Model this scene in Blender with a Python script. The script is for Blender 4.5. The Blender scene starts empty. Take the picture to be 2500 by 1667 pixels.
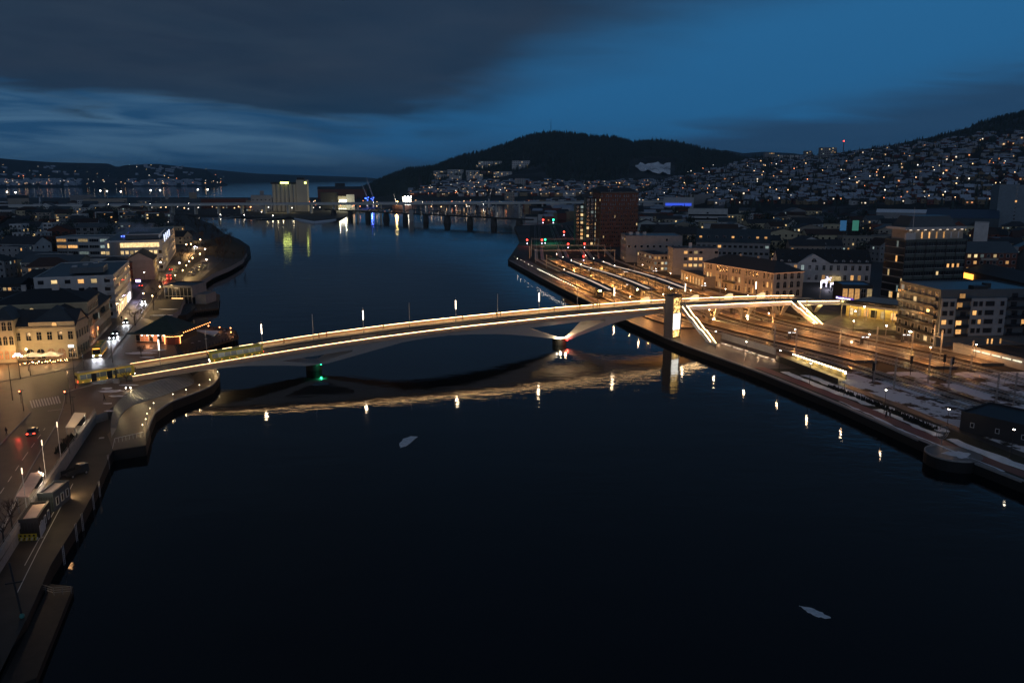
import bpy, math, random
from mathutils import Vector, Matrix, noise
rnd = random.Random(7)
SC = bpy.context.scene
COL = SC.collection
# ------------------------------------------------------------------ camera
F = 2000.0; PIT = math.radians(11.4); HC = 58.0
cam = bpy.data.cameras.new("camera"); camo = bpy.data.objects.new("camera", cam); COL.objects.link(camo)
cam.sensor_width = 36.0; cam.lens = 36.0 * F / 2500.0
cam.clip_start = 1.0; cam.clip_end = 60000.0
camo.location = (0, 0, HC); camo.rotation_euler = (math.pi / 2 - PIT, 0, 0)
SC.camera = camo
REL = []; GZ = 2.2; LZ = 4.2   # level of the quays and the yard; level of the west bank streets
# ------------------------------------------------------------------ exposure
SC.view_settings.view_transform = 'Standard'; SC.view_settings.look = 'None'
SC.view_settings.exposure = 0.0; SC.view_settings.gamma = 1.0
SC.view_settings.use_curve_mapping = False
SC.cycles.max_bounces = 4; SC.cycles.diffuse_bounces = 2; SC.cycles.glossy_bounces = 3
SC.cycles.transmission_bounces = 2; SC.cycles.volume_bounces = 0
SC.cycles.caustics_reflective = False; SC.cycles.caustics_refractive = False
SC.cycles.sample_clamp_indirect = 3.0; SC.cycles.use_light_tree = True
SC.cycles.use_denoising = True
# ------------------------------------------------------------------ world
ORD20 = 'first second third fourth fifth sixth seventh eighth ninth tenth eleventh twelfth thirteenth fourteenth fifteenth sixteenth seventeenth eighteenth nineteenth twentieth'.split(); ORD20 += ['twenty-' + q for q in ORD20[:9]] + ['thirtieth'] + ['thirty-' + q for q in ORD20[:9]]
W = bpy.data.worlds.new("World"); SC.world = W; W.use_nodes = True
nt = W.node_tree; nt.nodes.clear()
def nd(nt, t, **k):
    n = nt.nodes.new(t)
    for a, b in k.items():
        if a == 'ins':
            for i, v in b.items(): n.inputs[i].default_value = v
        else: setattr(n, a, b)
    return n
def mth(nt, op, a, b=None, c=None, clamp=False):
    n = nt.nodes.new('ShaderNodeMath'); n.operation = op; n.use_clamp = clamp
    for i, v in enumerate((a, b, c)):
        if v is None: continue
        if isinstance(v, (int, float)): n.inputs[i].default_value = v
        else: nt.links.new(v, n.inputs[i])
    return n.outputs[0]
def mixc(nt, fac, a, b, blend='MIX'):
    n = nt.nodes.new('ShaderNodeMix'); n.data_type = 'RGBA'; n.blend_type = blend
    for i, v in ((0, fac), (6, a), (7, b)):
        if isinstance(v, (int, float)): n.inputs[i].default_value = v
        elif isinstance(v, tuple): n.inputs[i].default_value = (*v, 1) if len(v) == 3 else v
        else: nt.links.new(v, n.inputs[i])
    return n.outputs[2]
tc = nd(nt, 'ShaderNodeTexCoord')
sep = nd(nt, 'ShaderNodeSeparateXYZ'); nt.links.new(tc.outputs['Generated'], sep.inputs[0])
X_, Y_, Z_ = sep.outputs
az = mth(nt, 'MULTIPLY', mth(nt, 'ARCTAN2', X_, Y_), 57.2958)
el = mth(nt, 'MULTIPLY', mth(nt, 'ARCSINE', Z_), 57.2958)
SUN_EL = math.radians(-4.0); SUN_ROT = math.radians(200)
sky = nd(nt, 'ShaderNodeTexSky', sky_type='NISHITA', sun_disc=False, sun_elevation=SUN_EL, sun_rotation=SUN_ROT,
         air_density=1.0, dust_density=0.4, ozone_density=6.0)
# twilight sky: the Nishita sky graded towards the blue hour
skyb = mixc(nt, 1.0, sky.outputs[0], (0.12, 0.3, 0.42), 'MULTIPLY')
g1 = mixc(nt, mth(nt, 'MULTIPLY', el, 1 / 11.0, clamp=True), (0.13, 0.84, 2.00), (0.155, 0.96, 2.22))
clear = mixc(nt, 1.0, skyb, g1, 'ADD')
# cloud coordinates: flat deck projected on a plane
dz = mth(nt, 'MAXIMUM', mth(nt, 'ADD', Z_, 0.10), 0.04)
cx = mth(nt, 'DIVIDE', X_, dz); cy = mth(nt, 'DIVIDE', Y_, dz)
cv = nd(nt, 'ShaderNodeCombineXYZ'); nt.links.new(cx, cv.inputs[0]); nt.links.new(cy, cv.inputs[1])
def nse(nt, vec, scale, detail=5, rough=0.55, w=None, dist=0.0):
    n = nd(nt, 'ShaderNodeTexNoise'); n.inputs['Scale'].default_value = scale; n.inputs['Detail'].default_value = detail
    n.inputs['Roughness'].default_value = rough; n.inputs['Distortion'].default_value = dist
    nt.links.new(vec, n.inputs['Vector']); return n.outputs['Fac']
n1 = nse(nt, cv.outputs[0], 0.6, 5, 0.5, dist=0.6)
n2 = nse(nt, cv.outputs[0], 1.3, 5, 0.55)
# streaks in azimuth/elevation
sv = nd(nt, 'ShaderNodeCombineXYZ')
nt.links.new(mth(nt, 'MULTIPLY', az, 0.09), sv.inputs[0]); nt.links.new(mth(nt, 'MULTIPLY', mth(nt, 'ADD', el, mth(nt, 'MULTIPLY', az, 0.05)), 0.75), sv.inputs[1])
n3 = nse(nt, sv.outputs[0], 1.05, 5, 0.5, dist=0.9)
# lower edge of the dark deck as a function of azimuth
fc = nd(nt, 'ShaderNodeFloatCurve')
azn = mth(nt, 'MULTIPLY_ADD', az, 1 / 120.0, 0.5, clamp=True)
nt.links.new(azn, fc.inputs['Value'])
cm = fc.mapping; cu = cm.curves[0]
pts = [(-60, 5.8), (-32, 5.3), (-20, 4.6), (-8, 3.6), (-3, 4.6), (3, 8.0), (10, 9.9), (19, 12.4), (32, 16.5), (60, 22)]
cu.points[0].location = ((-60 + 60) / 120, 5.8 / 25); cu.points[1].location = (1.0, 22 / 25)
for a, e in pts[1:-1]: cu.points.new((a + 60) / 120, e / 25)
cm.update()
edge = mth(nt, 'MULTIPLY', fc.outputs[0], 25.0)
soft = mth(nt, 'MULTIPLY_ADD', mth(nt, 'SMOOTH_MIN', az, 30.0, 1.0), 0.045, 2.1)
soft = mth(nt, 'MAXIMUM', soft, 0.9)
soft = mth(nt, 'ADD', soft, mth(nt, 'MULTIPLY', mth(nt, 'MULTIPLY_ADD', az, 1 / 8.0, 1.0, clamp=True), 5.0))
dd = mth(nt, 'SUBTRACT', mth(nt, 'ADD', el, mth(nt, 'MULTIPLY', mth(nt, 'ADD', mth(nt, 'SUBTRACT', n1, 0.5), mth(nt, 'MULTIPLY', mth(nt, 'SUBTRACT', n3, 0.5), 0.5)), 5.5)), edge)
dk = mth(nt, 'DIVIDE', mth(nt, 'ADD', dd, mth(nt, 'MULTIPLY', soft, 0.5)), soft, clamp=True)
dk = mth(nt, 'SMOOTHSTEP', 0.0, 1.0, dk) if False else mth(nt, 'MULTIPLY', mth(nt, 'MULTIPLY', dk, dk), mth(nt, 'SUBTRACT', 3.0, mth(nt, 'MULTIPLY', dk, 2.0)))
deck = mixc(nt, mth(nt, 'MULTIPLY', mth(nt, 'SUBTRACT', n2, 0.3), 2.5, clamp=True), (0.11, 0.22, 0.42), (0.185, 0.29, 0.49))
deck = mixc(nt, mth(nt, 'MULTIPLY', mth(nt, 'SUBTRACT', 6.5, el), 1 / 4.0, clamp=True), deck, (0.06, 0.25, 0.56))
hi = mth(nt, 'MULTIPLY', mth(nt, 'SUBTRACT', el, 9.0), 1 / 14.0, clamp=True)
deck = mixc(nt, hi, deck, (0.15, 0.21, 0.33))
# low clouds near the horizon
lo1 = mth(nt, 'SUBTRACT', 1.0, mth(nt, 'MULTIPLY', mth(nt, 'SUBTRACT', el, mth(nt, 'MULTIPLY', mth(nt, 'MAXIMUM', mth(nt, 'SUBTRACT', az, 14.0), 0.0), 0.24)), 1 / 4.2, clamp=True))
lowm = mth(nt, 'MULTIPLY', mth(nt, 'ADD', mth(nt, 'MULTIPLY', mth(nt, 'SUBTRACT', n3, 0.38), 3.0), mth(nt, 'MULTIPLY', lo1, 1.0)), lo1, clamp=True)
left = mth(nt, 'MULTIPLY', mth(nt, 'SUBTRACT', -4.0, az), 1 / 10.0, clamp=True)
lowm = mth(nt, 'MAXIMUM', lowm, mth(nt, 'MULTIPLY', left, 0.9))
lowc = mixc(nt, mth(nt, 'MULTIPLY', mth(nt, 'SUBTRACT', n3, 0.40), 4.5, clamp=True), (0.12, 0.48, 1.10), (0.44, 1.02, 1.75))
lowr = mixc(nt, n3, (0.12, 0.50, 1.15), (0.20, 0.68, 1.45))
lowc = mixc(nt, left, lowr, lowc)
# a bank of cloud over the right-hand hills, its top climbing to the right
bt = mth(nt, 'ADD', mth(nt, 'MULTIPLY_ADD', mth(nt, 'MAXIMUM', mth(nt, 'SUBTRACT', az, 8.0), 0.0), 0.16, 2.0), mth(nt, 'MULTIPLY', mth(nt, 'SUBTRACT', n3, 0.5), 3.0))
bank = mth(nt, 'MULTIPLY', mth(nt, 'MULTIPLY', mth(nt, 'ADD', mth(nt, 'SUBTRACT', bt, el), 0.7), 1 / 1.6, clamp=True), mth(nt, 'MULTIPLY_ADD', az, 1 / 8.0, 0.6, clamp=True))

hz = mth(nt, 'MULTIPLY', mth(nt, 'SUBTRACT', 2.2, el), 1 / 2.2, clamp=True)
lowc = mixc(nt, mth(nt, 'MULTIPLY', hz, 0.6), lowc, (0.08, 0.40, 1.0))
col = mixc(nt, lowm, clear, lowc)
col = mixc(nt, mth(nt, 'MULTIPLY', bank, 0.95), col, mixc(nt, n2, (0.10, 0.38, 0.88), (0.17, 0.50, 1.05)))
col = mixc(nt, mth(nt, 'MULTIPLY', dk, 0.93), col, deck)
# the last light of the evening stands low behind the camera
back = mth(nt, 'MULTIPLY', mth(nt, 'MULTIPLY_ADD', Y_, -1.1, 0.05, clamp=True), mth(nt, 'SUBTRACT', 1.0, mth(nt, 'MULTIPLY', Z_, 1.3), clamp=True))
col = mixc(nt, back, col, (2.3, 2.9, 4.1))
bg = nd(nt, 'ShaderNodeBackground'); bg.inputs['Strength'].default_value = 0.130
wo = nd(nt, 'ShaderNodeOutputWorld')
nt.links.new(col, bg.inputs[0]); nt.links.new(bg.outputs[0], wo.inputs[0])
W.cycles.sampling_method = 'MANUAL'; W.cycles.sample_map_resolution = 256
# weak, broad afterglow in place of a sun that has set
sl = bpy.data.lights.new("afterglow", 'SUN'); sl.energy = 0.012; sl.angle = math.radians(60); sl.color = (0.6, 0.75, 1.0)
so = bpy.data.objects.new("afterglow", sl); COL.objects.link(so)
so.rotation_euler = (math.radians(50), 0, math.radians(20))

# ------------------------------------------------------------------ geometry helpers
def G(px, py, z=2.2):
    """point of the photograph -> place on the level z"""
    a = (px - 1250) / F; b = -(py - 833.5) / F
    dy = math.cos(PIT) + b * math.sin(PIT); dz = -math.sin(PIT) + b * math.cos(PIT)
    t = (z - HC) / dz
    return (a * t, dy * t)
def Gr(px, py, r):
    """place seen at (px, py) at ground distance r"""
    a = (px - 1250) / F; b = -(py - 833.5) / F
    dy = math.cos(PIT) + b * math.sin(PIT); dz = -math.sin(PIT) + b * math.cos(PIT)
    t = r / math.hypot(a, dy)
    return (a * t, dy * t, HC + dz * t)
def tab(t, x):
    if x <= t[0][0]: return t[0][1]
    for (a, va), (b, vb) in zip(t, t[1:]):
        if x <= b: return va + (vb - va) * (x - a) / (b - a)
    return t[-1][1]
def lerp(a, b, t): return a + (b - a) * t
class MB:
    def __init__(s): s.v = []; s.f = []; s.m = []
    def poly(s, pts, mi=0):
        n = len(s.v); s.v += [tuple(p) for p in pts]; s.f.append(tuple(range(n, n + len(pts)))); s.m.append(mi)
    def box(s, cx, cy, z0, sx, sy, h, rot=0.0, mi=0, taper=1.0):
        c, q = math.cos(rot), math.sin(rot); n = len(s.v)
        for zz, k in ((z0, 1.0), (z0 + h, taper)):
            for a, b in ((-1, -1), (1, -1), (1, 1), (-1, 1)):
                x, y = a * sx / 2 * k, b * sy / 2 * k
                s.v.append((cx + x * c - y * q, cy + x * q + y * c, zz))
        for f in ((3, 2, 1, 0), (4, 5, 6, 7), (0, 1, 5, 4), (1, 2, 6, 5), (2, 3, 7, 6), (3, 0, 4, 7)):
            s.f.append(tuple(n + i for i in f)); s.m.append(mi)
        return s
    def prism(s, pts, z0, z1, mi=0, top=None):
        n = len(s.v); k = len(pts)
        s.v += [(p[0], p[1], z0) for p in pts] + [(p[0], p[1], z1) for p in pts]
        s.f.append(tuple(n + i for i in reversed(range(k)))); s.m.append(mi)
        s.f.append(tuple(n + k + i for i in range(k))); s.m.append(mi if top is None else top)
        for i in range(k):
            j = (i + 1) % k; s.f.append((n + i, n + j, n + k + j, n + k + i)); s.m.append(mi)
        return s
    def beam(s, p, q, w, h=None, mi=0):
        """square bar from p to q"""
        h = h or w; p = Vector(p); q = Vector(q); d = (q - p)
        if d.length < 1e-6: return s
        d.normalize(); up = Vector((0, 0, 1))
        if abs(d.z) > 0.95: up = Vector((0, 1, 0))
        sd = d.cross(up).normalized(); u = sd.cross(d).normalized(); n = len(s.v)
        for o in (p, q):
            for a, b in ((-1, -1), (1, -1), (1, 1), (-1, 1)):
                s.v.append(tuple(o + sd * a * w / 2 + u * b * h / 2))
        for f in ((3, 2, 1, 0), (4, 5, 6, 7), (0, 1, 5, 4), (1, 2, 6, 5), (2, 3, 7, 6), (3, 0, 4, 7)):
            s.f.append(tuple(n + i for i in f)); s.m.append(mi)
        return s
    def cyl(s, p, q, r0, r1=None, n=8, mi=0, caps=True):
        r1 = r0 if r1 is None else r1; p = Vector(p); q = Vector(q); d = (q - p).normalized()
        up = Vector((0, 0, 1)) if abs(d.z) < 0.95 else Vector((1, 0, 0))
        a = d.cross(up).normalized(); b = d.cross(a); k = len(s.v)
        for o, r in ((p, r0), (q, r1)):
            for i in range(n):
                t = 2 * math.pi * i / n; s.v.append(tuple(o + a * math.cos(t) * r + b * math.sin(t) * r))
        for i in range(n):
            j = (i + 1) % n; s.f.append((k + i, k + j, k + n + j, k + n + i)); s.m.append(mi)
        if caps:
            s.f.append(tuple(k + i for i in reversed(range(n)))); s.m.append(mi)
            s.f.append(tuple(k + n + i for i in range(n))); s.m.append(mi)
        return s
    def ball(s, c, r, mi=0, rings=4, n=6, sq=(1, 1, 1)):
        k = len(s.v); s.v.append((c[0], c[1], c[2] - r * sq[2]))
        for i in range(1, rings):
            t = math.pi * i / rings
            for j in range(n):
                a = 2 * math.pi * j / n
                s.v.append((c[0] + r * sq[0] * math.sin(t) * math.cos(a), c[1] + r * sq[1] * math.sin(t) * math.sin(a), c[2] - r * sq[2] * math.cos(t)))
        s.v.append((c[0], c[1], c[2] + r * sq[2])); e = len(s.v) - 1
        for j in range(n):
            s.f.append((k, k + 1 + (j + 1) % n, k + 1 + j)); s.m.append(mi)
            for i in range(rings - 2):
                a = k + 1 + i * n; s.f.append((a + j, a + (j + 1) % n, a + n + (j + 1) % n, a + n + j)); s.m.append(mi)
            a = k + 1 + (rings - 2) * n; s.f.append((a + j, a + (j + 1) % n, e)); s.m.append(mi)
        return s
    def strip(s, A, B, mi=0):
        """ribbon between two lists of points"""
        k = len(s.v); n = len(A); s.v += [tuple(p) for p in A] + [tuple(p) for p in B]
        for i in range(n - 1):
            s.f.append((k + i, k + i + 1, k + n + i + 1, k + n + i)); s.m.append(mi)
        return s
    def tube(s, sections, mi=0, caps=True):
        """loft through equal closed sections"""
        k = len(s.v); n = len(sections[0])
        for sec in sections: s.v += [tuple(p) for p in sec]
        for a in range(len(sections) - 1):
            for i in range(n):
                j = (i + 1) % n; o = k + a * n
                s.f.append((o + i, o + j, o + n + j, o + n + i)); s.m.append(mi)
        if caps:
            s.f.append(tuple(k + i for i in reversed(range(n)))); s.m.append(mi)
            o = k + (len(sections) - 1) * n; s.f.append(tuple(o + i for i in range(n))); s.m.append(mi)
        return s
    def mesh(s, name, mats, smooth=False):
        me = bpy.data.meshes.new(name); me.from_pydata(s.v, [], s.f)
        mats = mats if isinstance(mats, (list, tuple)) else [mats]
        for m in mats: me.materials.append(m)
        if len(mats) > 1: me.polygons.foreach_set('material_index', s.m)
        if smooth: me.polygons.foreach_set('use_smooth', [True] * len(me.polygons))
        me.update(); return me
    def build(s, name, mats, parent=None, world=False, smooth=False, kind=None, label=None):
        return add(name, s.mesh(name, mats, smooth), parent, world, kind, label)
def add(name, me, parent=None, world=False, kind=None, label=None):
    o = bpy.data.objects.new(name, me); COL.objects.link(o)
    if parent is not None:
        o.parent = parent
        if world: o.matrix_parent_inverse = pmat(parent).inverted()
    if kind: o['kind'] = kind
    if label: o['label'] = label
    return o
def pmat(p):
    m = Matrix.Translation(p.location) @ p.rotation_euler.to_matrix().to_4x4()
    return m
def thing(name, label, cat, loc=(0, 0, 0), rz=0.0, group=None):
    o = bpy.data.objects.new(name, None); COL.objects.link(o); o.location = loc; o.rotation_euler = (0, 0, rz)
    o.empty_display_size = 0.5
    return tag(o, label, cat, group)
def tag(o, label, cat, group=None):
    o['label'] = label; o['category'] = cat
    if group: o['group'] = group
    return o
KIDS = {}
def copy_thing(src, loc, rz, label=None, group=None):
    r = src.copy(); COL.objects.link(r); r.location = loc; r.rotation_euler = (0, 0, rz)
    if label: r['label'] = label
    if group: r['group'] = group
    if src.name not in KIDS: KIDS[src.name] = list(src.children)
    for ch in KIDS[src.name]:
        c = ch.copy(); COL.objects.link(c); c.parent = r
        if ch.name not in KIDS: KIDS[ch.name] = list(ch.children)
        for g in KIDS[ch.name]:
            e = g.copy(); COL.objects.link(e); e.parent = c
    return r
# ------------------------------------------------------------------ materials
def M(name, c, rough=0.8, metal=0.0, var=0.0, vs=0.5, bump=0.0, bs=2.0, c2=None, spec=0.4, th=None, coat=0.0):
    m = bpy.data.materials.new(name); m.use_nodes = True; t = m.node_tree; b = t.nodes['Principled BSDF']
    b.inputs['Base Color'].default_value = (*c, 1); b.inputs['Roughness'].default_value = rough
    b.inputs['Metallic'].default_value = metal; b.inputs['Specular IOR Level'].default_value = spec
    if coat: b.inputs['Coat Weight'].default_value = coat; b.inputs['Coat Roughness'].default_value = 0.08
    if var or c2 or bump:
        tcn = t.nodes.new('ShaderNodeTexCoord'); v = tcn.outputs['Object']
    if var or c2:
        n = nse(t, v, vs, 6, 0.6)
        if c2:
            lo, hi_ = th or (0.45, 0.55)
            f = mth(t, 'DIVIDE', mth(t, 'SUBTRACT', n, lo), hi_ - lo, clamp=True)
            cc = mixc(t, f, c, c2)
        else:
            f = mth(t, 'MULTIPLY_ADD', mth(t, 'SUBTRACT', n, 0.5), 2.0 * var * 2, 1.0)
            cc = mixc(t, 1.0, c, f, 'MULTIPLY')
        t.links.new(cc, b.inputs['Base Color'])
    if bump:
        bn = t.nodes.new('ShaderNodeBump'); bn.inputs['Strength'].default_value = bump; bn.inputs['Distance'].default_value = 0.1
        t.links.new(nse(t, v, bs, 5, 0.6), bn.inputs['Height']); t.links.new(bn.outputs[0], b.inputs['Normal'])
    return m
def EM(name, c, s, vary=0.0, sample=False):
    m = bpy.data.materials.new(name); m.use_nodes = True; t = m.node_tree; b = t.nodes['Principled BSDF']
    b.inputs['Base Color'].default_value = (0.02, 0.02, 0.02, 1); b.inputs['Roughness'].default_value = 0.3
    b.inputs['Emission Color'].default_value = (*c, 1); b.inputs['Emission Strength'].default_value = s
    if vary:
        oi = t.nodes.new('ShaderNodeObjectInfo'); tcn = t.nodes.new('ShaderNodeTexCoord')
        n = nse(t, tcn.outputs['Object'], 0.9, 3, 0.6)
        f = mth(t, 'MULTIPLY', mth(t, 'MULTIPLY_ADD', oi.outputs['Random'], vary * s * 1.6, s * (1 - vary)), mth(t, 'MULTIPLY_ADD', n, 2.2, -0.1))
        t.links.new(f, b.inputs['Emission Strength'])
    if not sample: m.cycles.emission_sampling = 'NONE'
    return m
def RM(name, c, rough, amt=0.25, noise_s=0.35, bump=0.0, spec=0.4):
    """material whose shade differs a little from object to object"""
    m = bpy.data.materials.new(name); m.use_nodes = True; t = m.node_tree; b = t.nodes['Principled BSDF']
    oi = t.nodes.new('ShaderNodeObjectInfo'); tcn = t.nodes.new('ShaderNodeTexCoord')
    n = nse(t, tcn.outputs['Object'], noise_s, 6, 0.65)
    f = mth(t, 'MULTIPLY', mth(t, 'MULTIPLY_ADD', oi.outputs['Random'], 2 * amt, 1 - amt), mth(t, 'MULTIPLY_ADD', n, 0.7, 0.65))
    t.links.new(mixc(t, 1.0, c, f, 'MULTIPLY'), b.inputs['Base Color']); b.inputs['Roughness'].default_value = rough
    b.inputs['Specular IOR Level'].default_value = spec
    return m
m_asph = M('wet_asphalt', (0.045, 0.043, 0.042), 0.5, var=0.35, vs=0.25, bump=0.5, bs=6, spec=0.5)
m_paint = M('road_paint', (0.6, 0.6, 0.58), 0.6, var=0.2, vs=2)
m_paving = M('wet_paving', (0.11, 0.08, 0.062), 0.5, var=0.25, vs=0.4, bump=0.25, bs=3, spec=0.5)
m_paving2 = M('grey_paving', (0.14, 0.135, 0.13), 0.45, var=0.25, vs=0.3, bump=0.2, bs=3)
m_redpath = M('red_asphalt', (0.20, 0.065, 0.045), 0.55, var=0.2, vs=0.6)
m_granite = M('granite', (0.27, 0.26, 0.25), 0.6, var=0.2, vs=1.2)
m_conc = M('concrete', (0.34, 0.34, 0.33), 0.75, var=0.12, vs=0.6)
m_white_steel = M('white_bridge_steel', (0.74, 0.75, 0.74), 0.5, var=0.06, vs=0.15)
m_dark = M('dark_metal', (0.02, 0.02, 0.022), 0.5)
m_black = M('matt_black', (0.008, 0.008, 0.009), 0.6)
m_steel = M('galvanised_steel', (0.32, 0.33, 0.34), 0.4, metal=0.7)
m_quay = M('wet_quay_wall', (0.009, 0.0085, 0.008), 0.7, var=0.3, vs=0.6)
m_snow = M('old_snow', (0.78, 0.80, 0.84), 0.8, var=0.15, vs=0.7, bump=0.4, bs=1.0)
m_snowp = M('patchy_snow', (0.030, 0.030, 0.022), 0.9, c2=(0.55, 0.58, 0.62), vs=0.22, th=(0.50, 0.55))
m_ballast = M('ballast', (0.030, 0.021, 0.016), 0.9, var=0.5, vs=1.5, bump=0.8, bs=5)
m_ballsnow = M('snowy_ballast', (0.030, 0.028, 0.028), 0.9, c2=(0.78, 0.80, 0.84), vs=0.10, th=(0.45, 0.50))
m_ground = M('town_ground', (0.035, 0.035, 0.036), 0.75, c2=(0.07, 0.07, 0.075), vs=0.02, th=(0.4, 0.7))
m_grass = M('winter_grass', (0.035, 0.032, 0.018), 0.95, var=0.4, vs=0.5)
m_rail = M('rail_steel', (0.6, 0.56, 0.52), 0.3, metal=0.9)
m_wood = M('dark_timber', (0.045, 0.032, 0.024), 0.6, var=0.3, vs=1.0)
m_glassd = M('dark_glass', (0.012, 0.016, 0.022), 0.12, spec=0.8)
m_frame = M('white_frame', (0.5, 0.5, 0.5), 0.5)
m_frameD = M('dark_frame', (0.05, 0.05, 0.055), 0.5)
m_foliage = M('bare_twigs', (0.05, 0.035, 0.028), 0.9, var=0.4, vs=2)
m_conifer = M('conifer', (0.035, 0.050, 0.045), 0.9, var=0.5, vs=0.4)
e_led = EM('led_warm', (1.0, 0.62, 0.28), 7.0, sample=True)
_t = e_led.node_tree; _g = _t.nodes.new('ShaderNodeNewGeometry'); _s = _t.nodes.new('ShaderNodeSeparateXYZ'); _t.links.new(_g.outputs['Position'], _s.inputs[0])
_t.links.new(mth(_t, 'MULTIPLY_ADD', mth(_t, 'MULTIPLY_ADD', _s.outputs[0], 1 / 110.0, 1.0, clamp=True), 16.0, 4.5), _t.nodes['Principled BSDF'].inputs['Emission Strength'])
e_lamp = EM('lamp_warm', (1.0, 0.60, 0.26), 30.0)
e_lampw = EM('lamp_white', (1.0, 0.88, 0.72), 30.0)
e_win = EM('lit_window_warm', (1.0, 0.50, 0.16), 0.9, 0.7)
e_win2 = EM('lit_window_pale', (1.0, 0.70, 0.32), 0.9, 0.7)
e_win3 = EM('lit_window_cool', (0.7, 0.9, 0.85), 0.28, 0.7)
e_red = EM('lamp_red', (1.0, 0.03, 0.02), 14.0)
e_green = EM('lamp_green', (0.02, 1.0, 0.35), 12.0)
e_head = EM('headlamp', (0.85, 0.88, 1.0), 25.0)
PW = 4.0
def point(name, loc, power, col=(1.0, 0.62, 0.30), r=0.25, parent=None, spot=None, rot=None):
    l = bpy.data.lights.new(name, 'SPOT' if spot else 'POINT'); l.energy = power * PW; l.color = col; l.shadow_soft_size = r
    if spot: l.spot_size = math.radians(spot); l.spot_blend = 0.5
    o = bpy.data.objects.new(name, l); COL.objects.link(o); o.location = loc
    if rot: o.rotation_euler = rot
    if parent is not None:
        o.parent = parent
    return o
# ------------------------------------------------------------------ water
GZ = 2.2
wm = bpy.data.materials.new('river_water'); wm.use_nodes = True; t = wm.node_tree; b = t.nodes['Principled BSDF']
b.inputs['Base Color'].default_value = (0.002, 0.004, 0.006, 1); b.inputs['Roughness'].default_value = 0.045; b.inputs['IOR'].default_value = 1.333
tcn = t.nodes.new('ShaderNodeTexCoord')
mp = t.nodes.new('ShaderNodeMapping'); mp.inputs['Scale'].default_value = (0.55, 1.0, 1.0); mp.inputs['Rotation'].default_value = (0, 0, 0.25)
t.links.new(tcn.outputs['Object'], mp.inputs[0])
h1 = nse(t, mp.outputs[0], 0.55, 3, 0.55, dist=0.3); h2 = nse(t, mp.outputs[0], 0.09, 3, 0.6)
# calm and ruffled areas of the river
rf = nse(t, tcn.outputs['Object'], 0.006, 3, 0.5)
amp = mth(t, 'MULTIPLY_ADD', mth(t, 'MULTIPLY', mth(t, 'SUBTRACT', rf, 0.42), 5.0, clamp=True), 0.95, 0.25)
hh = mth(t, 'ADD', mth(t, 'MULTIPLY', mth(t, 'MULTIPLY', h1, amp), 0.042), mth(t, 'MULTIPLY', h2, 0.11))
bn = t.nodes.new('ShaderNodeBump'); bn.inputs['Strength'].default_value = 1.0; bn.inputs['Distance'].default_value = 1.0
t.links.new(hh, bn.inputs['Height']); t.links.new(bn.outputs[0], b.inputs['Normal'])
mb = MB(); mb.poly([(-16000, -300, 0), (16000, -300, 0), (16000, 26000, 0), (-16000, 26000, 0)])
mb.build('water', wm, kind='structure')

# ------------------------------------------------------------------ shoreline of the east bank as a function of Y
SH = [(60, 128), (100, 112), (144.5, 95.4), (165.6, 88.6), (198.5, 81.6), (233.9, 71.5), (277, 56), (320, 45), (366, 35.5), (420, 24), (473, 13.5), (558.7, -2.8)]
def S(y): return tab(SH, y)
def sm(a, b, x):
    t = min(1, max(0, (x - a) / (b - a))); return t * t * (3 - 2 * t)
def off(dx, y):
    """place of a line dx metres inland of the quay; the yard widens towards the camera and narrows far off"""
    s = S(min(y, 558))
    if y > 558: s += -0.02 * (y - 558)
    return s + dx + 12 * sm(330, 240, y) + (y > 520) * (y - 520) * 0.045
def ex(o, z0, pts, mat, z1, name='x'): pass
# right bank
east = [(S(y), y) for y, _ in SH] + [G(1271, 588), G(1256, 552)]
east_poly = east + [(60, 1000), (135, 1250), (330, 1700), (700, 3000), (2500, 9000), (9000, 9000), (9000, 60)]
mb = MB(); mb.prism([(x, y) for x, y in east_poly], -3, GZ, 1, 0); mb.build('ground', [m_ground, m_quay], kind='structure')
# left bank
west = [(-58, 60), G(64, 1513), G(123, 1380), G(196, 1263), G(233, 1193), G(267, 1114), G(275, 1100), G(355, 1088), G(365, 1045), G(379, 1010), G(421, 981), G(477, 960), G(519, 941), G(533, 924), G(536, 911), G(527, 900), G(505, 893),
        G(455, 872), G(440, 862), G(424, 846), (-149, 305), (-143, 318), G(455, 768), G(477, 752), G(470, 735), G(476, 706), G(483, 693), G(533, 662), G(598, 634), G(612, 617), G(609, 601), G(584, 584), G(547, 570), G(519, 547), G(477, 533), G(449, 524)]
west_poly = west + [(-560, 1130), (-640, 1270), (-2500, 1270), (-6000, 1200), (-6000, 60)]
mb = MB(); mb.prism(west_poly[::-1], -3, GZ, 1, 0); mb.build('ground', [m_ground, m_quay], kind='structure')
# harbour land in the middle distance
mid_poly = [G(560, 528, 1), G(640, 533, 1), G(710, 531, 1), G(767, 541, 1), G(830, 534, 1), G(860, 520, 1), G(960, 506, 1), G(985, 490, 1), G(1010, 476, 1), (-300, 2200), (-1000, 2250), (-1800, 2120), (-3200, 2050), (-3200, 1400), (-900, 1400)]
mb = MB(); mb.prism(mid_poly[::-1] if False else mid_poly, -3, 2.0, 0); mb.build('ground', [m_ground], kind='structure')
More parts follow.
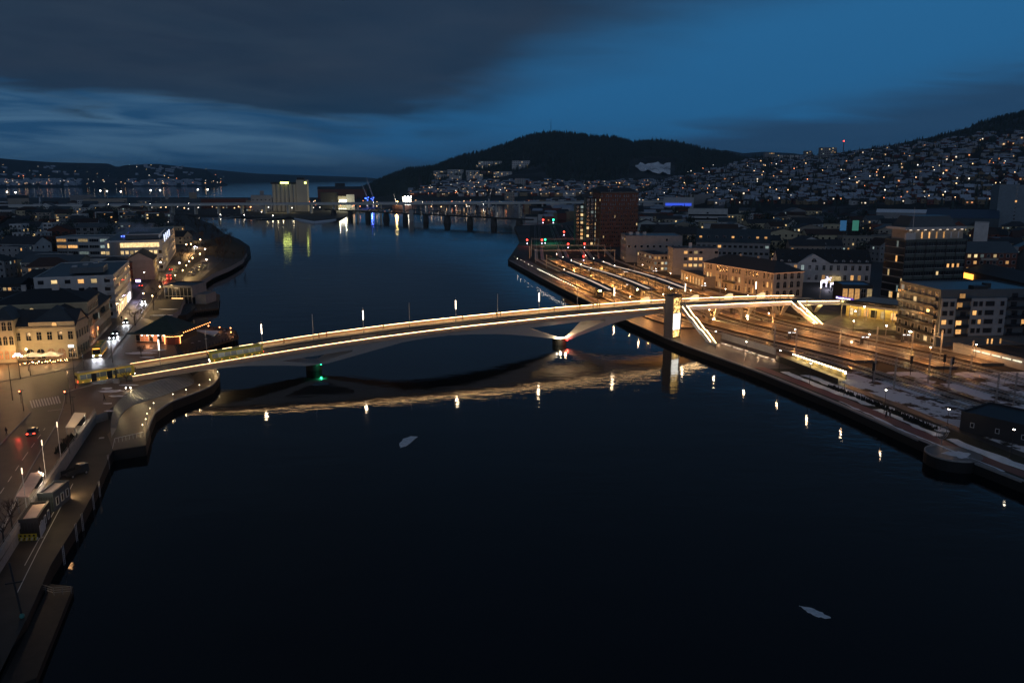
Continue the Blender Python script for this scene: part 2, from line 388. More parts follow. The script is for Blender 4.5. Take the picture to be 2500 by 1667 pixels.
# ------------------------------------------------------------------ terrain (lofts in azimuth and distance)
def forest_mat(name, c, c2, sc, th):
    return M(name, c, 0.95, c2=c2, vs=sc, th=th)
m_forest = forest_mat('forest', (0.022, 0.028, 0.028), (0.10, 0.11, 0.12), 0.012, (0.45, 0.75))
m_slope = forest_mat('slope_ground', (0.018, 0.022, 0.024), (0.16, 0.19, 0.23), 0.010, (0.50, 0.74))
m_farhill = forest_mat('far_forest', (0.018, 0.024, 0.026), (0.08, 0.065, 0.07), 0.003, (0.55, 0.75))
class Hill:
    def __init__(s, ridge, base, r0, r1, r2, rough=6.0, pw=1.0, seed=0):
        s.ridge, s.r0, s.r1, s.r2, s.rough, s.pw, s.seed, s.base = ridge, r0, r1, r2, rough, pw, seed, base
    def rr(s, px): return (tab(s.r0, px) if isinstance(s.r0, list) else s.r0, tab(s.r1, px) if isinstance(s.r1, list) else s.r1)
    def h(s, px, r):
        a, b = s.rr(px); _, _, hz = Gr(px, tab(s.ridge, px), b)
        t = (r - a) / (b - a)
        if t <= 0: return s.base
        x = (px - 1250) / F * r
        nz = noise.fractal(Vector((x * 0.004, r * 0.004, s.seed)), 1.0, 2.0, 4) * s.rough
        if t <= 1: return s.base + (hz - s.base) * (t ** s.pw) + nz * min(1, t * 3) * min(1, (1 - t) * 4)
        return max(s.base - 5, hz * (1 - (t - 1) * 1.5))
    def build(s, p0, p1, step, nr, mat):
        mb = MB(); cols = int((p1 - p0) / step) + 1; n = nr
        for i in range(cols):
            px = p0 + i * step; a, b = s.rr(px)
            for j in range(n):
                t = j / (n - 1) * 1.25; r = a + (b - a) * t
                k = (px - 1250) / F; d = math.hypot(k, 1.0)
                x, y = k / d * r, r / d
                mb.v.append((x, y, s.h(px, r)))
        for i in range(cols - 1):
            for j in range(n - 1):
                o = i * n + j; mb.f.append((o, o + n, o + n + 1, o + 1)); mb.m.append(0)
        return mb.build('hill', mat, kind='structure', smooth=True)
    def at(s, px, t):
        """place and height at fraction t of the slope"""
        a, b = s.rr(px); r = a + (b - a) * t; k = (px - 1250) / F; d = math.hypot(k, 1.0)
        return (k / d * r, r / d, s.h(px, r), r)
hill_c = Hill([(860, 470), (900, 458), (927, 445), (996, 416), (1065, 409), (1114, 387), (1191, 370), (1237, 353), (1283, 335), (1321, 326), (1378, 326), (1436, 334), (1493, 337), (1539, 349), (1589, 344), (1646, 351), (1696, 364), (1761, 376), (1800, 387), (1900, 420)], 2.0, 1900, 3200, 4300, 14, 0.9, 3)
hill_c.build(860, 1900, 8, 40, m_forest)
hill_r = Hill([(1500, 470), (1564, 450), (1670, 426), (1798, 391), (1849, 380), (1925, 384), (2027, 373), (2125, 358), (2163, 352), (2223, 339), (2244, 335), (2350, 307), (2500, 273), (2800, 220)], 2.0,
              [(1500, 1500), (1800, 1150), (2200, 1000), (2800, 950)], [(1500, 2300), (1800, 2400), (2200, 2600), (2800, 2700)], 3300, 10, 0.85, 9)
hill_r.build(1500, 2900, 10, 44, m_slope)
hill_f = Hill([(-200, 380), (0, 384), (90, 392), (152, 396), (286, 399), (307, 408), (326, 403), (403, 400), (463, 407), (517, 413), (545, 432), (560, 447), (570, 452)], 0.0, 5200, 6400, 7500, 10, 0.8, 5)
hill_f.build(-200, 570, 8, 20, m_farhill)
hill_g = Hill([(430, 425), (520, 412), (640, 424), (760, 428), (900, 433), (960, 440)], 0.0, 9500, 11500, 13000, 10, 0.8, 8)
hill_g.build(430, 960, 20, 10, m_farhill)
hill_h = Hill([(1600, 375), (1700, 366), (1760, 364), (1800, 372), (1850, 368), (1920, 372), (1990, 382)], 0.0, 6500, 8000, 9500, 20, 0.8, 4)
hill_h.build(1600, 1990, 10, 12, m_farhill)
hill_i = Hill([(2100, 372), (2163, 356), (2223, 342), (2244, 335), (2350, 308), (2500, 272), (2800, 215)], 60.0, 2400, 3000, 3500, 10, 0.8, 14)
# conifers standing on the forested slopes: one mass nobody could count
def conifers(hill, n, p0, p1, t0, t1, h0, h1, ok=None):
    mb = MB(); k = 0
    for _ in range(n):
        px = rnd.uniform(p0, p1); tt = rnd.random() ** 0.7 * (t1 - t0) + t0
        if ok and not ok(px, tt): continue
        x, y, z, r = hill.at(px, tt); h = rnd.uniform(h0, h1); w = h * rnd.uniform(0.16, 0.26)
        o = len(mb.v); a0 = rnd.random() * 3
        for i in range(4): mb.v.append((x + w * math.cos(a0 + i * 1.571), y + w * math.sin(a0 + i * 1.571), z - 1))
        mb.v.append((x, y, z + h))
        for i in range(4): mb.f.append((o + i, o + (i + 1) % 4, o + 4)); mb.m.append(0)
    return mb.build('conifer_forest', m_conifer, kind='stuff')
o = conifers(hill_c, 19000, 870, 1820, 0.12, 1.02, 5, 17, lambda p, t_: not (1030 < p < 1330 and t_ < 0.34) and not (1530 < p < 1640 and 0.2 < t_ < 0.55))
tag(o, 'dark conifer forest covering the round hill behind the harbour', 'forest')
o = conifers(hill_r, 4500, 2100, 2560, 0.80, 1.02, 9, 18, lambda p, t_: t_ > 1.18 - (p - 2100) * 0.0007)
tag(o, 'dark conifer forest along the crest above the hillside houses', 'forest')
o = conifers(hill_r, 3500, 1560, 2560, 0.03, 0.95, 6, 14)
tag(o, 'dark scattered trees between the hillside houses', 'forest')
def PX(x, y, z):
    yy = y * math.cos(PIT) - (z - HC) * math.sin(PIT); zz = y * math.sin(PIT) + (z - HC) * math.cos(PIT)
    return (1250 + F * x / yy, 833.5 - F * zz / yy)
def on_hill(hill, px, py):
    """the place on a hill seen at (px, py)"""
    lo = None
    for i in range(160):
        tt = i / 150; x, y, z, r = hill.at(px, tt)
        if PX(x, y, z)[1] <= py: return (x, y, z, r)
    return hill.at(px, 1.0)
# quarry snowfield on the hill
mb = MB(); rows = []
for i in range(15):
    px = 1544 + i * 6; c = []
    for j in range(7):
        py = lerp(403 + 1.2 * math.sin(i * 1.9) + (i < 2) * 5, 418 + i * 0.9 + 1.5 * math.sin(i * 2.1) - (i < 2) * 6, j / 6)
        x, y, z, r = on_hill(hill_c, px, py); c.append((x, y - 3, z + 4 + 3 * math.sin(j * 2.5 + i)))
    rows.append(c)
for a, b_ in zip(rows, rows[1:]): mb.strip(a, b_)
m_quarry = M('quarry_snow', (0.30, 0.32, 0.34), 0.9, c2=(0.85, 0.87, 0.9), vs=0.02, th=(0.35, 0.5))
mb.build('quarry', m_quarry, kind='structure')
# ------------------------------------------------------------------ the bridge
BA = Vector((-101.59, 213.02)); BB = Vector((63.73, 295.2)); BU = (BB - BA).normalized(); BN = Vector((-BU.y, BU.x)); BANG = math.atan2(BU.y, BU.x)
def bridge_ray(px, py, o=0.0):
    """(s, z) where the sight line meets the upright plane o metres behind the near parapet"""
    a = (px - 1250) / F; b = -(py - 833.5) / F
    d = Vector((a, math.cos(PIT) + b * math.sin(PIT), -math.sin(PIT) + b * math.cos(PIT)))
    P0 = BA + BN * o
    t = (BN.x * P0.x + BN.y * P0.y) / (BN.x * d.x + BN.y * d.y)
    return ((Vector((d.x * t, d.y * t)) - BA).dot(BU), HC + d.z * t)
RAIL = [bridge_ray(*p) for p in ((323, 918), (600, 871.5), (850, 832), (1097, 800), (1365, 772), (1499, 760.5), (1677, 746), (1930, 735), (2050, 734))]
def zr(s):
    """smooth height of the handrail along the bridge"""
    return sum(tab(RAIL, s + k) for k in (-12, -8, -4, 0, 4, 8, 12)) / 7 if 12 < s < 250 else tab(RAIL, s)
def zd(s): return zr(s) - 1.1
def BP(s, o, z): p = BA + BU * s + BN * o; return (p.x, p.y, z)
BL = RAIL[-1][0]; BWID = 17.0
s_tower = bridge_ray(1640, 750)[0]
SS = [BL * i / 90 for i in range(91)]
bridge = thing('bridge', 'white steel bridge with glowing handrails crossing the whole river', 'bridge', BP(0, 0, 2.2), BANG)
def br(mb, name, mat, parent=None, **k): return mb.build(name, mat, parent or bridge, world=True, **k)
def prof(mb, s0, s1, sec, mi=0, n=None):
    ss = [s for s in SS if s0 < s < s1]; ss = [s0] + ss + [s1]
    mb.tube([[BP(s, o, zd(s) + dz) for o, dz in sec] for s in ss], mi)
mb = MB(); prof(mb, 0, BL, [(3.0, -0.45), (3.0, 0.0), (12.4, 0.0), (12.4, -0.45)]); br(mb, 'roadway', m_asph)
m_walk = M('walkway_surface', (0.55, 0.44, 0.30), 0.6, var=0.12, vs=0.8)
mb = MB(); prof(mb, 0, BL, [(12.4, -0.45), (12.4, 0.13), (16.9, 0.13), (16.9, -0.45)]); br(mb, 'sidewalk', m_walk)
mb = MB(); prof(mb, 0, BL, [(0.1, -0.45), (0.1, 0.13), (3.0, 0.13), (3.0, -0.45)]); br(mb, 'sidewalk', m_walk)
mb = MB(); prof(mb, 0, BL, [(12.1, 0.004), (12.1, 0.2), (12.38, 0.2), (12.38, 0.004)]); br(mb, 'kerb', m_dark)
# lane lines
mb = MB()
for i in range(34):
    s = 4 + i * 7.0
    if s + 3 < BL: mb.strip([BP(s, 7.65, zd(s) + 0.006), BP(s + 3, 7.65, zd(s + 3) + 0.006)], [BP(s, 7.8, zd(s) + 0.006), BP(s + 3, 7.8, zd(s + 3) + 0.006)])
ss = [2 + i * 2.5 for i in range(int((BL - 4) / 2.5))]
for o in (3.4, 11.8): mb.strip([BP(s, o, zd(s) + 0.006) for s in ss], [BP(s, o + 0.12, zd(s) + 0.006) for s in ss])
br(mb, 'lane_line', m_paint)
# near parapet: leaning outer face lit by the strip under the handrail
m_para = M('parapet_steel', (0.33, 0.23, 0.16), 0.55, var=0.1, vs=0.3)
sg = bridge_ray(1618, 748)[0]; sst1 = bridge_ray(1664, 747)[0] + 0.3; sst2 = bridge_ray(1677, 746)[0]
st3 = bridge_ray(1930, 735)[0]; st4 = bridge_ray(1948, 735)[0]
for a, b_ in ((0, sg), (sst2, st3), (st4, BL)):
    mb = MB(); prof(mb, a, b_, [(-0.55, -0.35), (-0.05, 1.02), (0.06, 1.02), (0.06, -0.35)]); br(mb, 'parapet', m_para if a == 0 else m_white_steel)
    mb = MB(); prof(mb, a, b_, [(-0.16, 1.04), (-0.16, 1.075), (0.02, 1.075), (0.02, 1.04)]); br(mb, 'handrail_light', e_led)
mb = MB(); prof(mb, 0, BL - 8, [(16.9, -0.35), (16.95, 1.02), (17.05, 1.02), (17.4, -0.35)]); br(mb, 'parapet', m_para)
mb = MB(); prof(mb, 0, BL - 8, [(16.72, 1.02), (16.72, 1.06), (16.95, 1.06), (16.95, 1.02)]); br(mb, 'handrail_light', e_led)
# bright lantern boxes where the far parapet widens by the platforms' stairs
for px in (1580, 1700, 1783, 1862):
    s, z = bridge_ray(px, 728, 17)
    mb = MB(); mb.tube([[BP(s - 3.2, 16.9, zd(s) + 0.2), BP(s - 3.2, 18.2, zd(s) + 0.2), BP(s - 3.2, 18.2, zd(s) + 1.0), BP(s - 3.2, 16.9, zd(s) + 1.0)],
                        [BP(s, 16.9, zd(s) + 0.2), BP(s, 18.2, zd(s) + 0.2), BP(s, 18.2, zd(s) + 2.2), BP(s, 16.9, zd(s) + 2.2)],
                        [BP(s + 1.2, 16.9, zd(s) + 0.2), BP(s + 1.2, 18.2, zd(s) + 0.2), BP(s + 1.2, 18.2, zd(s) + 2.2), BP(s + 1.2, 16.9, zd(s) + 2.2)]])
    br(mb, 'stair_head', EM('lit_stair_head', (1.0, 0.7, 0.35), 1.1) if px == 1580 else bpy.data.materials['lit_stair_head'])
# edge beam and girder outline in (s, z) on the near face, read from the photograph's lower edge
topz = lambda s: zd(s) - 0.36
KI = 1.0
def incl(px, py):
    """(s, z) on the near web, which leans inwards by KI per metre of depth"""
    o = 0.0
    for _ in range(30):
        s, z = bridge_ray(px, py, o); o = 0.5 * o + 0.5 * KI * max(0.0, topz(s) - z)
    return (s, z)
low = [(324, 929.5), (453, 909.6), (551, 897.7), (605, 893), (692, 892), (745, 893.5)]
low2 = [(800, 887), (868, 868), (983, 835.5), (1040, 825.5), (1097, 818.5), (1160, 815.8), (1212, 815.5), (1250, 817), (1300, 821), (1352, 827)]
low3 = [(1390, 828), (1495, 790), (1530, 780), (1562, 773.5), (1603, 766), (1677, 755), (1800, 749), (1930, 743.5), (2050, 742.5)]
LO = [incl(px, py) for px, py in low + low2 + low3]
op1 = [incl(*p) for p in ((688, 881), (868, 853.5), (860, 858), (785, 886.5), (770, 887.5), (760, 887.2))]
op2 = [incl(*p) for p in ((1291, 801), (1431, 783.5), (1479, 780.5), (1477, 784), (1384, 824), (1368, 824.5))]
def girder(mat, nm):
    """box with leaning webs and two openings, built from upright slices between top line and underside"""
    def lo(s): return min(tab(LO, s), topz(s) - 0.3)
    def span(op, s):
        zs = []; n = len(op)
        for i in range(n):
            (a, za), (b, zb) = op[i], op[(i + 1) % n]
            if (a - s) * (b - s) <= 0 and abs(a - b) > 1e-6: zs.append(za + (zb - za) * (s - a) / (b - a))
        return (min(zs), max(zs)) if len(zs) > 1 and max(zs) - min(zs) > 0.02 else None
    xs = sorted(set([BL * i / 200 for i in range(201)] + [p[0] for p in op1 + op2 + LO]))
    xs = [x for x in xs if 0 <= x <= BL]
    mb = MB()
    def quad(a, b, za0, za1, zb0, zb1):
        f = lambda s, z: min(7.7, KI * max(0, topz(s) - z))
        P = [BP(a, f(a, za0), za0), BP(b, f(b, zb0), zb0), BP(b, f(b, zb1), zb1), BP(a, f(a, za1), za1)]
        Q = [BP(a, 16.8 - f(a, za0), za0), BP(b, 16.8 - f(b, zb0), zb0), BP(b, 16.8 - f(b, zb1), zb1), BP(a, 16.8 - f(a, za1), za1)]
        mb.poly(P); mb.poly(Q[::-1]); mb.poly([P[0], Q[0], Q[1], P[1]]); mb.poly([P[3], P[2], Q[2], Q[3]])
    for a, b_ in zip(xs, xs[1:]):
        h = None
        for op in (op1, op2):
            lo_s = min(p[0] for p in op); hi_s = max(p[0] for p in op)
            if lo_s - 1e-6 <= a and b_ <= hi_s + 1e-6:
                ha = span(op, a + 1e-4); hb = span(op, b_ - 1e-4)
                if ha is None and a <= lo_s + 0.01: ha = (op[0][1], op[0][1])
                if ha and hb: h = (ha, hb)
        if h:
            quad(a, b_, lo(a), min(h[0][0], topz(a)), lo(b_), min(h[1][0], topz(b_)))
            quad(a, b_, min(h[0][1], topz(a) - 0.1), topz(a), min(h[1][1], topz(b_) - 0.1), topz(b_))
        else: quad(a, b_, lo(a), topz(a), lo(b_), topz(b_))
    mb.poly([BP(0, 0, topz(0)), BP(0, 16.8, topz(0)), BP(0, 15, lo(0)), BP(0, 1, lo(0))])
    return br(mb, nm, mat)
girder(m_white_steel, 'girder')
# river piers with fenders and navigation lights
for px, py, em, nm in ((774, 892, e_green, 'green'), (1371, 829, e_red, 'red')):
    s, z = incl(px, py)
    mb = MB(); c = []
    for i in range(16):
        a = 2 * math.pi * i / 16; c.append((s + 2.4 * math.cos(a), 10.2 + 2.7 * math.sin(a)))
    mb.prism([BP(a, b_, 0)[:2] for a, b_ in c], -2, z + 0.35); p = br(mb, 'pier', m_quay)
    mb = MB(); x, y, _ = BP(s + 1.5, 7.2, 0); mb.ball((x, y, z + 0.1), 0.32, n=8, rings=5); br(mb, 'navigation_light', em, p, smooth=True)
    point('navigation_glow', BP(s + 1.2, 6.4, z), 60 if nm == 'red' else 40, (1, .05, .03) if nm == 'red' else (.05, 1, .4), 0.2)
s2, z2 = incl(1371, 829)
for d in (-2.6, -1.2):
    mb = MB(); x, y, _ = BP(s2 + d, 7.2, 0); mb.ball((x, y, z2 + 0.9), 0.22, n=8, rings=5); br(mb, 'floodlight', e_lampw, smooth=True)
point('pier_floodlight', BP(s2 + 1.0, 8.4, z2 + 1.4), 1500, (1, .66, .32), 0.3, spot=110, rot=(0, math.radians(-50), BANG + math.pi))
point('pier_floodlight', BP(s2 + 1.6, 8.4, z2 + 1.6), 220, (1, .66, .32), 0.3)
point('pier_floodlight', BP(s2 - 1.8, 6.2, z2 + 0.6), 200, (1, .75, .42), 0.3)
# slanting struts over the railway
for (bx, by), (tx, ty), lit in (((1741, 782), (1755, 752), 1), ((1736, 782), (1722, 754), 0), ((1822, 776), (1838, 746), 1), ((1818, 776), (1804, 750), 0), ((1900, 772), (1889, 748), 0), ((1906, 772), (1919, 746), 0), ((1984, 762), (1972, 745), 0), ((1990, 762), (2002, 745), 0)):
    x0, y0 = G(bx, by); st, zt = bridge_ray(tx, ty, 4.0); x1, y1, _ = BP(st, 4.0, 0)
    mb = MB(); mb.tube([[(x0 - 0.4, y0 - 0.3, GZ), (x0 + 0.4, y0 - 0.3, GZ), (x0 + 0.4, y0 + 0.3, GZ), (x0 - 0.4, y0 + 0.3, GZ)], [(x1 - 1.0, y1 - 0.5, zt), (x1 + 1.0, y1 - 0.5, zt), (x1 + 1.0, y1 + 0.5, zt), (x1 - 1.0, y1 + 0.5, zt)]])
    br(mb, 'strut', m_white_steel)
    if lit: point('strut_uplight', (x0 - 0.2, y0 - 1.6, GZ + 0.6), 260, (1, .72, .3), 0.15)
# stairs from the deck to the quay and to the station forecourt
def staircase(tl, tr, bl, br_, ztop, nm):
    TL, TR = G(*tl, ztop), G(*tr, ztop); BLp, BRp = G(*bl, GZ + 1.0), G(*br_, GZ + 1.0)
    n = 24; zt = ztop - 1.0
    def at(t):
        # three flights and two landings
        k = [(0, 0), (0.29, 1 / 3), (0.35, 1 / 3), (0.64, 2 / 3), (0.70, 2 / 3), (1.0, 1.0)]
        z = lerp(zt, GZ, tab(k, t)); L_ = (lerp(TL[0], BLp[0], t), lerp(TL[1], BLp[1], t)); R_ = (lerp(TR[0], BRp[0], t), lerp(TR[1], BRp[1], t)); return L_, R_, z
    ts = [0, 0.29, 0.35, 0.64, 0.70, 1.0]
    mb = MB(); m2 = MB(); mb2 = MB()
    for side in (0, 1):
        sec = []; rl = []
        for t_ in ts:
            q = at(t_); x, y = q[side]; z = q[2]
            sec.append([(x - 0.08, y, z - 0.45), (x + 0.08, y, z - 0.45), (x + 0.08, y, z + 0.95), (x - 0.08, y, z + 0.95)])
            rl.append([(x - 0.06, y, z + 0.96), (x + 0.06, y, z + 0.96), (x + 0.06, y, z + 1.03), (x - 0.06, y, z + 1.03)])
        mb.tube(sec); m2.tube(rl)
    br(mb, 'balustrade', m_white_steel); br(m2, 'handrail_light', e_led)
    for i in range(n * 2):
        t_ = (i + 0.5) / (n * 2); a, b_, z = at(t_); q = at(min(1, t_ + 0.5 / n))
        mb2.poly([(a[0], a[1], z), (b_[0], b_[1], z), (q[1][0], q[1][1], z), (q[0][0], q[0][1], z)]); mb2.poly([(a[0], a[1], z), (b_[0], b_[1], z), (b_[0], b_[1], z - 0.4), (a[0], a[1], z - 0.4)])
    o = br(mb2, 'stair', m_walk); o['kind'] = 'stuff'
    mb3 = MB(); mb3.tube([[(a[0], a[1], z - 0.5), (b_[0], b_[1], z - 0.5), (b_[0], b_[1], z - 0.9), (a[0], a[1], z - 0.9)] for a, b_, z in map(at, ts)]); br(mb3, 'stair_underside', m_white_steel)
    # solid foot of the stair
    a, b_, z = at(0.82); c, d, _ = at(1.0)
    mb4 = MB(); mb4.prism([(a[0] - 0.1, a[1]), (c[0] - 0.1, c[1]), (d[0] + 0.1, d[1]), (b_[0] + 0.1, b_[1])], GZ, GZ + 0.5); br(mb4, 'stair_foot', m_conc)
staircase((1666, 748), (1677, 746), (1735, 834), (1748, 837), zr(sst1), 'a')
staircase((1931, 735), (1948, 735), (1995, 789), (2008, 791), zr(st3), 'b')
# bridge lamp posts (alternately with and without a light column)
def lamp_post(lit):
    t = thing('bridge_lamp', 'slim grey lamp post on the bridge sidewalk', 'street lamp', (0, 0, 0), 0, 'lamp posts along the bridge')
    mb = MB(); mb.cyl((0, 0, 0), (0, 0, 8.2), 0.11, 0.06, 8); mb.build('post', m_steel, t)
    if lit:
        mb = MB()
        for k in range(7): mb.cyl((0, 0, 4.4 + k * 0.42), (0, 0, 4.72 + k * 0.42), 0.13, 0.13, 8)
        mb.build('light_column', EM('light_column', (1.0, 0.8, 0.6), 9.0), t)
        mb = MB(); mb.box(0, 0, 7.6, 0.3, 0.3, 0.2); mb.build('head', m_dark, t)
    return t
lp = {True: lamp_post(True), False: lamp_post(False)}; used = set()
tops = [(391, 885), (505, 860), (641, 848.6), (765, 830), (888, 816), (1000, 800), (1113, 787), (1215, 775), (1316, 766), (1409, 757), (1499, 749), (1590, 742), (1672, 735), (1757, 731), (1844, 728), (1925, 727), (2002, 727)]
names = ['nearest the town bank', 'just before the three-axle bus', 'right behind the three-axle bus', 'fourth from the town end', 'fifth from the town end', 'sixth from the town end', 'in the middle of the river', 'near two walkers', 'above the river pier with the red light', 'above the inner quay', 'above the promenade', 'left of the lift tower', 'just right of the lift tower', 'over the first railway platform', 'over the middle of the tracks', 'over the far tracks', 'by the plaza end']
for i, (px, py) in enumerate(tops):
    lit = i % 2 == 0; s, z = bridge_ray(px, py, 12.9); P_ = BP(s, 12.9, zd(s) + 0.13)
    lb = ('bridge lamp post with a lit column, ' if lit else 'unlit slim bridge lamp post, ') + names[i]
    if lit not in used: o = lp[lit]; used.add(lit); o.location = P_; o['label'] = lb
    else: o = copy_thing(lp[lit], P_, 0, lb)
    if lit: point('lamp_glow', (P_[0], P_[1] - 0.3, P_[2] + 6.0), 130, (1, .74, .45), 0.5)
    
# ------------------------------------------------------------------ lift tower
TM = Vector(G(1640, 827)); TL_ = Vector(G(1623.5, 822.5)); TR_ = Vector(G(1661, 823))
du = (TR_ - TM).normalized(); dv = Vector((-du.y, du.x)); TW = (TR_ - TM).length; TD = max(3.6, abs((TL_ - TM).dot(dv)))
th = 14.8
tower = thing('lift_tower', 'tall slender lift tower with glowing white glass front beside the bridge', 'lift tower', (TM.x, TM.y, GZ), math.atan2(du.y, du.x))
m_tower = M('weathered_cladding', (0.20, 0.17, 0.14), 0.5, var=0.1, vs=0.5)
mb = MB(); mb.box(-0.0 + 0.15, TD / 2, 0, 0.3, TD, th); mb.box(TW - 0.15, TD / 2, 0, 0.3, TD, th); mb.box(TW / 2, TD - 0.1, 0, TW - 0.62, 0.2, th); mb.build('shaft', m_tower, tower)
mb = MB(); mb.box(TW / 2, TD / 2, th, TW + 0.1, TD + 0.1, 0.35); mb.box(TW / 2, 0.12, th - 0.5, TW - 0.62, 0.2, 0.48); mb.build('roof', m_dark, tower)
mb = MB(); mb.cyl((TW * 0.6, 0.5, th + 0.35), (TW * 0.6, 0.5, th + 1.8), 0.05, n=6); mb.ball((TW * 0.6, 0.5, th + 1.9), 0.14); mb.build('beacon', m_steel, tower)
x0, x1 = 0.42, TW - 0.42
def pane(z0, z1, mat, nm='pane', xa=None, xb=None, y=0.12):
    mb = MB(); xa = x0 if xa is None else xa; xb = x1 if xb is None else xb; mb.box((xa + xb) / 2, y, z0, xb - xa, 0.06, z1 - z0); return mb.build(nm, mat, tower)
e_white = EM('backlit_glass', (1.0, 0.96, 0.86), 2.6, sample=True)
e_shaft = EM('lit_shaft', (1.0, 0.62, 0.2), 1.5, 0.0)
nt_ = e_shaft.node_tree; b = nt_.nodes['Principled BSDF']; tcn = nt_.nodes.new('ShaderNodeTexCoord'); nn = nse(nt_, tcn.outputs['Object'], 1.6, 3, 0.6)
nt_.links.new(mth(nt_, 'MULTIPLY', mth(nt_, 'SUBTRACT', nn, 0.38, clamp=True), 13.0), b.inputs['Emission Strength'])
pane(3.1, 5.9, e_white); pane(6.0, 8.7, e_white)
pane(0.4, 3.0, e_shaft, 'pane', y=0.35); pane(9.0, 11.6, e_shaft, 'pane', y=0.35); pane(11.7, 14.2, e_shaft, 'pane', y=0.35)
mb = MB()
for z in (0.3, 3.02, 5.95, 8.8, 11.6, 14.25): mb.box(TW / 2, 0.1, z, x1 - x0, 0.16, 0.09)
for x in (x0 - 0.03, x1 + 0.03): mb.box(x, 0.1, 0, 0.08, 0.16, 14.3)
for x in (x0 + 0.5, x0 + 1.1, x1 - 0.5): mb.box(x, 0.16, 0.4, 0.05, 0.05, 2.5)
for z in (9.6, 10.4, 12.4, 13.2): mb.box(TW / 2, 0.2, z, x1 - x0 - 0.2, 0.05, 0.07)
mb.build('frame', m_dark, tower)
mb = MB(); mb.box(TW / 2, -0.2, 3.05, TW - 0.4, 0.5, 0.06); mb.box(0.02, TD / 2 - 0.2, 9.0, 0.06, 0.06, 0.06); mb.build('door_canopy', m_steel, tower)
# little footbridge from the tower to the deck
mb = MB(); a = BP(s_tower - 0.5, 0.2, zd(s_tower)); mb.beam((TM.x + 1.5, TM.y + TD + 0.1, zd(s_tower) - 0.15), (a[0] + 1.5, a[1] + 1.2, zd(s_tower) - 0.15), 2.6, 0.25); br(mb, 'lift_landing', m_walk)

# ------------------------------------------------------------------ vehicles
def mk_paint(nm, c): return M(nm, c, 0.28, spec=0.6, coat=0.3)
m_tyre = M('tyre', (0.015, 0.015, 0.015), 0.8); m_hub = M('wheel_hub', (0.35, 0.35, 0.36), 0.4, metal=0.6)
m_cglass = M('vehicle_glass', (0.015, 0.018, 0.022), 0.08, spec=0.8)
e_amber = EM('amber_marker', (1.0, 0.42, 0.08), 14.0); e_tail = EM('tail_lamp', (1.0, 0.04, 0.02), 12.0)
def wheel(parent, x, y, r, w=0.28):
    mb = MB(); mb.cyl((x, y - w / 2, r), (x, y + w / 2, r), r, n=16); o = mb.build('wheel', m_tyre, parent)
    mb = MB(); sgn = -1 if y < 0 else 1; mb.cyl((x, y + sgn * (w / 2 + 0.0), r), (x, y + sgn * (w / 2 + 0.03), r), r * 0.55, n=10); mb.build('hub', m_hub, o)
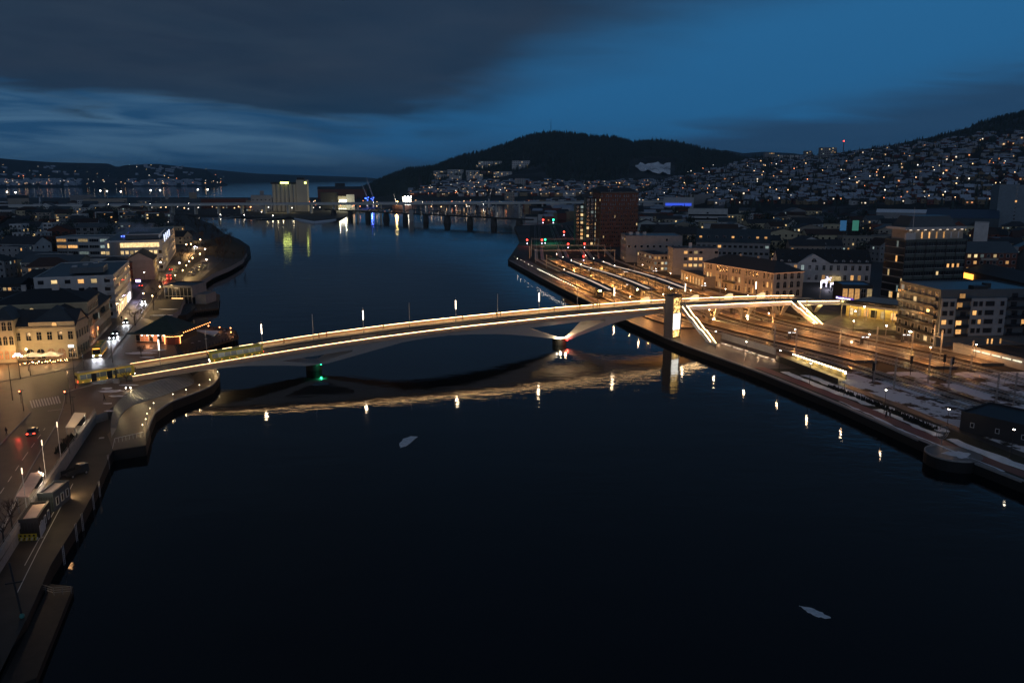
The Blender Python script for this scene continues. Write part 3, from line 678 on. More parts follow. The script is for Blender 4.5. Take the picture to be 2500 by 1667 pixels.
def bus(name, label, body, roofm, length, axles, lights=True, inner=0.35, dark_sides=False):
    """bus pointing along +x, origin at the middle of its length on the road"""
    t = thing(name, label, 'bus', (0, 0, 0)); L2 = length / 2; W2 = 1.27
    # body shell with a rounded roof
    sec = [(-W2, 0.32), (-W2, 1.15), (-W2 + 0.02, 2.75), (-W2 + 0.22, 3.05), (W2 - 0.22, 3.05), (W2 - 0.02, 2.75), (W2, 1.15), (W2, 0.32)]
    xs = [(-L2, 0.96), (-L2 + 0.25, 1.0), (L2 - 0.5, 1.0), (L2 - 0.12, 0.97), (L2, 0.92)]
    mb = MB(); mb.tube([[(x, y * k, 0.32 + (z - 0.32) * (k if z > 1 else 1)) for y, z in sec] for x, k in xs]); mb.build('body', body, t)
    mb = MB(); mb.tube([[(x, y, z) for y, z in ((-1.0, 3.06), (-0.85, 3.12), (0.85, 3.12), (1.0, 3.06))] for x in (-L2 + 0.3, L2 - 0.4)]); mb.build('roof', roofm, t)
    for x, l in ((-L2 + 1.5, 1.8), (-0.2, 2.2), (L2 - 3.2, 1.6)):
        mb = MB(); mb.box(x, 0, 3.12, l, 1.3, 0.16, taper=0.9); mb.build('roof_unit', roofm if dark_sides else body, t)
    nwin = int(length / 1.75); x = -L2 + 0.6; wl = (length - 1.4) / nwin
    gm = EM('bus_window_' + name, (0.75, 0.8, 0.7), inner * 0.25, 0.5)
    gm.node_tree.nodes['Principled BSDF'].inputs['Base Color'].default_value = (0.02, 0.02, 0.02, 1)
    wm_ = MB(); wm_.box(0, 0, 1.3, wl - 0.1, 0.03, 1.25); wme = wm_.mesh('window', gm)
    for i in range(nwin):
        for s_ in (-1, 1):
            o = add('window', wme, t); o.location = (x + wl * (i + 0.5), s_ * (W2 + 0.008), 0)
    if dark_sides:
        for xx in (-L2 * 0.45, L2 * 0.1):
            mb = MB(); mb.box(xx, -W2 - 0.02, 0.36, 1.3, 0.03, 2.2); mb.build('door', m_cglass, t)
    mb = MB(); mb.box(L2 + 0.0, 0, 1.1, 0.04, 2.05, 1.45, taper=0.97); mb.build('windscreen', m_cglass, t)
    mb = MB(); mb.box(-L2 - 0.0, 0, 1.5, 0.04, 1.9, 0.9, taper=0.97); mb.build('rear_window', m_cglass, t)
    mb = MB(); mb.box(L2 - 0.02, 0, 2.6, 0.08, 1.9, 0.28); mb.build('destination_display', EM('amber_display_' + name, (1.0, 0.35, 0.05), 3.0 if lights else 1.0), t)
    for s_ in (-1, 1):
        mb = MB(); mb.box(L2 + 0.0, s_ * 0.95, 0.5, 0.1, 0.42, 0.3); mb.build('headlight', e_head if lights else e_lampw, t)
        mb = MB(); mb.box(-L2 - 0.02, s_ * 1.05, 0.7, 0.06, 0.25, 0.35); mb.build('tail_light', e_tail, t)
        mb = MB(); mb.box(L2 + 0.15, s_ * 1.42, 1.9, 0.2, 0.14, 0.5); mb.build('mirror', m_dark, t)
        for k in range(7):
            mb = MB(); mb.box(-L2 + 1.2 + k * (length - 2.4) / 6, s_ * (W2 + 0.01), 0.62, 0.1, 0.03, 0.08); mb.build('marker_light', e_amber, t)
    for ax in axles:
        for s_ in (-1, 1): wheel(t, ax, s_ * 1.12, 0.48)
    return t
m_yellow = mk_paint('bus_yellow', (0.70, 0.58, 0.08)); m_greenroof = mk_paint('bus_green', (0.05, 0.20, 0.035)); m_wroof = mk_paint('bus_white_roof', (0.42, 0.40, 0.34)); m_bblack = mk_paint('bus_black', (0.03, 0.03, 0.03))
s_b, _ = bridge_ray(578, 872, 5.6)
b1 = bus('bus', 'long yellow three-axle bus with tinted windows driving on the bridge', m_yellow, m_yellow, 14.9, (4.7, -3.3, -4.8), False, 0.5)
b1.location = BP(s_b, 5.6, zd(s_b) + 0.01); sl_ = math.atan((zd(s_b + 5) - zd(s_b - 5)) / 10); b1.rotation_euler = (0, sl_, BANG + math.pi)
b2 = bus('bus', 'yellow bus with white roof and dark windows turning at the bridge foot', m_yellow, m_wroof, 14.6, (4.6, -4.2), False, 0.25, True)
p0, p1 = Vector(G(199, 938, LZ)), Vector(G(306, 920, LZ)); c = (p0 + p1) / 2; b2.location = (c.x, c.y + 1.0, LZ + 0.02); b2.rotation_euler = (0, 0, math.atan2(p1.y - p0.y, p1.x - p0.x))
b3 = bus('bus', 'green roofed bus coming down the street with glaring headlights', m_yellow, m_greenroof, 12.4, (3.8, -3.4), True, 0.3)
p0, p1 = Vector(G(235, 887, LZ)), Vector(G(268, 842, LZ)); c = (p0 + p1) / 2; d = (p0 - p1); b3.location = (c.x - 1, c.y, LZ + 0.02); b3.rotation_euler = (0, 0, math.atan2(d.y, d.x))
HEADS = []
def heads(o, hx, power=2500):
    power *= .16
    """the pair of beams a vehicle throws on the wet road"""
    a = o.rotation_euler.z; x, y, z = o.location
    for s_ in (-0.7, 0.7):
        point('headlight_beam', (x + math.cos(a) * hx - math.sin(a) * s_, y + math.sin(a) * hx + math.cos(a) * s_, z + 0.75), power, (0.9, 0.92, 1.0), 0.12, spot=75, rot=(math.radians(78), 0, a - math.pi / 2))
heads(b3, 6.4, 1500)
def car(label, paint, on=True, tail=True, group=None):
    t = thing('car', label, 'car', (0, 0, 0), 0, group)
    lowp = [(-2.15, 0.35), (-2.2, 0.6), (-2.12, 0.92), (-1.6, 1.0), (1.0, 0.98), (1.9, 0.86), (2.18, 0.62), (2.2, 0.35)]
    mb = MB(); mb.tube([[(x, y, z if y in (-0.8, 0.8) else z) for x, z in lowp] for y in (-0.86, -0.8, 0.8, 0.86)]); mb.build('body', paint, t)
    cab = [(-1.75, 0.98), (-1.25, 1.42), (-0.2, 1.48), (0.35, 1.42), (1.1, 0.97)]
    mb = MB(); mb.tube([[(x, y * (1 if z < 1.1 else 0.84), z) for x, z in cab] for y in (-0.76, 0.76)]); mb.build('cabin', m_cglass, t)
    mb = MB(); mb.poly([(-1.2, -0.6, 1.44), (-1.2, 0.6, 1.44), (-0.2, 0.62, 1.5), (-0.2, -0.62, 1.5)]); mb.poly([(-0.2, -0.62, 1.5), (-0.2, 0.62, 1.5), (0.3, 0.6, 1.45), (0.3, -0.6, 1.45)]); mb.build('roof', paint, t)
    for s_ in (-1, 1):
        mb = MB(); mb.box(2.17, s_ * 0.62, 0.6, 0.1, 0.32, 0.16); mb.build('headlight', e_head if on else m_hub, t)
        mb = MB(); mb.box(-2.18, s_ * 0.62, 0.68, 0.08, 0.4, 0.16); mb.build('tail_light', e_tail if tail else m_dark, t)
        for x in (-1.35, 1.35): wheel(t, x, s_ * 0.78, 0.33, 0.2)
    mb = MB(); mb.box(-2.22, 0, 0.5, 0.02, 0.5, 0.12); mb.build('number_plate', m_paint, t)
    return t
m_car = [mk_paint('car_black', (0.015, 0.015, 0.018)), mk_paint('car_grey', (0.1, 0.1, 0.11)), mk_paint('car_white', (0.4, 0.4, 0.4)), mk_paint('car_blue', (0.03, 0.05, 0.10)), mk_paint('car_red', (0.18, 0.02, 0.02))]
def place_car(o, p, q, z=None):
    """at pixel p, nose towards pixel q"""
    z = z or LZ; a, b_ = Vector(G(*p, z)), Vector(G(*q, z)); d = b_ - a; o.location = (a.x, a.y, z + 0.015); o.rotation_euler = (0, 0, math.atan2(d.y, d.x)); return o
for k, (p, q, lb, pi_, pw) in enumerate((((275, 827), (258, 850), 'dark car with bright headlights right behind the green roofed bus', 3, 900), ((283, 817), (268, 840), 'grey car with glaring headlights, second in the queue behind the bus', 1, 1100),
                                      ((308, 789), (297, 808), 'car with headlights on beside the bare street tree', 0, 700), ((351, 738), (344, 752), 'white car with headlights on, farthest down the quay street', 2, 1200))):
    o = place_car(car(lb, m_car[pi_], True, False), p, q); heads(o, 2.3, pw)
o = place_car(car('black car with red tail lights alone on the road by the square', m_car[0], False, True), (80, 1060), (92, 1040))
point('tail_glow', (o.location.x - 1.5, o.location.y - 2.8, LZ + 0.6), 25, (1, .05, .03), 0.2)
# ------------------------------------------------------------------ buildings
WIN = {}
def win_mesh(w, h, style, fm, pm, ft=0.09):
    k = (round(w, 2), round(h, 2), style, fm.name, pm.name)
    if k in WIN: return WIN[k]
    mb = MB()
    if style == 'arch':
        n = 6; r = w / 2
        pts = [(-r, 0), (r, 0), (r, h - r)] + [(r * math.cos(math.pi * i / n), h - r + r * math.sin(math.pi * i / n)) for i in range(1, n)] + [(-r, h - r)]
        mb.poly([(x, -0.03, z) for x, z in pts], 1)
        q = [(x * (1 + 2 * ft / w), z + (ft if z > h - r else (-ft if z == 0 else 0))) for x, z in pts]
        for i in range(len(pts)):
            j = (i + 1) % len(pts); a, b, c, d = pts[i], pts[j], q[j], q[i]
            mb.poly([(a[0], -0.1, a[1]), (d[0], -0.1, d[1]), (c[0], -0.1, c[1]), (b[0], -0.1, b[1])], 0)
            mb.poly([(a[0], -0.1, a[1]), (b[0], -0.1, b[1]), (b[0], -0.02, b[1]), (a[0], -0.02, a[1])], 0)
        mb.box(0, -0.06, 0, 0.07, 0.05, h - 0.1, mi=0); mb.box(0, -0.06, h * 0.55, w, 0.05, 0.07, mi=0)
    else:
        mb.poly([(-w / 2, -0.03, 0), (w / 2, -0.03, 0), (w / 2, -0.03, h), (-w / 2, -0.03, h)], 1)
        if style != 'bare':
            for x in (-w / 2 - ft / 2 + 0.01, w / 2 + ft / 2 - 0.01): mb.box(x, -0.06, -ft, ft, 0.1, h + 2 * ft)
            for z in (-ft, h): mb.box(0, -0.06, z, w - 0.02, 0.1, ft)
            if style == 'cross': mb.box(0, -0.055, 0, 0.07, 0.07, h); mb.box(0, -0.05, h * 0.62, w, 0.05, 0.07)
            if style == 'split': mb.box(0, -0.055, 0, 0.07, 0.07, h)
            if style == 'strip':
                k2 = max(2, int(w / 1.4))
                for i in range(1, k2): mb.box(-w / 2 + w * i / k2, -0.055, 0, 0.07, 0.07, h)
        else: mb.box(0, -0.04, -0.1, w + 0.2, 0.08, 0.08)
    WIN[k] = mb.mesh('window', [fm, pm]); return WIN[k]
LITS = [e_win, e_win2, e_win2, e_win3]
m_gl = [m_glassd]
def facade(parent, face, w, d, z0, floors, fh, cols, ww, wh, sill, style='rect', lit=0.2, fm=None, lits=None, skip=None, margin=0.0, r=None):
    r = r or rnd
    L = w if face in 'fb' else d; fm = fm or m_frame; lits = lits or LITS
    ang = {'f': 0, 'r': math.pi / 2, 'b': math.pi, 'l': -math.pi / 2}[face]
    n = 0
    for k in range(floors):
        for c in range(cols):
            if skip and skip(k, c): continue
            u = margin + (L - 2 * margin) * (c + 0.5) / cols
            pos = {'f': (u, -0.002), 'r': (w + 0.002, u), 'b': (w - u, d + 0.002), 'l': (-0.002, d - u)}[face]
            pm = r.choice(lits) if r.random() < (lit(k, c) if callable(lit) else lit) else m_glassd
            o = add('window', win_mesh(ww, wh, style, fm, pm), parent); o.location = (pos[0], pos[1], z0 + k * fh + sill); o.rotation_euler = (0, 0, ang); n += 1
            if n >= 290: return
def roof(parent, kind, w, d, z, rm, rh, wallm, over=0.4, r=None):
    r = r or rnd
    mb = MB()
    if kind == 'flat':
        mb.box(w / 2, d / 2, z + 0.003, w - 0.6, d - 0.6, 0.15); o = mb.build('roof', rm, parent)
        mb = MB()
        for x, y, a, b in ((w / 2, 0.15, w + 0.1, 0.3), (w / 2, d - 0.15, w + 0.1, 0.3), (0.13, d / 2, 0.3, d - 0.6), (w - 0.13, d / 2, 0.3, d - 0.6)): mb.box(x, y, z + 0.002, a, b, 0.5)
        mb.build('parapet', wallm, parent)
    elif kind == 'gable':
        p = [(-over, -over, z), (w + over, -over, z), (w + over, d / 2, z + rh), (-over, d / 2, z + rh), (w + over, d + over, z), (-over, d + over, z)]
        mb.tube([[(x, -over, z), (x, d / 2, z + rh), (x, d + over, z), (x, d + over, z - 0.25), (x, d / 2, z + rh - 0.3), (x, -over, z - 0.25)] for x in (-over, w + over)]); o = mb.build('roof', rm, parent)
        mb = MB(); mb.poly([(0, 0.02, z), (0, d - 0.02, z), (0, d / 2, z + rh - 0.2)]); mb.build('gable_wall', wallm, parent); mb = MB(); mb.poly([(w, d - 0.02, z), (w, 0.02, z), (w, d / 2, z + rh - 0.2)]); mb.build('gable_wall', wallm, parent)
    elif kind == 'gabley':
        mb.tube([[(-over, y, z), (w / 2, y, z + rh), (w + over, y, z), (w + over, y, z - 0.25), (w / 2, y, z + rh - 0.3), (-over, y, z - 0.25)] for y in (-over, d + over)]); o = mb.build('roof', rm, parent)
        mb = MB(); mb.poly([(0.02, 0, z), (w / 2, 0, z + rh - 0.2), (w - 0.02, 0, z)]); mb.build('gable_wall', wallm, parent); mb = MB(); mb.poly([(w - 0.02, d, z), (w / 2, d, z + rh - 0.2), (0.02, d, z)]); mb.build('gable_wall', wallm, parent)
    else:  # hip
        i = min(w, d) / 2
        if w >= d: R = [(i, d / 2, z + rh), (w - i, d / 2, z + rh)]
        else: R = [(w / 2, i, z + rh), (w / 2, d - i, z + rh)]
        c = [(-over, -over, z), (w + over, -over, z), (w + over, d + over, z), (-over, d + over, z)]
        if w >= d: fs = [[c[0], c[1], R[1], R[0]], [c[1], c[2], R[1]], [c[2], c[3], R[0], R[1]], [c[3], c[0], R[0]]]
        else: fs = [[c[0], c[1], R[0]], [c[1], c[2], R[1], R[0]], [c[2], c[3], R[1]], [c[3], c[0], R[0], R[1]]]
        for f in fs: mb.poly(f)
        mb.box(w / 2, d / 2, z - 0.3, w + 2 * over, d + 2 * over, 0.29); o = mb.build('roof', rm, parent)
    return o
def chimney(ro, x, y, z, s=0.9, h=1.6, mat=None): mb = MB(); mb.box(x, y, z, s, s * 0.8, h); mb.box(x, y, z + h, s + 0.2, s, 0.15); mb.build('chimney', mat or m_conc, ro)
OCC = []
def block(name, label, A, B, depth, h, wallm, rk='flat', rm=None, rh=4, z0=GZ, cat='building', group=None, wins=(), floors=3, plinth=True, occ=True):
    """building whose front wall runs from A (left) to B (right); wins: (face, cols, ww, wh, sill, style, lit)"""
    A = Vector(A); B = Vector(B); w = (B - A).length; ang = math.atan2((B - A).y, (B - A).x)
    t = thing(name, label, cat, (A.x, A.y, z0), ang, group)
    mb = MB(); mb.box(w / 2, depth / 2, 0, w, depth, h); mb.build('wall', wallm, t)
    t['_w'] = w; ro = roof(t, rk, w, depth, h, rm or m_roofd, rh, wallm)
    fh = h / floors
    for wn in wins:
        face, cols, ww, wh, sill, style, lit = wn[:7]; kw = wn[7] if len(wn) > 7 else {}
        facade(t, face, w, depth, kw.get('z', 0), kw.get('floors', floors), kw.get('fh', fh), cols, ww, wh, sill, style, lit, kw.get('fm'), kw.get('lits'), kw.get('skip'), kw.get('margin', 0.0))
    if occ:
        c = A + (B - A) / 2 + Vector((-(B - A).y, (B - A).x)).normalized() * depth / 2; OCC.append((c.x, c.y, math.hypot(w, depth) / 2 * 0.95))
    del t['_w']
    return t, w, ro
m_roofd = RM('dark_slate_roof', (0.03, 0.033, 0.038), 0.6, 0.3)
m_roofm = RM('wet_metal_roof', (0.06, 0.075, 0.085), 0.35, 0.3)
m_rooft = RM('tile_roof', (0.05, 0.030, 0.025), 0.7, 0.3)
m_cream = RM('cream_render', (0.50, 0.42, 0.27), 0.8, 0.05)
m_whiter = RM('white_render', (0.46, 0.46, 0.45), 0.8, 0.08)
m_greyr = RM('grey_render', (0.25, 0.25, 0.25), 0.8, 0.15)
m_beige = RM('beige_render', (0.30, 0.26, 0.21), 0.8, 0.15)
m_brick = RM('red_brick', (0.15, 0.055, 0.038), 0.85, 0.15)
m_brown = RM('rust_cladding', (0.15, 0.058, 0.034), 0.7, 0.03, noise_s=0.15)
m_blackc = RM('black_cladding', (0.02, 0.02, 0.022), 0.6, 0.1)
m_bluegrey = RM('blue_grey_cladding', (0.055, 0.075, 0.09), 0.5, 0.05)
m_stone = RM('pale_stone', (0.42, 0.36, 0.29), 0.8, 0.05)
R_ = G
# --- rust coloured tower hotel
t, w, ro = block('tower_block', 'tall rust brown tower block with tiny scattered windows beyond the platforms', (70.6, 660), (101.5, 667), 21, 42, m_brown, 'flat', m_blackc, floors=13,
      wins=(('f', 17, 0.75, 1.7, 0.8, 'bare', 0.03, dict(skip=lambda k, c: (k * 7 + c * 5) % 4 == 1)), ('l', 5, 0.9, 1.6, 0.8, 'bare', 0.02)))
mb = MB(); mb.tube([[(x, -0.2, 42.5), (x, 21, 42.5), (x, 21, 46.5), (x, -0.2, 43.0)] for x in (0.2, w)]); mb.build('sloping_roof_screen', m_blackc, t)
mb = MB(); mb.beam((0, -0.3, 43.1), (w, -0.3, 43.1), 0.25); mb.build('roof_edge', m_stone, t)
mb = MB(); mb.beam((w * 0.27, 2, 43.5), (w * 0.27, 2, 45.2), 0.25); mb.beam((w * 0.2, 2, 45.2), (w * 0.34, 2, 45.2), 0.25); mb.build('roof_unit', m_steel, t)
block('office_block', 'dark slim block with stacked lit windows against the rust brown tower', (60, 672), (70, 672), 20, 38, m_blackc, 'flat', floors=12, wins=(('f', 3, 1.8, 2.0, 0.8, 'rect', lambda k, c: 0.9 if c == 2 else 0.12),))
block('office_block', 'black block with a lit stair column, leftmost beside the rust brown tower', (53, 690), (60, 690), 18, 32, m_blackc, 'flat', floors=10, wins=(('f', 2, 2.0, 2.0, 0.8, 'rect', lambda k, c: 0.85 if c == 1 else 0.1),))
mb = MB(); pos = G(1432, 594); t = thing('stair_wedge', 'slanted blue grey metal wedge in front of the black blocks', 'stair tower', (pos[0], pos[1], GZ)); mb.tube([[(0, 0, 0), (0, 3, 0), (0, 3, 17), (0, 0, 17)], [(4.4, 0, 0), (4.4, 3, 0), (4.4, 3, 14), (4.4, 0, 14)]]); mb.build('wall', m_bluegrey, t)
# --- grey complex left of the old station
t, w, ro = block('office_building', 'large plain grey concrete building with three rooftop ducts', (75, 541), (112, 541), 26, 17.0, m_greyr, 'flat', m_roofm, floors=4, wins=(('f', 9, 1.5, 1.6, 1.2, 'rect', 0.03, dict(skip=lambda k, c: k != 2 and c != 6)), ('l', 6, 1.6, 1.6, 1.2, 'rect', 0.05)))
for i in range(3): mb = MB(); mb.box(4.0 + i * 4.6, 8, 17.4, 2.2, 2.2, 2.0); mb.build('roof_duct', m_whiter, t)
t, w, ro = block('office_building', 'low grey office wing with balconies standing in front of the plain concrete block', G(1555, 650), G(1595, 663), 11, 9.6, m_greyr, 'flat', m_roofd, floors=3, wins=(('f', 7, 1.6, 1.4, 1.0, 'rect', 0.12), ('r', 5, 1.4, 1.5, 0.9, 'rect', 0.5)))
t, w, ro = block('office_building', 'pale grey office building with warm lit windows and a corner of lit glass', G(1641, 671), G(1752, 671), 16, 14.8, m_greyr, 'flat', m_roofd, floors=4,
      wins=(('f', 9, 2.0, 1.6, 1.0, 'rect', lambda k, c: 0.75 if 2 <= c <= 5 and k in (1, 2, 3) else 0.5, dict(skip=lambda k, c: not (c in (2, 3, 4, 5) or c == 8) or k == 0, lits=[e_win, e_win2])), ('l', 4, 1.4, 1.6, 1.0, 'rect', 0.05)))
mb = MB(); mb.box(w * 0.42, 6, 15, 1.6, 1.6, 3.0); mb.build('chimney', m_whiter, t)
# glazed annex with lit arches between office and station
P0, P1 = G(1662, 683), G(1718, 703)
t, w, ro = block('station_hall', 'low glazed station hall with glowing arched gables', P0, P1, 10, 5.0, m_beige, 'flat', m_roofd, floors=1, wins=(('f', 8, 1.5, 3.6, 0.5, 'arch', 1.0, dict(lits=[e_win, e_win2])),))
# --- old station building with arched windows
A = (99.6, 425); B = (120.6, 376)
t, w, ro = block('station_building', 'long three storey stone station building with rows of arched windows and dark hip roof', A, B, 17.5, 12.2, m_stone, 'hip', m_roofd, 4.6, floors=3,
      wins=(('f', 21, 1.15, 2.5, 0.9, 'arch', lambda k, c: 0.35 if k < 2 else 0.06, dict(skip=lambda k, c: c in (3, 8, 12, 17), lits=[e_win, e_win2], fm=m_stone)), ('r', 4, 1.9, 2.9, 0.8, 'arch', 0.12, dict(fm=m_stone, margin=0.8)), ('l', 5, 1.3, 2.5, 0.9, 'arch', 0.1)))
mb = MB()
for z in (3.9, 8.0): mb.box(w / 2, -0.08, z, w + 0.3, 0.16, 0.18); mb.box(w + 0.08, 17.5 / 2, z, 0.16, 17.7, 0.18)
mb.build('cornice', m_stone, t)
mb = MB(); mb.box(w / 2, -0.45, 11.85, w + 1.0, 0.5, 0.14); mb.box(w + 0.45, 8.75, 11.85, 0.5, 18, 0.14); mb.build('eaves_light_strip', EM('eaves_glow', (1.0, 0.42, 0.2), 0.55), t)
for x in (0.03, 0.33, 0.38, 0.61, 0.66, 0.97): mb = MB(); mb.box(w * x, -0.1, 0, 0.7, 0.22, 11.8); mb.build('pilaster', m_stone, t)
mb = MB(); mb.box(w * 0.42, -1.0, 4.0, 8, 1.8, 0.25); mb.box(w * 0.42, -1.85, 4.25, 8, 0.08, 0.9); mb.build('balcony', m_dark, t)
for x in (0.35, 0.6, 0.78): chimney(ro, w * x, 8.7, 16, 1.0, 1.5)
# --- white building with pediment on the square
A = (143, 440); B = (190.5, 434)
t, w, ro = block('town_house', 'white building with triangular pediment and dark dormered roof on the square', A, B, 17, 10.4, m_whiter, 'gable', m_roofd, 6.6, floors=2,
      wins=(('f', 13, 1.5, 2.6, 1.3, 'cross', lambda k, c: 0.30 if k == 0 else 0.18), ('r', 3, 1.4, 2.4, 1.3, 'cross', 0.2)))
px0, px1 = w * 0.22, w * 0.55
mb = MB(); mb.tube([[(px0, y, 10.2), (px1, y, 10.2), ((px0 + px1) / 2, y, 14.6)] for y in (-0.7, 4.0)]); mb.build('pediment', m_whiter, t)
mb = MB(); mb.tube([[(px0 - 0.5, y, 10.3), ((px0 + px1) / 2, y, 14.95), (px1 + 0.5, y, 10.3), (px1 + 0.5, y, 10.0), ((px0 + px1) / 2, y, 14.6), (px0 - 0.5, y, 10.0)] for y in (-1.0, 4.2)]); mb.build('pediment_roof', m_frame, t)
o = add('window', win_mesh(2.6, 2.0, 'arch', m_frame, m_glassd), t); o.location = ((px0 + px1) / 2, -0.71, 10.8)
for i in range(12):
    x = w * (i + 0.5) / 12
    if px0 - 1 < x < px1 + 1: continue
    mb = MB(); r0 = 0.8; mb.tube([[(x + r0 * math.cos(math.pi * k / 6), y, 11.0 + r0 * 1.2 * math.sin(math.pi * k / 6)) for k in range(7)] for y in (0.3, 3.0)]); dmr = mb.build('dormer', m_frame, t)
    o = add('pane', win_mesh(0.8, 0.9, 'arch', m_frame, m_glassd), dmr); o.location = (x, 0.28, 11.0)
for i in range(11): mb = MB(); x = w * (i + 0.6) / 11; mb.tube([[(x, 3.9 + k, 13.5 + k * 0.75) , (x + 1.1, 3.9 + k, 13.5 + k * 0.75), (x + 1.1, 3.9 + k, 13.62 + k * 0.75), (x, 3.9 + k, 13.62 + k * 0.75)] for k in (0, 1.3)]); mb.build('skylight', m_glassd, t)
for x in (0.74, 0.83, 0.92): point('facade_uplight', (A[0] + (B[0] - A[0]) * x, A[1] - 3.6, GZ + 1.2), 420, (1, .85, .6), 0.15)
mb = MB(); mb.box(w * 0.62, -1.2, 0, 6, 2.4, 3.4, taper=0.9); mb.build('glass_porch', EM('porch_glow', (1.0, 0.7, 0.3), 0.5, 0.3), t)
# --- office tower with penthouse
A = (178.5, 373); B = (210.5, 381)
m_tgreen = RM('dark_green_panels', (0.045, 0.06, 0.055), 0.45, 0.04)
t, w, ro = block('office_tower', 'dark office tower with gridded glass front and white roofed penthouse', A, B, 13.5, 27, m_tgreen, 'flat', m_roofd, floors=8,
      wins=(('f', 24, 1.15, 1.7, 0.9, 'bare', lambda k, c: 0.55 if k == 4 and c > 16 else 0.03), ('l', 12, 1.2, 2.8, 0.3, 'bare', lambda k, c: 0.4 if c in (4, 5) and k in (0, 2, 3) else 0.03)))
mb = MB()
for k in range(9):
    for dz_ in (0.05, 0.75): mb.box(w / 2, -0.07, min(27 - 0.2, k * 27 / 8 + dz_ - 0.1), w, 0.12, 0.10)
o = mb.build('cornice', M('pale_green_trim', (0.16, 0.19, 0.17), 0.5), t)
for i in range(7): mb = MB(); mb.box(w * i / 6, -0.13, 0, 0.35, 0.24, 27); mb.build('pilaster', m_dark, t)
mb = MB(); mb.box(w * 0.52, 7, 27.4, w * 0.9, 11, 4.5); ph = mb.build('penthouse', m_beige, t)
mb = MB(); mb.box(w * 0.48, 6.7, 31.9, w * 1.0, 13, 1.1); mb.build('roof_slab', m_whiter, t)
mb = MB(); mb.box(w * 0.45, 6.9, 33.0, w * 0.80, 11, 5.0, taper=0.76); mb.build('upper_roof', m_roofm, t)
for i in range(8):
    mb = MB(); mb.box(w * (0.05 + 0.12 * i), 1.44, 27.9, 0.7, 0.1, 2.8); mb.build('lit_window', e_win if i in (2, 3, 4, 5) else m_frame, ph)
    mb = MB(); mb.box(w * (0.08 + 0.12 * i), 0.6, 31.72, 0.9, 0.5, 0.14); mb.build('soffit_light', EM('soffit', (1, .8, .6), 2.0) if 'soffit' not in bpy.data.materials else bpy.data.materials['soffit'], ph)
mb = MB(); mb.cyl((4.0, 1.0, 27), (4.0, 1.0, 42), 0.12, 0.05); mb.build('flagpole', m_frame, t)
mb = MB(); mb.box(2.6, 0.7, 27.1, 5.2, 1.0, 3.3); mb.build('white_screen', m_whiter, t)
# --- blue-grey flats on the right
A = (141.5, 268); B = (176, 271.5)
t, w, ro = block('apartment_block', 'blue grey apartment block with two pale window panels and glazed balconies beside the yard', A, B, 24, 18.6, m_bluegrey, 'flat', m_roofm, floors=6,
      wins=(('l', 6, 1.8, 1.6, 0.9, 'rect', 0.12),))
m_panel = RM('pale_blue_panel', (0.15, 0.19, 0.22), 0.6, 0.05)
for x0_, x1_ in ((0.2, 5.4), (10.5, 23.2)):
    mb = MB(); mb.box((x0_ + x1_) / 2, -0.35, 3.6, x1_ - x0_, 0.7, 12.6); mb.build('wall_panel', m_panel, t)
for k in range(4):
    z = 4.6 + k * 3.0
    for x, ww, lt in ((1.5, 1.7, 0.2), (3.9, 1.3, 0.3), (12.0, 1.4, 0.4), (14.0, 1.1, 0.4), (17.2, 3.0, 0.05), (21.6, 1.2, 0.0)):
        o = add('window', win_mesh(ww, 1.5, 'rect', m_frameD, e_win if rnd.random() < lt else m_glassd), t); o.location = (x, -0.702, z)
e_balc = EM('balcony_glow', (1.0, 0.55, 0.22), 0.22, 0.9)
for k in range(5):
    z = 3.2 + k * 3.0
    for xa, xb in ((5.7, 10.2), (23.6, 28.6), (28.9, 34.2)):
        mb = MB(); mb.box((xa + xb) / 2, -0.6, z, xb - xa, 1.2, 0.18); bl = mb.build('balcony', m_frameD, t)
        mb = MB(); mb.box((xa + xb) / 2, -1.15, z + 0.18, xb - xa, 0.05, 1.0); mb.build('balcony_glass', m_glassd, bl)
        o = add('window', win_mesh(2.0, 2.0, 'rect', m_frameD, e_win if rnd.random() < 0.45 and xa < 20 else (e_win if rnd.random() < 0.12 else m_glassd)), t); o.location = ((xa + xb) / 2 + rnd.uniform(-1, 1), -0.002, z + 0.5)
for k in range(5):
    z = 3.2 + k * 3.0; mb = MB(); mb.box(-0.6, 12, z, 1.2, 22, 0.18); bl = mb.build('balcony', m_frameD, t)
    mb = MB(); mb.box(-1.15, 12, z + 0.18, 0.05, 22, 1.0); mb.build('balcony_glass', m_glassd, bl)
mb = MB(); mb.box(15, 3, 18.8, 5, 3, 1.2); mb.box(20, 6, 18.8, 2, 2, 1.6); mb.build('roof_unit', m_dark, t)
for x in (18.4, 19.9, 23): mb = MB(); mb.box(x, -0.05, 0.6, 0.5, 0.08, 1.7); mb.build('lit_door', e_win, t)
# white-dash wall building behind to the right, brick flats, dark arched hall with glowing end
t, w, ro = block('apartment_block', 'brick apartment block with lit balconies right of the office tower', (232, 425), (262, 425), 20, 17, m_brick, 'gable', m_roofm, 5, floors=5, wins=(('f', 9, 1.6, 1.6, 0.9, 'rect', 0.22), ('l', 4, 1.4, 1.5, 0.9, 'rect', 0.1)))
for k in range(4): mb = MB(); mb.box(w * 0.5, -0.7, 3.2 + k * 3.3, 9, 1.4, 0.2); mb.box(w * 0.5, -1.38, 3.4 + k * 3.3, 9, 0.06, 0.9); mb.build('balcony', m_beige, t)
block('apartment_block', 'grey apartment block with a lit ground floor arcade at the right edge of town', (266, 418), (300, 414), 18, 15, m_greyr, 'gable', m_roofm, 4, floors=5, wins=(('f', 12, 1.4, 1.6, 0.9, 'cross', lambda k, c: 0.95 if k == 0 else 0.12),))
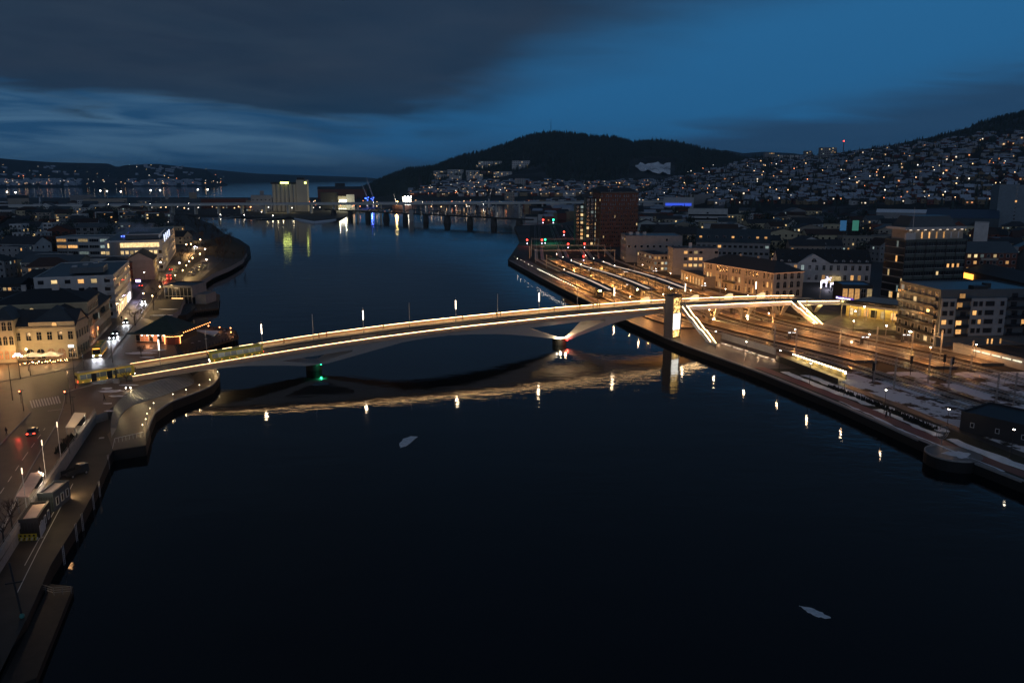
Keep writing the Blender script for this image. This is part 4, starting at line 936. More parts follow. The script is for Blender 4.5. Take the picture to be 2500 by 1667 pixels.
t, w, ro = block('hall', 'long dark hall whose open end glows orange behind the blue grey flats', G(2345, 700), (228, 318), 24, 9, m_blackc, 'gable', m_roofd, 3, floors=1)
mb = MB(); mb.box(6, -0.3, 5.0, 11, 0.5, 2.6); mb.build('glowing_opening', EM('furnace_orange', (1.0, 0.36, 0.05), 3.0), t)
t, w, ro = block('high_rise', 'pale high-rise with glazed corner at the right edge below the hillside', (468, 800), (530, 788), 20, 47, m_panel, 'flat', m_roofm, floors=14,
      wins=(('f', 6, 1.6, 1.8, 1.0, 'bare', 0.15, dict(skip=lambda k, c: c not in (1, 2, 4, 5))),))
mb = MB(); mb.box(w * 0.48, -0.3, 1, 8, 0.6, 44); mb.build('glazed_stair', M('pale_green_glass', (0.18, 0.24, 0.21), 0.3), t)
# --- terminal under the bridge end
TA, TB = Vector((132.5, 327)), Vector((151.5, 306)); tw = (TB - TA).length; tang = math.atan2((TB - TA).y, (TB - TA).x)
t = thing('terminal', 'low station terminal with yellow lit arcade under a walkway deck', 'station building', (TA.x, TA.y, GZ), tang); OCC.append((150, 330, 24))
mb = MB(); mb.box(tw / 2, 13, 5.0, tw, 26, 0.8); mb.build('deck', m_conc, t)
mb = MB(); mb.box(tw / 2, 15, 0, tw - 0.4, 20, 5.0); mb.build('wall', M('ochre_wall', (0.42, 0.34, 0.16), 0.7, var=0.1), t)
for i in range(9): mb = MB(); mb.cyl((0.4 + i * (tw - 0.8) / 8, 0.6, 0), (0.4 + i * (tw - 0.8) / 8, 0.6, 5.0), 0.16, n=8); mb.build('column', m_steel, t)
for x, ww, m_ in ((2.5, 1.5, e_win2), (5.6, 1.4, e_win2), (8.6, 1.8, e_win), (11.6, 2.2, m_glassd), (15.2, 1.5, e_win2), (19.5, 2.4, e_win), (23, 2.2, m_glassd), (26.6, 1.6, e_win2)):
    o = add('window', win_mesh(ww, 2.8, 'rect', m_frameD, m_), t); o.location = (x, 4.99, 0.6)
for side in (0, 1): mb = MB(); mb.box(tw / 2, 0.15 + side * 3.2, 5.8, tw, 0.07, 1.1); mb.build('balustrade', m_glassd, t)
for i in range(14): mb = MB(); mb.box(tw * (i + 0.5) / 14, 2.4 + math.sin(i) * 0.4, 5.8, 0.9, 0.12, 0.35); mb.build('lit_bench', EM('bench_glow', (1, .62, .18), 3.0) if 'bench_glow' not in bpy.data.materials else bpy.data.materials['bench_glow'], t)
for i in range(6): point('arcade_lamp', tuple(TA + (TB - TA) * ((i + 0.5) / 6) + Vector((-(TB - TA).y, (TB - TA).x)).normalized() * 2.6) + (GZ + 4.3,), 110, (1, .66, .14), 0.3)
point('arcade_lamp', (126, 329, 6), 260, (1, .72, .22), 0.3); point('arcade_lamp', (118, 322, 6.5), 160, (1, .72, .25), 0.3)
# sign
sg_ = thing('station_sign', 'white station name glowing on a purple board at the bridge end', 'sign', G(2041, 724, 9.5) + (8.6,), 0.0)
a = Vector(G(2041, 724, 9.5)); b_ = Vector(G(2083, 733, 9.0)); sg_.rotation_euler = (0, 0, math.atan2((b_ - a).y, (b_ - a).x)); sw = (b_ - a).length
mb = MB(); mb.box(sw / 2, 0.1, 0, sw, 0.15, 1.15); mb.build('board', EM('sign_purple', (0.16, 0.06, 0.6), 0.8), sg_)
fc_ = bpy.data.curves.new('sign_text', 'FONT'); fc_.body = 'Drammen stasjon'; fc_.size = 1.0; fc_.extrude = 0.02
fc_.materials.append(EM('sign_white', (1, 0.95, 1), 5.0))
_o = bpy.data.objects.new('tmp', fc_); COL.objects.link(_o); bpy.context.view_layer.update(); _me = bpy.data.meshes.new_from_object(_o.evaluated_get(bpy.context.evaluated_depsgraph_get())); bpy.data.objects.remove(_o)
fo = add('lettering', _me, sg_); fo.location = (0.15, -0.02, 0.3); fo.rotation_euler = (math.pi / 2, 0, 0); fo.scale = (sw / 8.6, 0.85, 1)
# glazed entrance pavilion with blue roof
t, w, ro = block('entrance_pavilion', 'glazed entrance pavilion with flat blue roof left of the office tower', G(2054, 738), G(2128, 739), 14, 7.5, m_blackc, 'flat', M('blue_metal_roof', (0.06, 0.14, 0.28), 0.35), floors=1, wins=(('f', 5, 2.1, 5.2, 1.0, 'cross', lambda k, c: 1.0 if c != 3 else 0.0, dict(lits=[e_win, e_win2])),))
# moose of lights on the square
def moose(px, py, h, label, antlers):
    x, y = G(px, py); t = thing('moose_light_figure', label, 'light figure', (x, y, GZ), math.radians(12)); e = bpy.data.materials.get('fairy_white') or EM('fairy_white', (0.85, 0.78, 1.0), 2.2); k = h / 3.0
    mb = MB(); mb.tube([[(xx * k, rr * math.cos(a) * 0.8 * k, (zc + rr * math.sin(a)) * k) for a in [i * math.pi / 4 for i in range(8)]] for xx, rr, zc in ((-1.3, 0.2, 2.0), (-1.0, 0.48, 2.0), (-0.2, 0.5, 2.0), (0.6, 0.62, 2.15), (1.0, 0.42, 2.3), (1.4, 0.26, 2.5), (1.7, 0.24, 2.55), (2.15, 0.16, 2.25), (2.3, 0.08, 2.15))])
    for xx in (-1.05, 0.75):
        for s_ in (-1, 1): mb.cyl((xx * k, s_ * 0.3 * k, 1.7 * k), ((xx + 0.12 * s_) * k, s_ * 0.3 * k, 0.85 * k), 0.17 * k, 0.09 * k, 6); mb.cyl(((xx + 0.12 * s_) * k, s_ * 0.3 * k, 0.85 * k), ((xx + 0.02) * k, s_ * 0.3 * k, 0), 0.09 * k, 0.07 * k, 6)
    mb.build('body', e, t)
    if antlers:
        for s_ in (-1, 1):
            mb = MB(); mb.tube([[(1.5 * k, s_ * 0.1 * k, 2.75 * k), (1.6 * k, s_ * 0.1 * k, 2.75 * k), (1.6 * k, s_ * 0.12 * k, 2.85 * k)], [(1.2 * k, s_ * 1.0 * k, 3.1 * k), (1.9 * k, s_ * 1.0 * k, 3.1 * k), (1.6 * k, s_ * 1.1 * k, 3.3 * k)]])
            for j in range(4): mb.cyl(((1.25 + j * 0.2) * k, s_ * 1.0 * k, 3.1 * k), ((1.2 + j * 0.22) * k, s_ * 1.15 * k, 3.5 * k), 0.04 * k, 0.02 * k, 5)
            mb.build('antler', e, t)
moose(2012, 701, 4.6, 'large glowing white moose figure with antlers on the square', True); moose(2032, 702, 3.0, 'smaller glowing white moose calf figure behind the large one', False)
point('square_glow', G(2022, 706) + (5,), 300, (.85, .8, 1), 0.5)
# ------------------------------------------------------------------ rail yard
def ribbon(mb, dx0, dx1, y0, y1, z, step=12, mi=0, fn=off):
    n = max(2, int((y1 - y0) / step)); ys = [y0 + (y1 - y0) * i / n for i in range(n + 1)]
    mb.strip([(fn(dx0, y), y, z) for y in ys], [(fn(dx1, y), y, z) for y in ys], mi)
def edge_off(dx, y): return S(min(y, 558)) + dx - (y > 558) * 0.02 * (y - 558)
mb = MB(); ribbon(mb, 12, 76, 232, 960, GZ + 0.004); mb.build('ballast_bed', m_ballast, kind='structure')
mb = MB(); ribbon(mb, 12, 76, 90, 232, GZ + 0.004); mb.build('ballast_bed', m_ballsnow, kind='structure')
mb = MB(); ribbon(mb, 0.0, 1.1, 62, 555, GZ + 0.012, fn=edge_off); ribbon(mb, -0.004, -0.003, 62, 555, GZ, fn=edge_off)
ys = [62 + i * 12 for i in range(42)]; mb.strip([(edge_off(-0.05, y), y, GZ - 0.35) for y in ys], [(edge_off(-0.05, y), y, GZ + 0.014) for y in ys]); mb.build('quay_edge', m_granite, kind='structure')
mb = MB(); ribbon(mb, 1.1, 12, 236, 555, GZ + 0.006, fn=edge_off); mb.build('promenade', m_paving, kind='structure')
mb = MB(); ribbon(mb, 12, 23.5, 236, 300, GZ + 0.0055, fn=edge_off); mb.build('promenade', m_paving, kind='structure')
mb = MB(); ribbon(mb, 1.9, 5.3, 70, 238, GZ + 0.010, fn=edge_off); mb.build('cycle_path', m_redpath, kind='structure')
mb = MB(); ribbon(mb, 12.6, 15.4, 100, 232, GZ + 0.014, fn=edge_off); mb.build('footpath', m_asph, kind='structure')
mb = MB(); ribbon(mb, 13.02, 26, 90, 231, GZ + 0.0045, fn=edge_off); mb.build('snow_field', M('snow_field', (0.03, 0.028, 0.022), .9, c2=(.78, .80, .84), vs=.16, th=(.42, .46)), kind='structure')
mb = MB(); ribbon(mb, 1.1, 13, 70, 236, GZ + 0.006, fn=edge_off); mb.build('grass_verge', m_grass, kind='structure')
# snow lies in drifts with their own ragged outline and depth
def drift(pts, h=0.18, seed=0, name='snow_drift'):
    r = random.Random(seed); c = Vector((sum(p[0] for p in pts) / len(pts), sum(p[1] for p in pts) / len(pts))); out = []
    for i in range(len(pts)):
        a, b = Vector(pts[i]), Vector(pts[(i + 1) % len(pts)]); n = max(2, int((b - a).length / 2.0))
        for k in range(n):
            q = a.lerp(b, k / n); q += Vector((r.uniform(-.35, .35), r.uniform(-.35, .35))); out.append(q)
    mb = MB(); k = len(out)
    for q in out: mb.v.append((q.x, q.y, GZ + 0.012))
    for q in out: p = q.lerp(c, min(0.4, 0.5 / max(0.6, (q - c).length))); mb.v.append((p.x, p.y, GZ + h * r.uniform(0.5, 1.1)))
    for i in range(k): j = (i + 1) % k; mb.f.append((i, j, k + j, k + i)); mb.m.append(0)
    mb.f.append(tuple(range(k, 2 * k))); mb.m.append(0)
    return mb.build(name, m_snow, kind='structure')
def dpath(dx0, dx1, y0, y1, seed, h=0.18):
    ys = [y0 + (y1 - y0) * i / 6 for i in range(7)]; r = random.Random(seed)
    drift([(edge_off(dx0 + r.uniform(-.2, .5), y), y) for y in ys] + [(edge_off(dx1 - r.uniform(-.2, .9) * (0.2 + (0 < i < 6)), y), y) for i, y in enumerate(reversed(ys))], h, seed)
dpath(1.15, 1.8, 150, 200, 1, 0.08); dpath(5.5, 8.2, 196, 232, 2); dpath(5.4, 7.4, 172, 193, 3); dpath(5.6, 8.6, 140, 170, 4, .25); dpath(7.5, 10.5, 100, 150, 5); dpath(1.1, 1.8, 100, 145, 6, .1)
dpath(9.5, 12.2, 205, 228, 7); dpath(8.6, 11, 175, 204, 8, .25); dpath(5.5, 7, 90, 138, 9)
m_hedge = M('dark_hedge', (0.014, 0.014, 0.010), 0.95, var=0.5, vs=3)
mb = MB()
for i in range(400):
    y = rnd.uniform(176, 214); x = edge_off(8.3 + rnd.uniform(-.6, .6), y); s_ = rnd.uniform(.2, .5); mb.box(x, y, GZ, s_, s_, rnd.uniform(.5, 1.1), rnd.random() * 3, taper=0.3)
tag(mb.build('hedge', m_hedge, kind='stuff'), 'low dark clipped hedge between the snow strips beside the red path', 'hedge')
fen = thing('fence', 'row of thin fence posts along the snow bank by the hedge', 'fence', (edge_off(9.6, 195), 195, GZ))
for i in range(27):
    y = 176 + i * 1.45; mb = MB(); mb.cyl((edge_off(9.6, y), y, GZ), (edge_off(9.6, y), y, GZ + 1.1), 0.05, n=5); mb.build('post', m_dark, fen, world=True)
mb = MB(); mb.tube([[(edge_off(9.6, y), y, GZ + 1.02), (edge_off(9.6, y) + .05, y, GZ + 1.02), (edge_off(9.6, y), y, GZ + 1.07)] for y in (176, 190, 204, 214)]); mb.build('wire', m_dark, fen, world=True)
# round lookout platform with glass parapet and ring sculpture
cx_, cy_ = G(2327, 1108); plat = thing('lookout_platform', 'round paved lookout platform on the right bank, dusted with snow', 'platform', (cx_, cy_, 0))
mb = MB(); mb.prism([(5.4 * math.cos(a), 5.4 * math.sin(a)) for a in [i * math.pi / 14 for i in range(28)]], -2, GZ + 0.05, 0, 1); mb.build('base', [m_quay, m_paving2], plat)
mb = MB(); mb.tube([[(r_ * math.cos(a), r_ * math.sin(a), z) for r_, z in ((5.38, GZ + .05), (5.38, GZ + .35), (5.15, GZ + .35), (5.15, GZ + .05))] for a in [math.pi * (0.55 + i / 14 * 1.0) for i in range(15)]]); mb.build('rim', m_granite, plat)
drift([(cx_ + 4 * math.cos(a) * (0.6 + 0.3 * math.sin(3 * a)) + 0.8, cy_ + 2.6 * math.sin(a) - 0.6) for a in [i * math.pi / 6 for i in range(12)]], .12, 11)
bpy.data.objects[-1] if False else None
scu = thing('ring_sculpture', 'openwork metal disc sculpture standing on the lookout platform', 'sculpture', (G(2298, 1085)[0], G(2298, 1085)[1], GZ + .05), 0.2)
mb = MB()
def ring(mb, c, r, tr, n=24, m=6):
    mb.tube([[(c[0] + (r + tr * math.cos(b)) * math.cos(a), c[1] + tr * math.sin(b), c[2] + (r + tr * math.cos(b)) * math.sin(a)) for b in [j * 2 * math.pi / m for j in range(m)]] for a in [i * 2 * math.pi / n for i in range(n + 1)]], caps=False)
ring(mb, (0, 0, 2.6), 1.45, 0.05); ring(mb, (0, 0, 2.6), 1.05, 0.04); mb.build('ring', m_steel, scu)
mb = MB()
for i in range(10): a = math.pi * i / 10; mb.beam((1.45 * math.cos(a), 0, 2.6 + 1.45 * math.sin(a)), (-1.45 * math.cos(a), 0, 2.6 - 1.45 * math.sin(a)), 0.035)
mb.build('spoke', m_steel, scu)
mb = MB(); mb.cyl((0, 0, 0), (0, 0, 1.2), 0.1, 0.08); mb.build('stand', m_steel, scu)
# tracks
TRK = [17.5, 21.8, 35.0, 39.3, 52.2, 56.5, 70.5]
TLAB = ['nearest the quay', 'second from the quay', 'between first and second island platforms, quay side', 'between first and second island platforms, town side', 'between second and third island platforms, quay side', 'between second and third island platforms, town side', 'nearest the station terminal']
for i, dx in enumerate(TRK):
    y0, y1 = (96, 950); ys = [y0 + k * 9 for k in range(int((y1 - y0) / 9) + 1)]
    tr = thing('railway_track', 'railway track ' + TLAB[i], 'railway track', (off(dx, y0), y0, GZ), 0, 'railway tracks of the station yard')
    for s_ in (-0.72, 0.72): mb = MB(); mb.tube([[(off(dx, y) + s_ + a, y, GZ + z) for a, z in ((-.06, .22), (.06, .22), (.06, .36), (-.06, .36))] for y in ys]); mb.build('rail', m_rail, tr, world=True)
    mb = MB(); y = y0
    while y < 640: mb.box(off(dx, y), y, GZ + 0.05, 2.5, 0.28, 0.16, rot=0.25); y += 1.1
    mb.build('sleepers', m_conc, tr, world=True, kind='stuff')
for dx0, y0, y1 in ((26, 96, 226), (46, 96, 226), (62, 96, 222)):
    tr = thing('railway_track', {26: 'siding in the snow', 46: 'siding in the snow beyond the middle platform end', 62: 'siding in the snow by the lit concrete wall'}[dx0] + ', running out of the picture', 'railway track', (off(dx0, y0), y0, GZ), 0, 'railway tracks of the station yard')
    ys = [y0 + (y1 - y0) * k / 12 for k in range(13)]
    for s_ in (-0.72, 0.72): mb = MB(); mb.tube([[(off(dx0, y) + s_ + a, y, GZ + z) for a, z in ((-.06, .22), (.06, .22), (.06, .36), (-.06, .36))] for y in ys]); mb.build('rail', m_rail, tr, world=True)
# platforms and wavy canopies
m_plat = M('platform_paving', (0.10, 0.075, 0.055), 0.5, var=0.2, vs=0.5, bump=0.2, bs=4)
m_edge = M('platform_edge', (0.70, 0.60, 0.50), 0.6)
PL = [(11.5, 2.4, 300, 470, 8.2, 'slim side platform along the promenade'), (28.4, 3.6, 244, 560, 28.4, 'first long island platform with wavy canopy'), (45.8, 3.4, 236, 560, 45.8, 'second long island platform with wavy canopy'), (63.4, 3.6, 240, 500, 63.4, 'side platform nearest the station building')]
e_sky = EM('canopy_skylight', (1.0, 0.74, 0.55), 0.62)
m_canopy = M('canopy_felt', (0.018, 0.022, 0.03), 0.5, var=0.2)
for i, (dx, hw, y0, y1, cdx, lb) in enumerate(PL):
    p = thing('platform', 'lit paved ' + lb, 'railway platform', (off(dx, y0), y0, GZ))
    ys = [y0 + (y1 - y0) * k / 30 for k in range(31)]
    def tubeat(a, b, z0_, z1_): return [[(off(dx + a, y), y, z0_), (off(dx + b, y), y, z0_), (off(dx + b, y), y, z1_), (off(dx + a, y), y, z1_)] for y in ys]
    mb = MB(); mb.tube(tubeat(-hw, hw, GZ, GZ + 0.7)); mb.build('slab', m_plat, p, world=True)
    for a in (-hw, hw - 0.35): mb = MB(); mb.tube(tubeat(a, a + 0.35, GZ + 0.702, GZ + 0.73)); mb.build('edge_strip', m_edge, p, world=True)
    # lamps and furniture
    k = 0; y = y0 + 6
    while y < y1 - 4:
        x = off(dx, y); mb = MB(); mb.cyl((x, y, GZ + .7), (x, y, GZ + 5.2), 0.06, n=5); l = mb.build('lamp_pole', m_dark, p, world=True)
        mb = MB(); mb.box(x, y, GZ + 5.2, 0.9, 0.22, 0.1); mb.build('lamp_head', m_steel, l, world=False) if False else None
        mb = MB(); mb.box(x, y, GZ + 5.15, 0.34, 0.34, 0.1); mb.build('lamp_head', e_lampw, p, world=True)
        point('platform_lamp', (x, y - 0.5, GZ + 4.8), 560, (1, .40, .10), 0.25)
        if k % 3 == 1:
            mb = MB(); mb.box(x + 0.3, y + 6, GZ + .7, 1.0, 0.5, 2.0); mb.build('timetable_board', m_dark, p, world=True)
            mb = MB(); mb.box(x, y + 3, GZ + 3.4, 2.8, 0.2, 0.5); mb.build('platform_display', m_black, p, world=True); mb = MB()
            for q in (-1.0, -.55, .35, .8, 1.1): mb.box(x + q, y + 2.87, GZ + 3.5, 0.28, 0.05, 0.28)
            mb.build('display_figures', e_lampw if False else EM('display_white', (.9, .95, 1), 2.5) if 'display_white' not in bpy.data.materials else bpy.data.materials['display_white'], p, world=True)
        if k % 2: mb = MB(); mb.box(x, y + 9, GZ + .7, 0.6, 2.4, 0.5); mb.build('bench', m_wood, p, world=True)
        y += 21; k += 1
CAN = [(0, 366, 443, 9.3, 'wavy canopy with long skylights, nearest the river'), (1, 370, 520, 28.4, 'long wavy canopy with skylights over the middle platform'), (2, 373, 517, 45.8, 'long wavy canopy with skylights, nearest the station building')]
for pi_, y0, y1, dx, lb in CAN:
    c = thing('platform_canopy', 'dark ' + lb, 'canopy', (off(dx, y0), y0, GZ))
    def zc(y): return 7.1 + 0.7 * math.sin((y - y0) / 26.0) * (1 if (y - y0) < 110 else 0.3)
    hw = lambda y: 3.5 + 0.5 * math.sin((y - y0) / 17.0)
    ys = [y0 + (y1 - y0) * k / 36 for k in range(37)]
    mb = MB(); mb.tube([[(off(dx, y) - hw(y), y, zc(y) - .1), (off(dx, y) + hw(y), y, zc(y) - .1), (off(dx, y) + hw(y), y, zc(y) + .15), (off(dx, y), y, zc(y) + .45), (off(dx, y) - hw(y), y, zc(y) + .15)] for y in ys]); mb.build('roof', m_canopy, c, world=True)
    n = 4 if y1 - y0 > 100 else 2
    for k in range(n):
        a = y0 + 2 + (y1 - y0 - 4) * k / n; b_ = a + (y1 - y0 - 4) / n - 2.5; q = [a + (b_ - a) * j / 10 for j in range(11)]
        if k == n - 1 and n == 4: q = q[:6]
        mb = MB(); mb.tube([[(off(dx, y) - .62, y, zc(y) + .40), (off(dx, y) + .62, y, zc(y) + .40), (off(dx, y) + .62, y, zc(y) + .52), (off(dx, y) - .62, y, zc(y) + .52)] for y in q]); mb.build('skylight', e_sky, c, world=True)
    k = 0; y = y0 + 4
    while y < y1 - 2:
        for s_ in (-1.8, 1.8): mb = MB(); mb.cyl((off(dx, y) + s_, y, GZ + .7), (off(dx, y) + s_, y, zc(y) - .1), 0.09, n=6); mb.build('support', m_dark, c, world=True)
        if k % 2 == 0: point('canopy_lamp', (off(dx, y) + (2.3 if k % 4 else -2.3), y, zc(y) - 1.0), 560, (1, .46, .12), 0.25)
        y += 9.2; k += 1
    mb = MB(); mb.box(off(dx, y0 + 18), y0 + 18, GZ + .7, 3.0, 10, 2.6); mb.build('waiting_room', m_glassd, c, world=True)
# glass wall and lit seating edge along the promenade
gw = thing('promenade_wall', 'low concrete wall with glowing seat edge between promenade and tracks', 'wall', (edge_off(8, 330), 330, GZ))
e_seat = EM('seat_glow', (1.0, 0.34, 0.14), 0.8)
ys = [372 + i * 6 for i in range(12)]
for i, y in enumerate(ys): mb = MB(); mb.box(edge_off(4.6, y), y, GZ, 1.2, 5.0, 0.5, rot=0.22); mb.build('bench', m_granite, gw, world=True); mb = MB(); mb.box(edge_off(3.9, y), y, GZ + .12, 0.15, 4.8, 0.14, rot=0.22); mb.build('seat_light', e_seat, gw, world=True)
A, B = Vector(G(1757, 838)), Vector(G(1890, 881))
for i in range(22):
    p = A.lerp(B, (i + .5) / 22); mb = MB(); mb.box(p.x, p.y, GZ, 0.5, (B - A).length / 22 - 0.12, 0.5, rot=math.atan2(B.y - A.y, B.x - A.x) - math.pi / 2); mb.build('seat_block', m_snow if i % 5 else m_granite, gw, world=True)
A2, B2 = Vector(G(1762, 827)), Vector(G(1893, 866)); mb = MB(); mb.beam((A2.x, A2.y, GZ + 1.1), (B2.x, B2.y, GZ + 1.1), 0.3, 2.2); mb.build('wall_panel', m_conc, gw, world=True)
for i in range(9): p = A.lerp(B, i / 8); point('seat_lamp', (p.x - 0.3, p.y - 0.2, GZ + 1.0), 20, (1, .62, .34), 0.1)
# ramp with row of small lights
rp = thing('ramp', 'long concrete ramp with a yellow lit side wall and a row of small lights', 'ramp', G(1895, 882) + (GZ,))
A, B = Vector(G(1895, 882)), Vector(G(2044, 936)); A2, B2 = Vector(G(1934, 880)), Vector(G(2066, 926)); ang_ = math.atan2(B.y - A.y, B.x - A.x)
mb = MB(); mb.beam((A.x, A.y, GZ + 1.0), (B.x, B.y, GZ + 0.4), 0.3, 2.0); mb.build('retaining_wall', m_quay, rp, world=True)
m_ylw = M('ochre_concrete', (0.40, 0.34, 0.20), 0.7, var=0.15)
mb = MB(); mb.poly([(A.x + .3, A.y + .2, GZ + 1.2), (B.x + .3, B.y + .2, GZ + .05), (B2.x, B2.y, GZ + .05), (A2.x, A2.y, GZ + 1.2)]); mb.build('ramp_surface', m_ylw, rp, world=True)
mb = MB(); mb.beam((A2.x, A2.y, GZ + 1.2), (B2.x, B2.y, GZ + 1.2), 0.3, 2.4); mb.build('side_wall', m_ylw, rp, world=True)
for i in range(24):
    p = A2.lerp(B2, (i + .5) / 24); mb = MB(); mb.ball((p.x - .15, p.y - .25, GZ + 2.1), 0.13, n=6); mb.build('wall_light', e_lampw, rp, world=True)
    if i % 4 == 2: point('ramp_lamp', (p.x - .6, p.y - .9, GZ + 1.6), 22, (1, .70, .25), 0.15)
# tall path lamps: capped, they light only downwards
def path_lamp():
    t = thing('path_lamp', 'dark path lamp', 'street lamp', (0, 0, 0), 0, 'capped lamp posts along the east quay path')
    mb = MB(); mb.cyl((0, 0, 0), (0, 0, 6), 0.08, 0.05, 6); mb.build('post', m_dark, t); mb = MB(); mb.cyl((0, 0, 6.0), (0, 0, 6.18), 0.32, 0.2, 10); mb.build('cap', m_dark, t)
    mb = MB(); mb.cyl((0, 0, 5.9), (0, 0, 5.98), 0.22, 0.22, 10); mb.build('lens', EM('capped_lens', (1, .86, .66), 45.0), t); return t
pl0 = path_lamp(); first = True
for (px, py), lb in zip(((1746, 852), (1820, 880), (1902, 904), (1976, 938), (2060, 966), (2158, 1010), (2310, 1062), (2467, 1116), (1560, 775), (1500, 748)),
        ('on the paved quay below the stairs', 'on the paved quay beside the low wall', 'where the red path begins', 'beside the foot of the yellow ramp', 'below the ramp end', 'near the couple walking', 'by the ring sculpture', 'in the snow at the right edge', 'left of the lift tower', 'on the inner quay under the bridge')):
    x, y = G(px, py); lb = 'capped dark lamp post ' + lb
    if first: pl0.location = (x, y, GZ); pl0['label'] = lb; first = False
    else: copy_thing(pl0, (x, y, GZ), 0, lb)
    if px < 2000: point('path_lamp_light', (x, y, GZ + 5.7), 170 if px < 1900 else 80, (1, .62, .32), 0.2)
    elif px < 2400: point('path_lamp_light', (x, y, GZ + 5.7), 34, (1, .62, .34), 0.2)
# low capped lamps along the inner promenade, seen mainly as streaks in the water
for k in range(26):
    y = 388 + k * 4.1 if k < 21 else 484 + (k - 21) * 11; o = copy_thing(pl0, (edge_off(.5, y), y, GZ), 0, ORD20[k] + ' small capped lamp on the inner promenade, counted from the bridge', 'lamps along the inner promenade'); o.scale = (.62, .62, .62)
# overhead line masts
def mast(h=8.5):
    t = thing('catenary_mast', 'grey steel mast', 'mast', (0, 0, 0), 0, 'overhead line masts of the railway')
    mb = MB()
    for a in (-.17, .17): mb.beam((a, 0, 0), (a, 0, h), 0.1, 0.16)
    for k in range(12): mb.beam((-.17, 0, k * h / 12), (.17, 0, (k + 1) * h / 12), 0.05)
    mb.build('post', m_steel, t)
    mb = MB(); mb.beam((0, 0, h - 2.6), (-3.2, 0, h - 1.4), 0.07); mb.beam((0, 0, h - .6), (-3.2, 0, h - 1.4), 0.05); mb.beam((-3.2, 0, h - 1.4), (-3.4, 0, h - 2.8), 0.05); mb.build('bracket_arm', m_steel, t); return t
ms = mast(); first = True
for (px, py), lb in zip(((1885, 786), (1967, 785), (1942, 869), (2048, 868), (2138, 860), (2182, 950), (2133, 933), (2265, 936), (2430, 994), (2474, 990), (2295, 870), (2370, 900), (2315, 950), (1808, 790), (1620, 640), (1293, 632), (1334, 655), (1363, 628), (1459, 626), (1490, 626)),
        ('under the bridge by the far stairs', 'beside the lit far stairs', 'nearest the ramp', 'in the middle of the tracks', 'opposite the terminal arcade', 'at the snow edge by the ramp end', 'just left of the ramp end', 'at the end of the long platform', 'second from the right edge in the snow', 'rightmost in the snow', 'in front of the blue grey flats', 'by the isolated lit platform end', 'among the snowy sidings', 'beneath the bridge strut', 'by the grey office wing', 'leftmost at the far bend', 'at the head of the river canopy', 'among the far signals', 'left of the rust brown tower foot', 'at the foot of the rust brown tower')):
    x, y = G(px, py); lb = 'grey steel overhead line mast ' + lb
    if first: ms.location = (x, y, GZ); ms['label'] = lb; first = False; ms.rotation_euler = (0, 0, .2)
    else: copy_thing(ms, (x, y, GZ), 0.2 + (math.pi if rnd.random() < .4 else 0), lb)
ow = thing('overhead_line', 'thin overhead wires strung above the railway tracks', 'overhead wires', (off(20, 100), 100, GZ))
for dx in TRK:
    for dz_ in (5.6, 6.9):
        ys = [100 + i * 30 for i in range(20)]; mb = MB(); mb.tube([[(off(dx, y), y, GZ + dz_), (off(dx, y) + .05, y, GZ + dz_), (off(dx, y), y, GZ + dz_ + .05)] for y in ys]); mb.build('wire', m_dark, ow, world=True)
for y in (262, 330, 540, 580, 640):
    a, b_ = off(14, y), off(66, y); mb = MB()
    mb.beam((a, y, GZ), (a, y, GZ + 8.4), 0.3); mb.beam((b_, y, GZ), (b_, y, GZ + 8.4), 0.3)
    if y > 500: mb.beam((a, y, GZ + 7.6), (b_, y, GZ + 7.6), 0.15); mb.beam((a, y, GZ + 8.3), (b_, y, GZ + 8.3), 0.15)
    mb.build('portal', m_steel, ow, world=True)
for k in range(9):
    y = 252 + k * 33; copy_thing(ms, (off(32.2 if k % 2 else 49.3, y), y, GZ), .2, 'grey steel overhead line mast between the island platforms, ' + ORD20[k] + ' from the near end')
# signals
def signal(px, py, em, label, z=7.0, low=True):
    x, y = G(px, py, z); t = thing('railway_signal', label, 'railway signal', (x, y, GZ), 0)
    h = z - GZ; k = max(1.0, y / 420)
    mb = MB(); mb.cyl((0, 0, 0), (0, 0, h + .6), 0.09, n=6); mb.build('post', m_dark, t)
    mb = MB(); mb.box(0, 0.02, h - 1.4, 0.7, 0.25, 2.2); mb.build('housing', m_black, t)
    if em: mb = MB(); mb.ball((0, -.2, h), 0.42 * k, n=8, rings=5); mb.build('lens', em, t)
    if em and low: mb = MB(); mb.ball((0, -.2, h - 2.2 * k ** .5), 0.2 * k, n=6, rings=4); mb.build('marker_lens', EM('marker_violet', (.8, .7, 1), 9.0) if 'marker_violet' not in bpy.data.materials else bpy.data.materials['marker_violet'], t)
    if em and y < 700: point('signal_glow', (x, y - 1.5, z), 90, (1, .04, .03) if em == e_red else (.03, 1, .4), 0.3)
for a in ((1326, 537, e_red, 'red railway signal farthest off, left of the far green one'), (1351, 537, e_green, 'green railway signal farthest off by the railway bridge'), (1287, 586, e_red, 'red railway signal at the far left by the water'), (1323, 586, e_red, 'red railway signal directly left of the nearer green one'),
          (1331, 585, e_green, 'green railway signal in the nearer row'), (1387, 596, e_red, 'red railway signal at the head of the middle canopy'), (1427, 595, e_red, 'red railway signal below the black block'), (1425, 626, e_red, 'red railway signal close to the platform canopies'), (1377, 566, e_red, 'small red railway signal on the snowy far tracks')): signal(*a)
for px, py, lb in ((2133, 893, 'unlit signal beside the ramp end'), (2226, 876, 'unlit tall signal at the long platform end'), (2307, 872, 'dark signal left of the isolated platform end'), (2327, 878, 'dark signal right beside the isolated platform end')): signal(px, py, None, lb)
point('signal_wash', (off(30, 700), 700, 9), 900, (.05, 1, .5), .5)
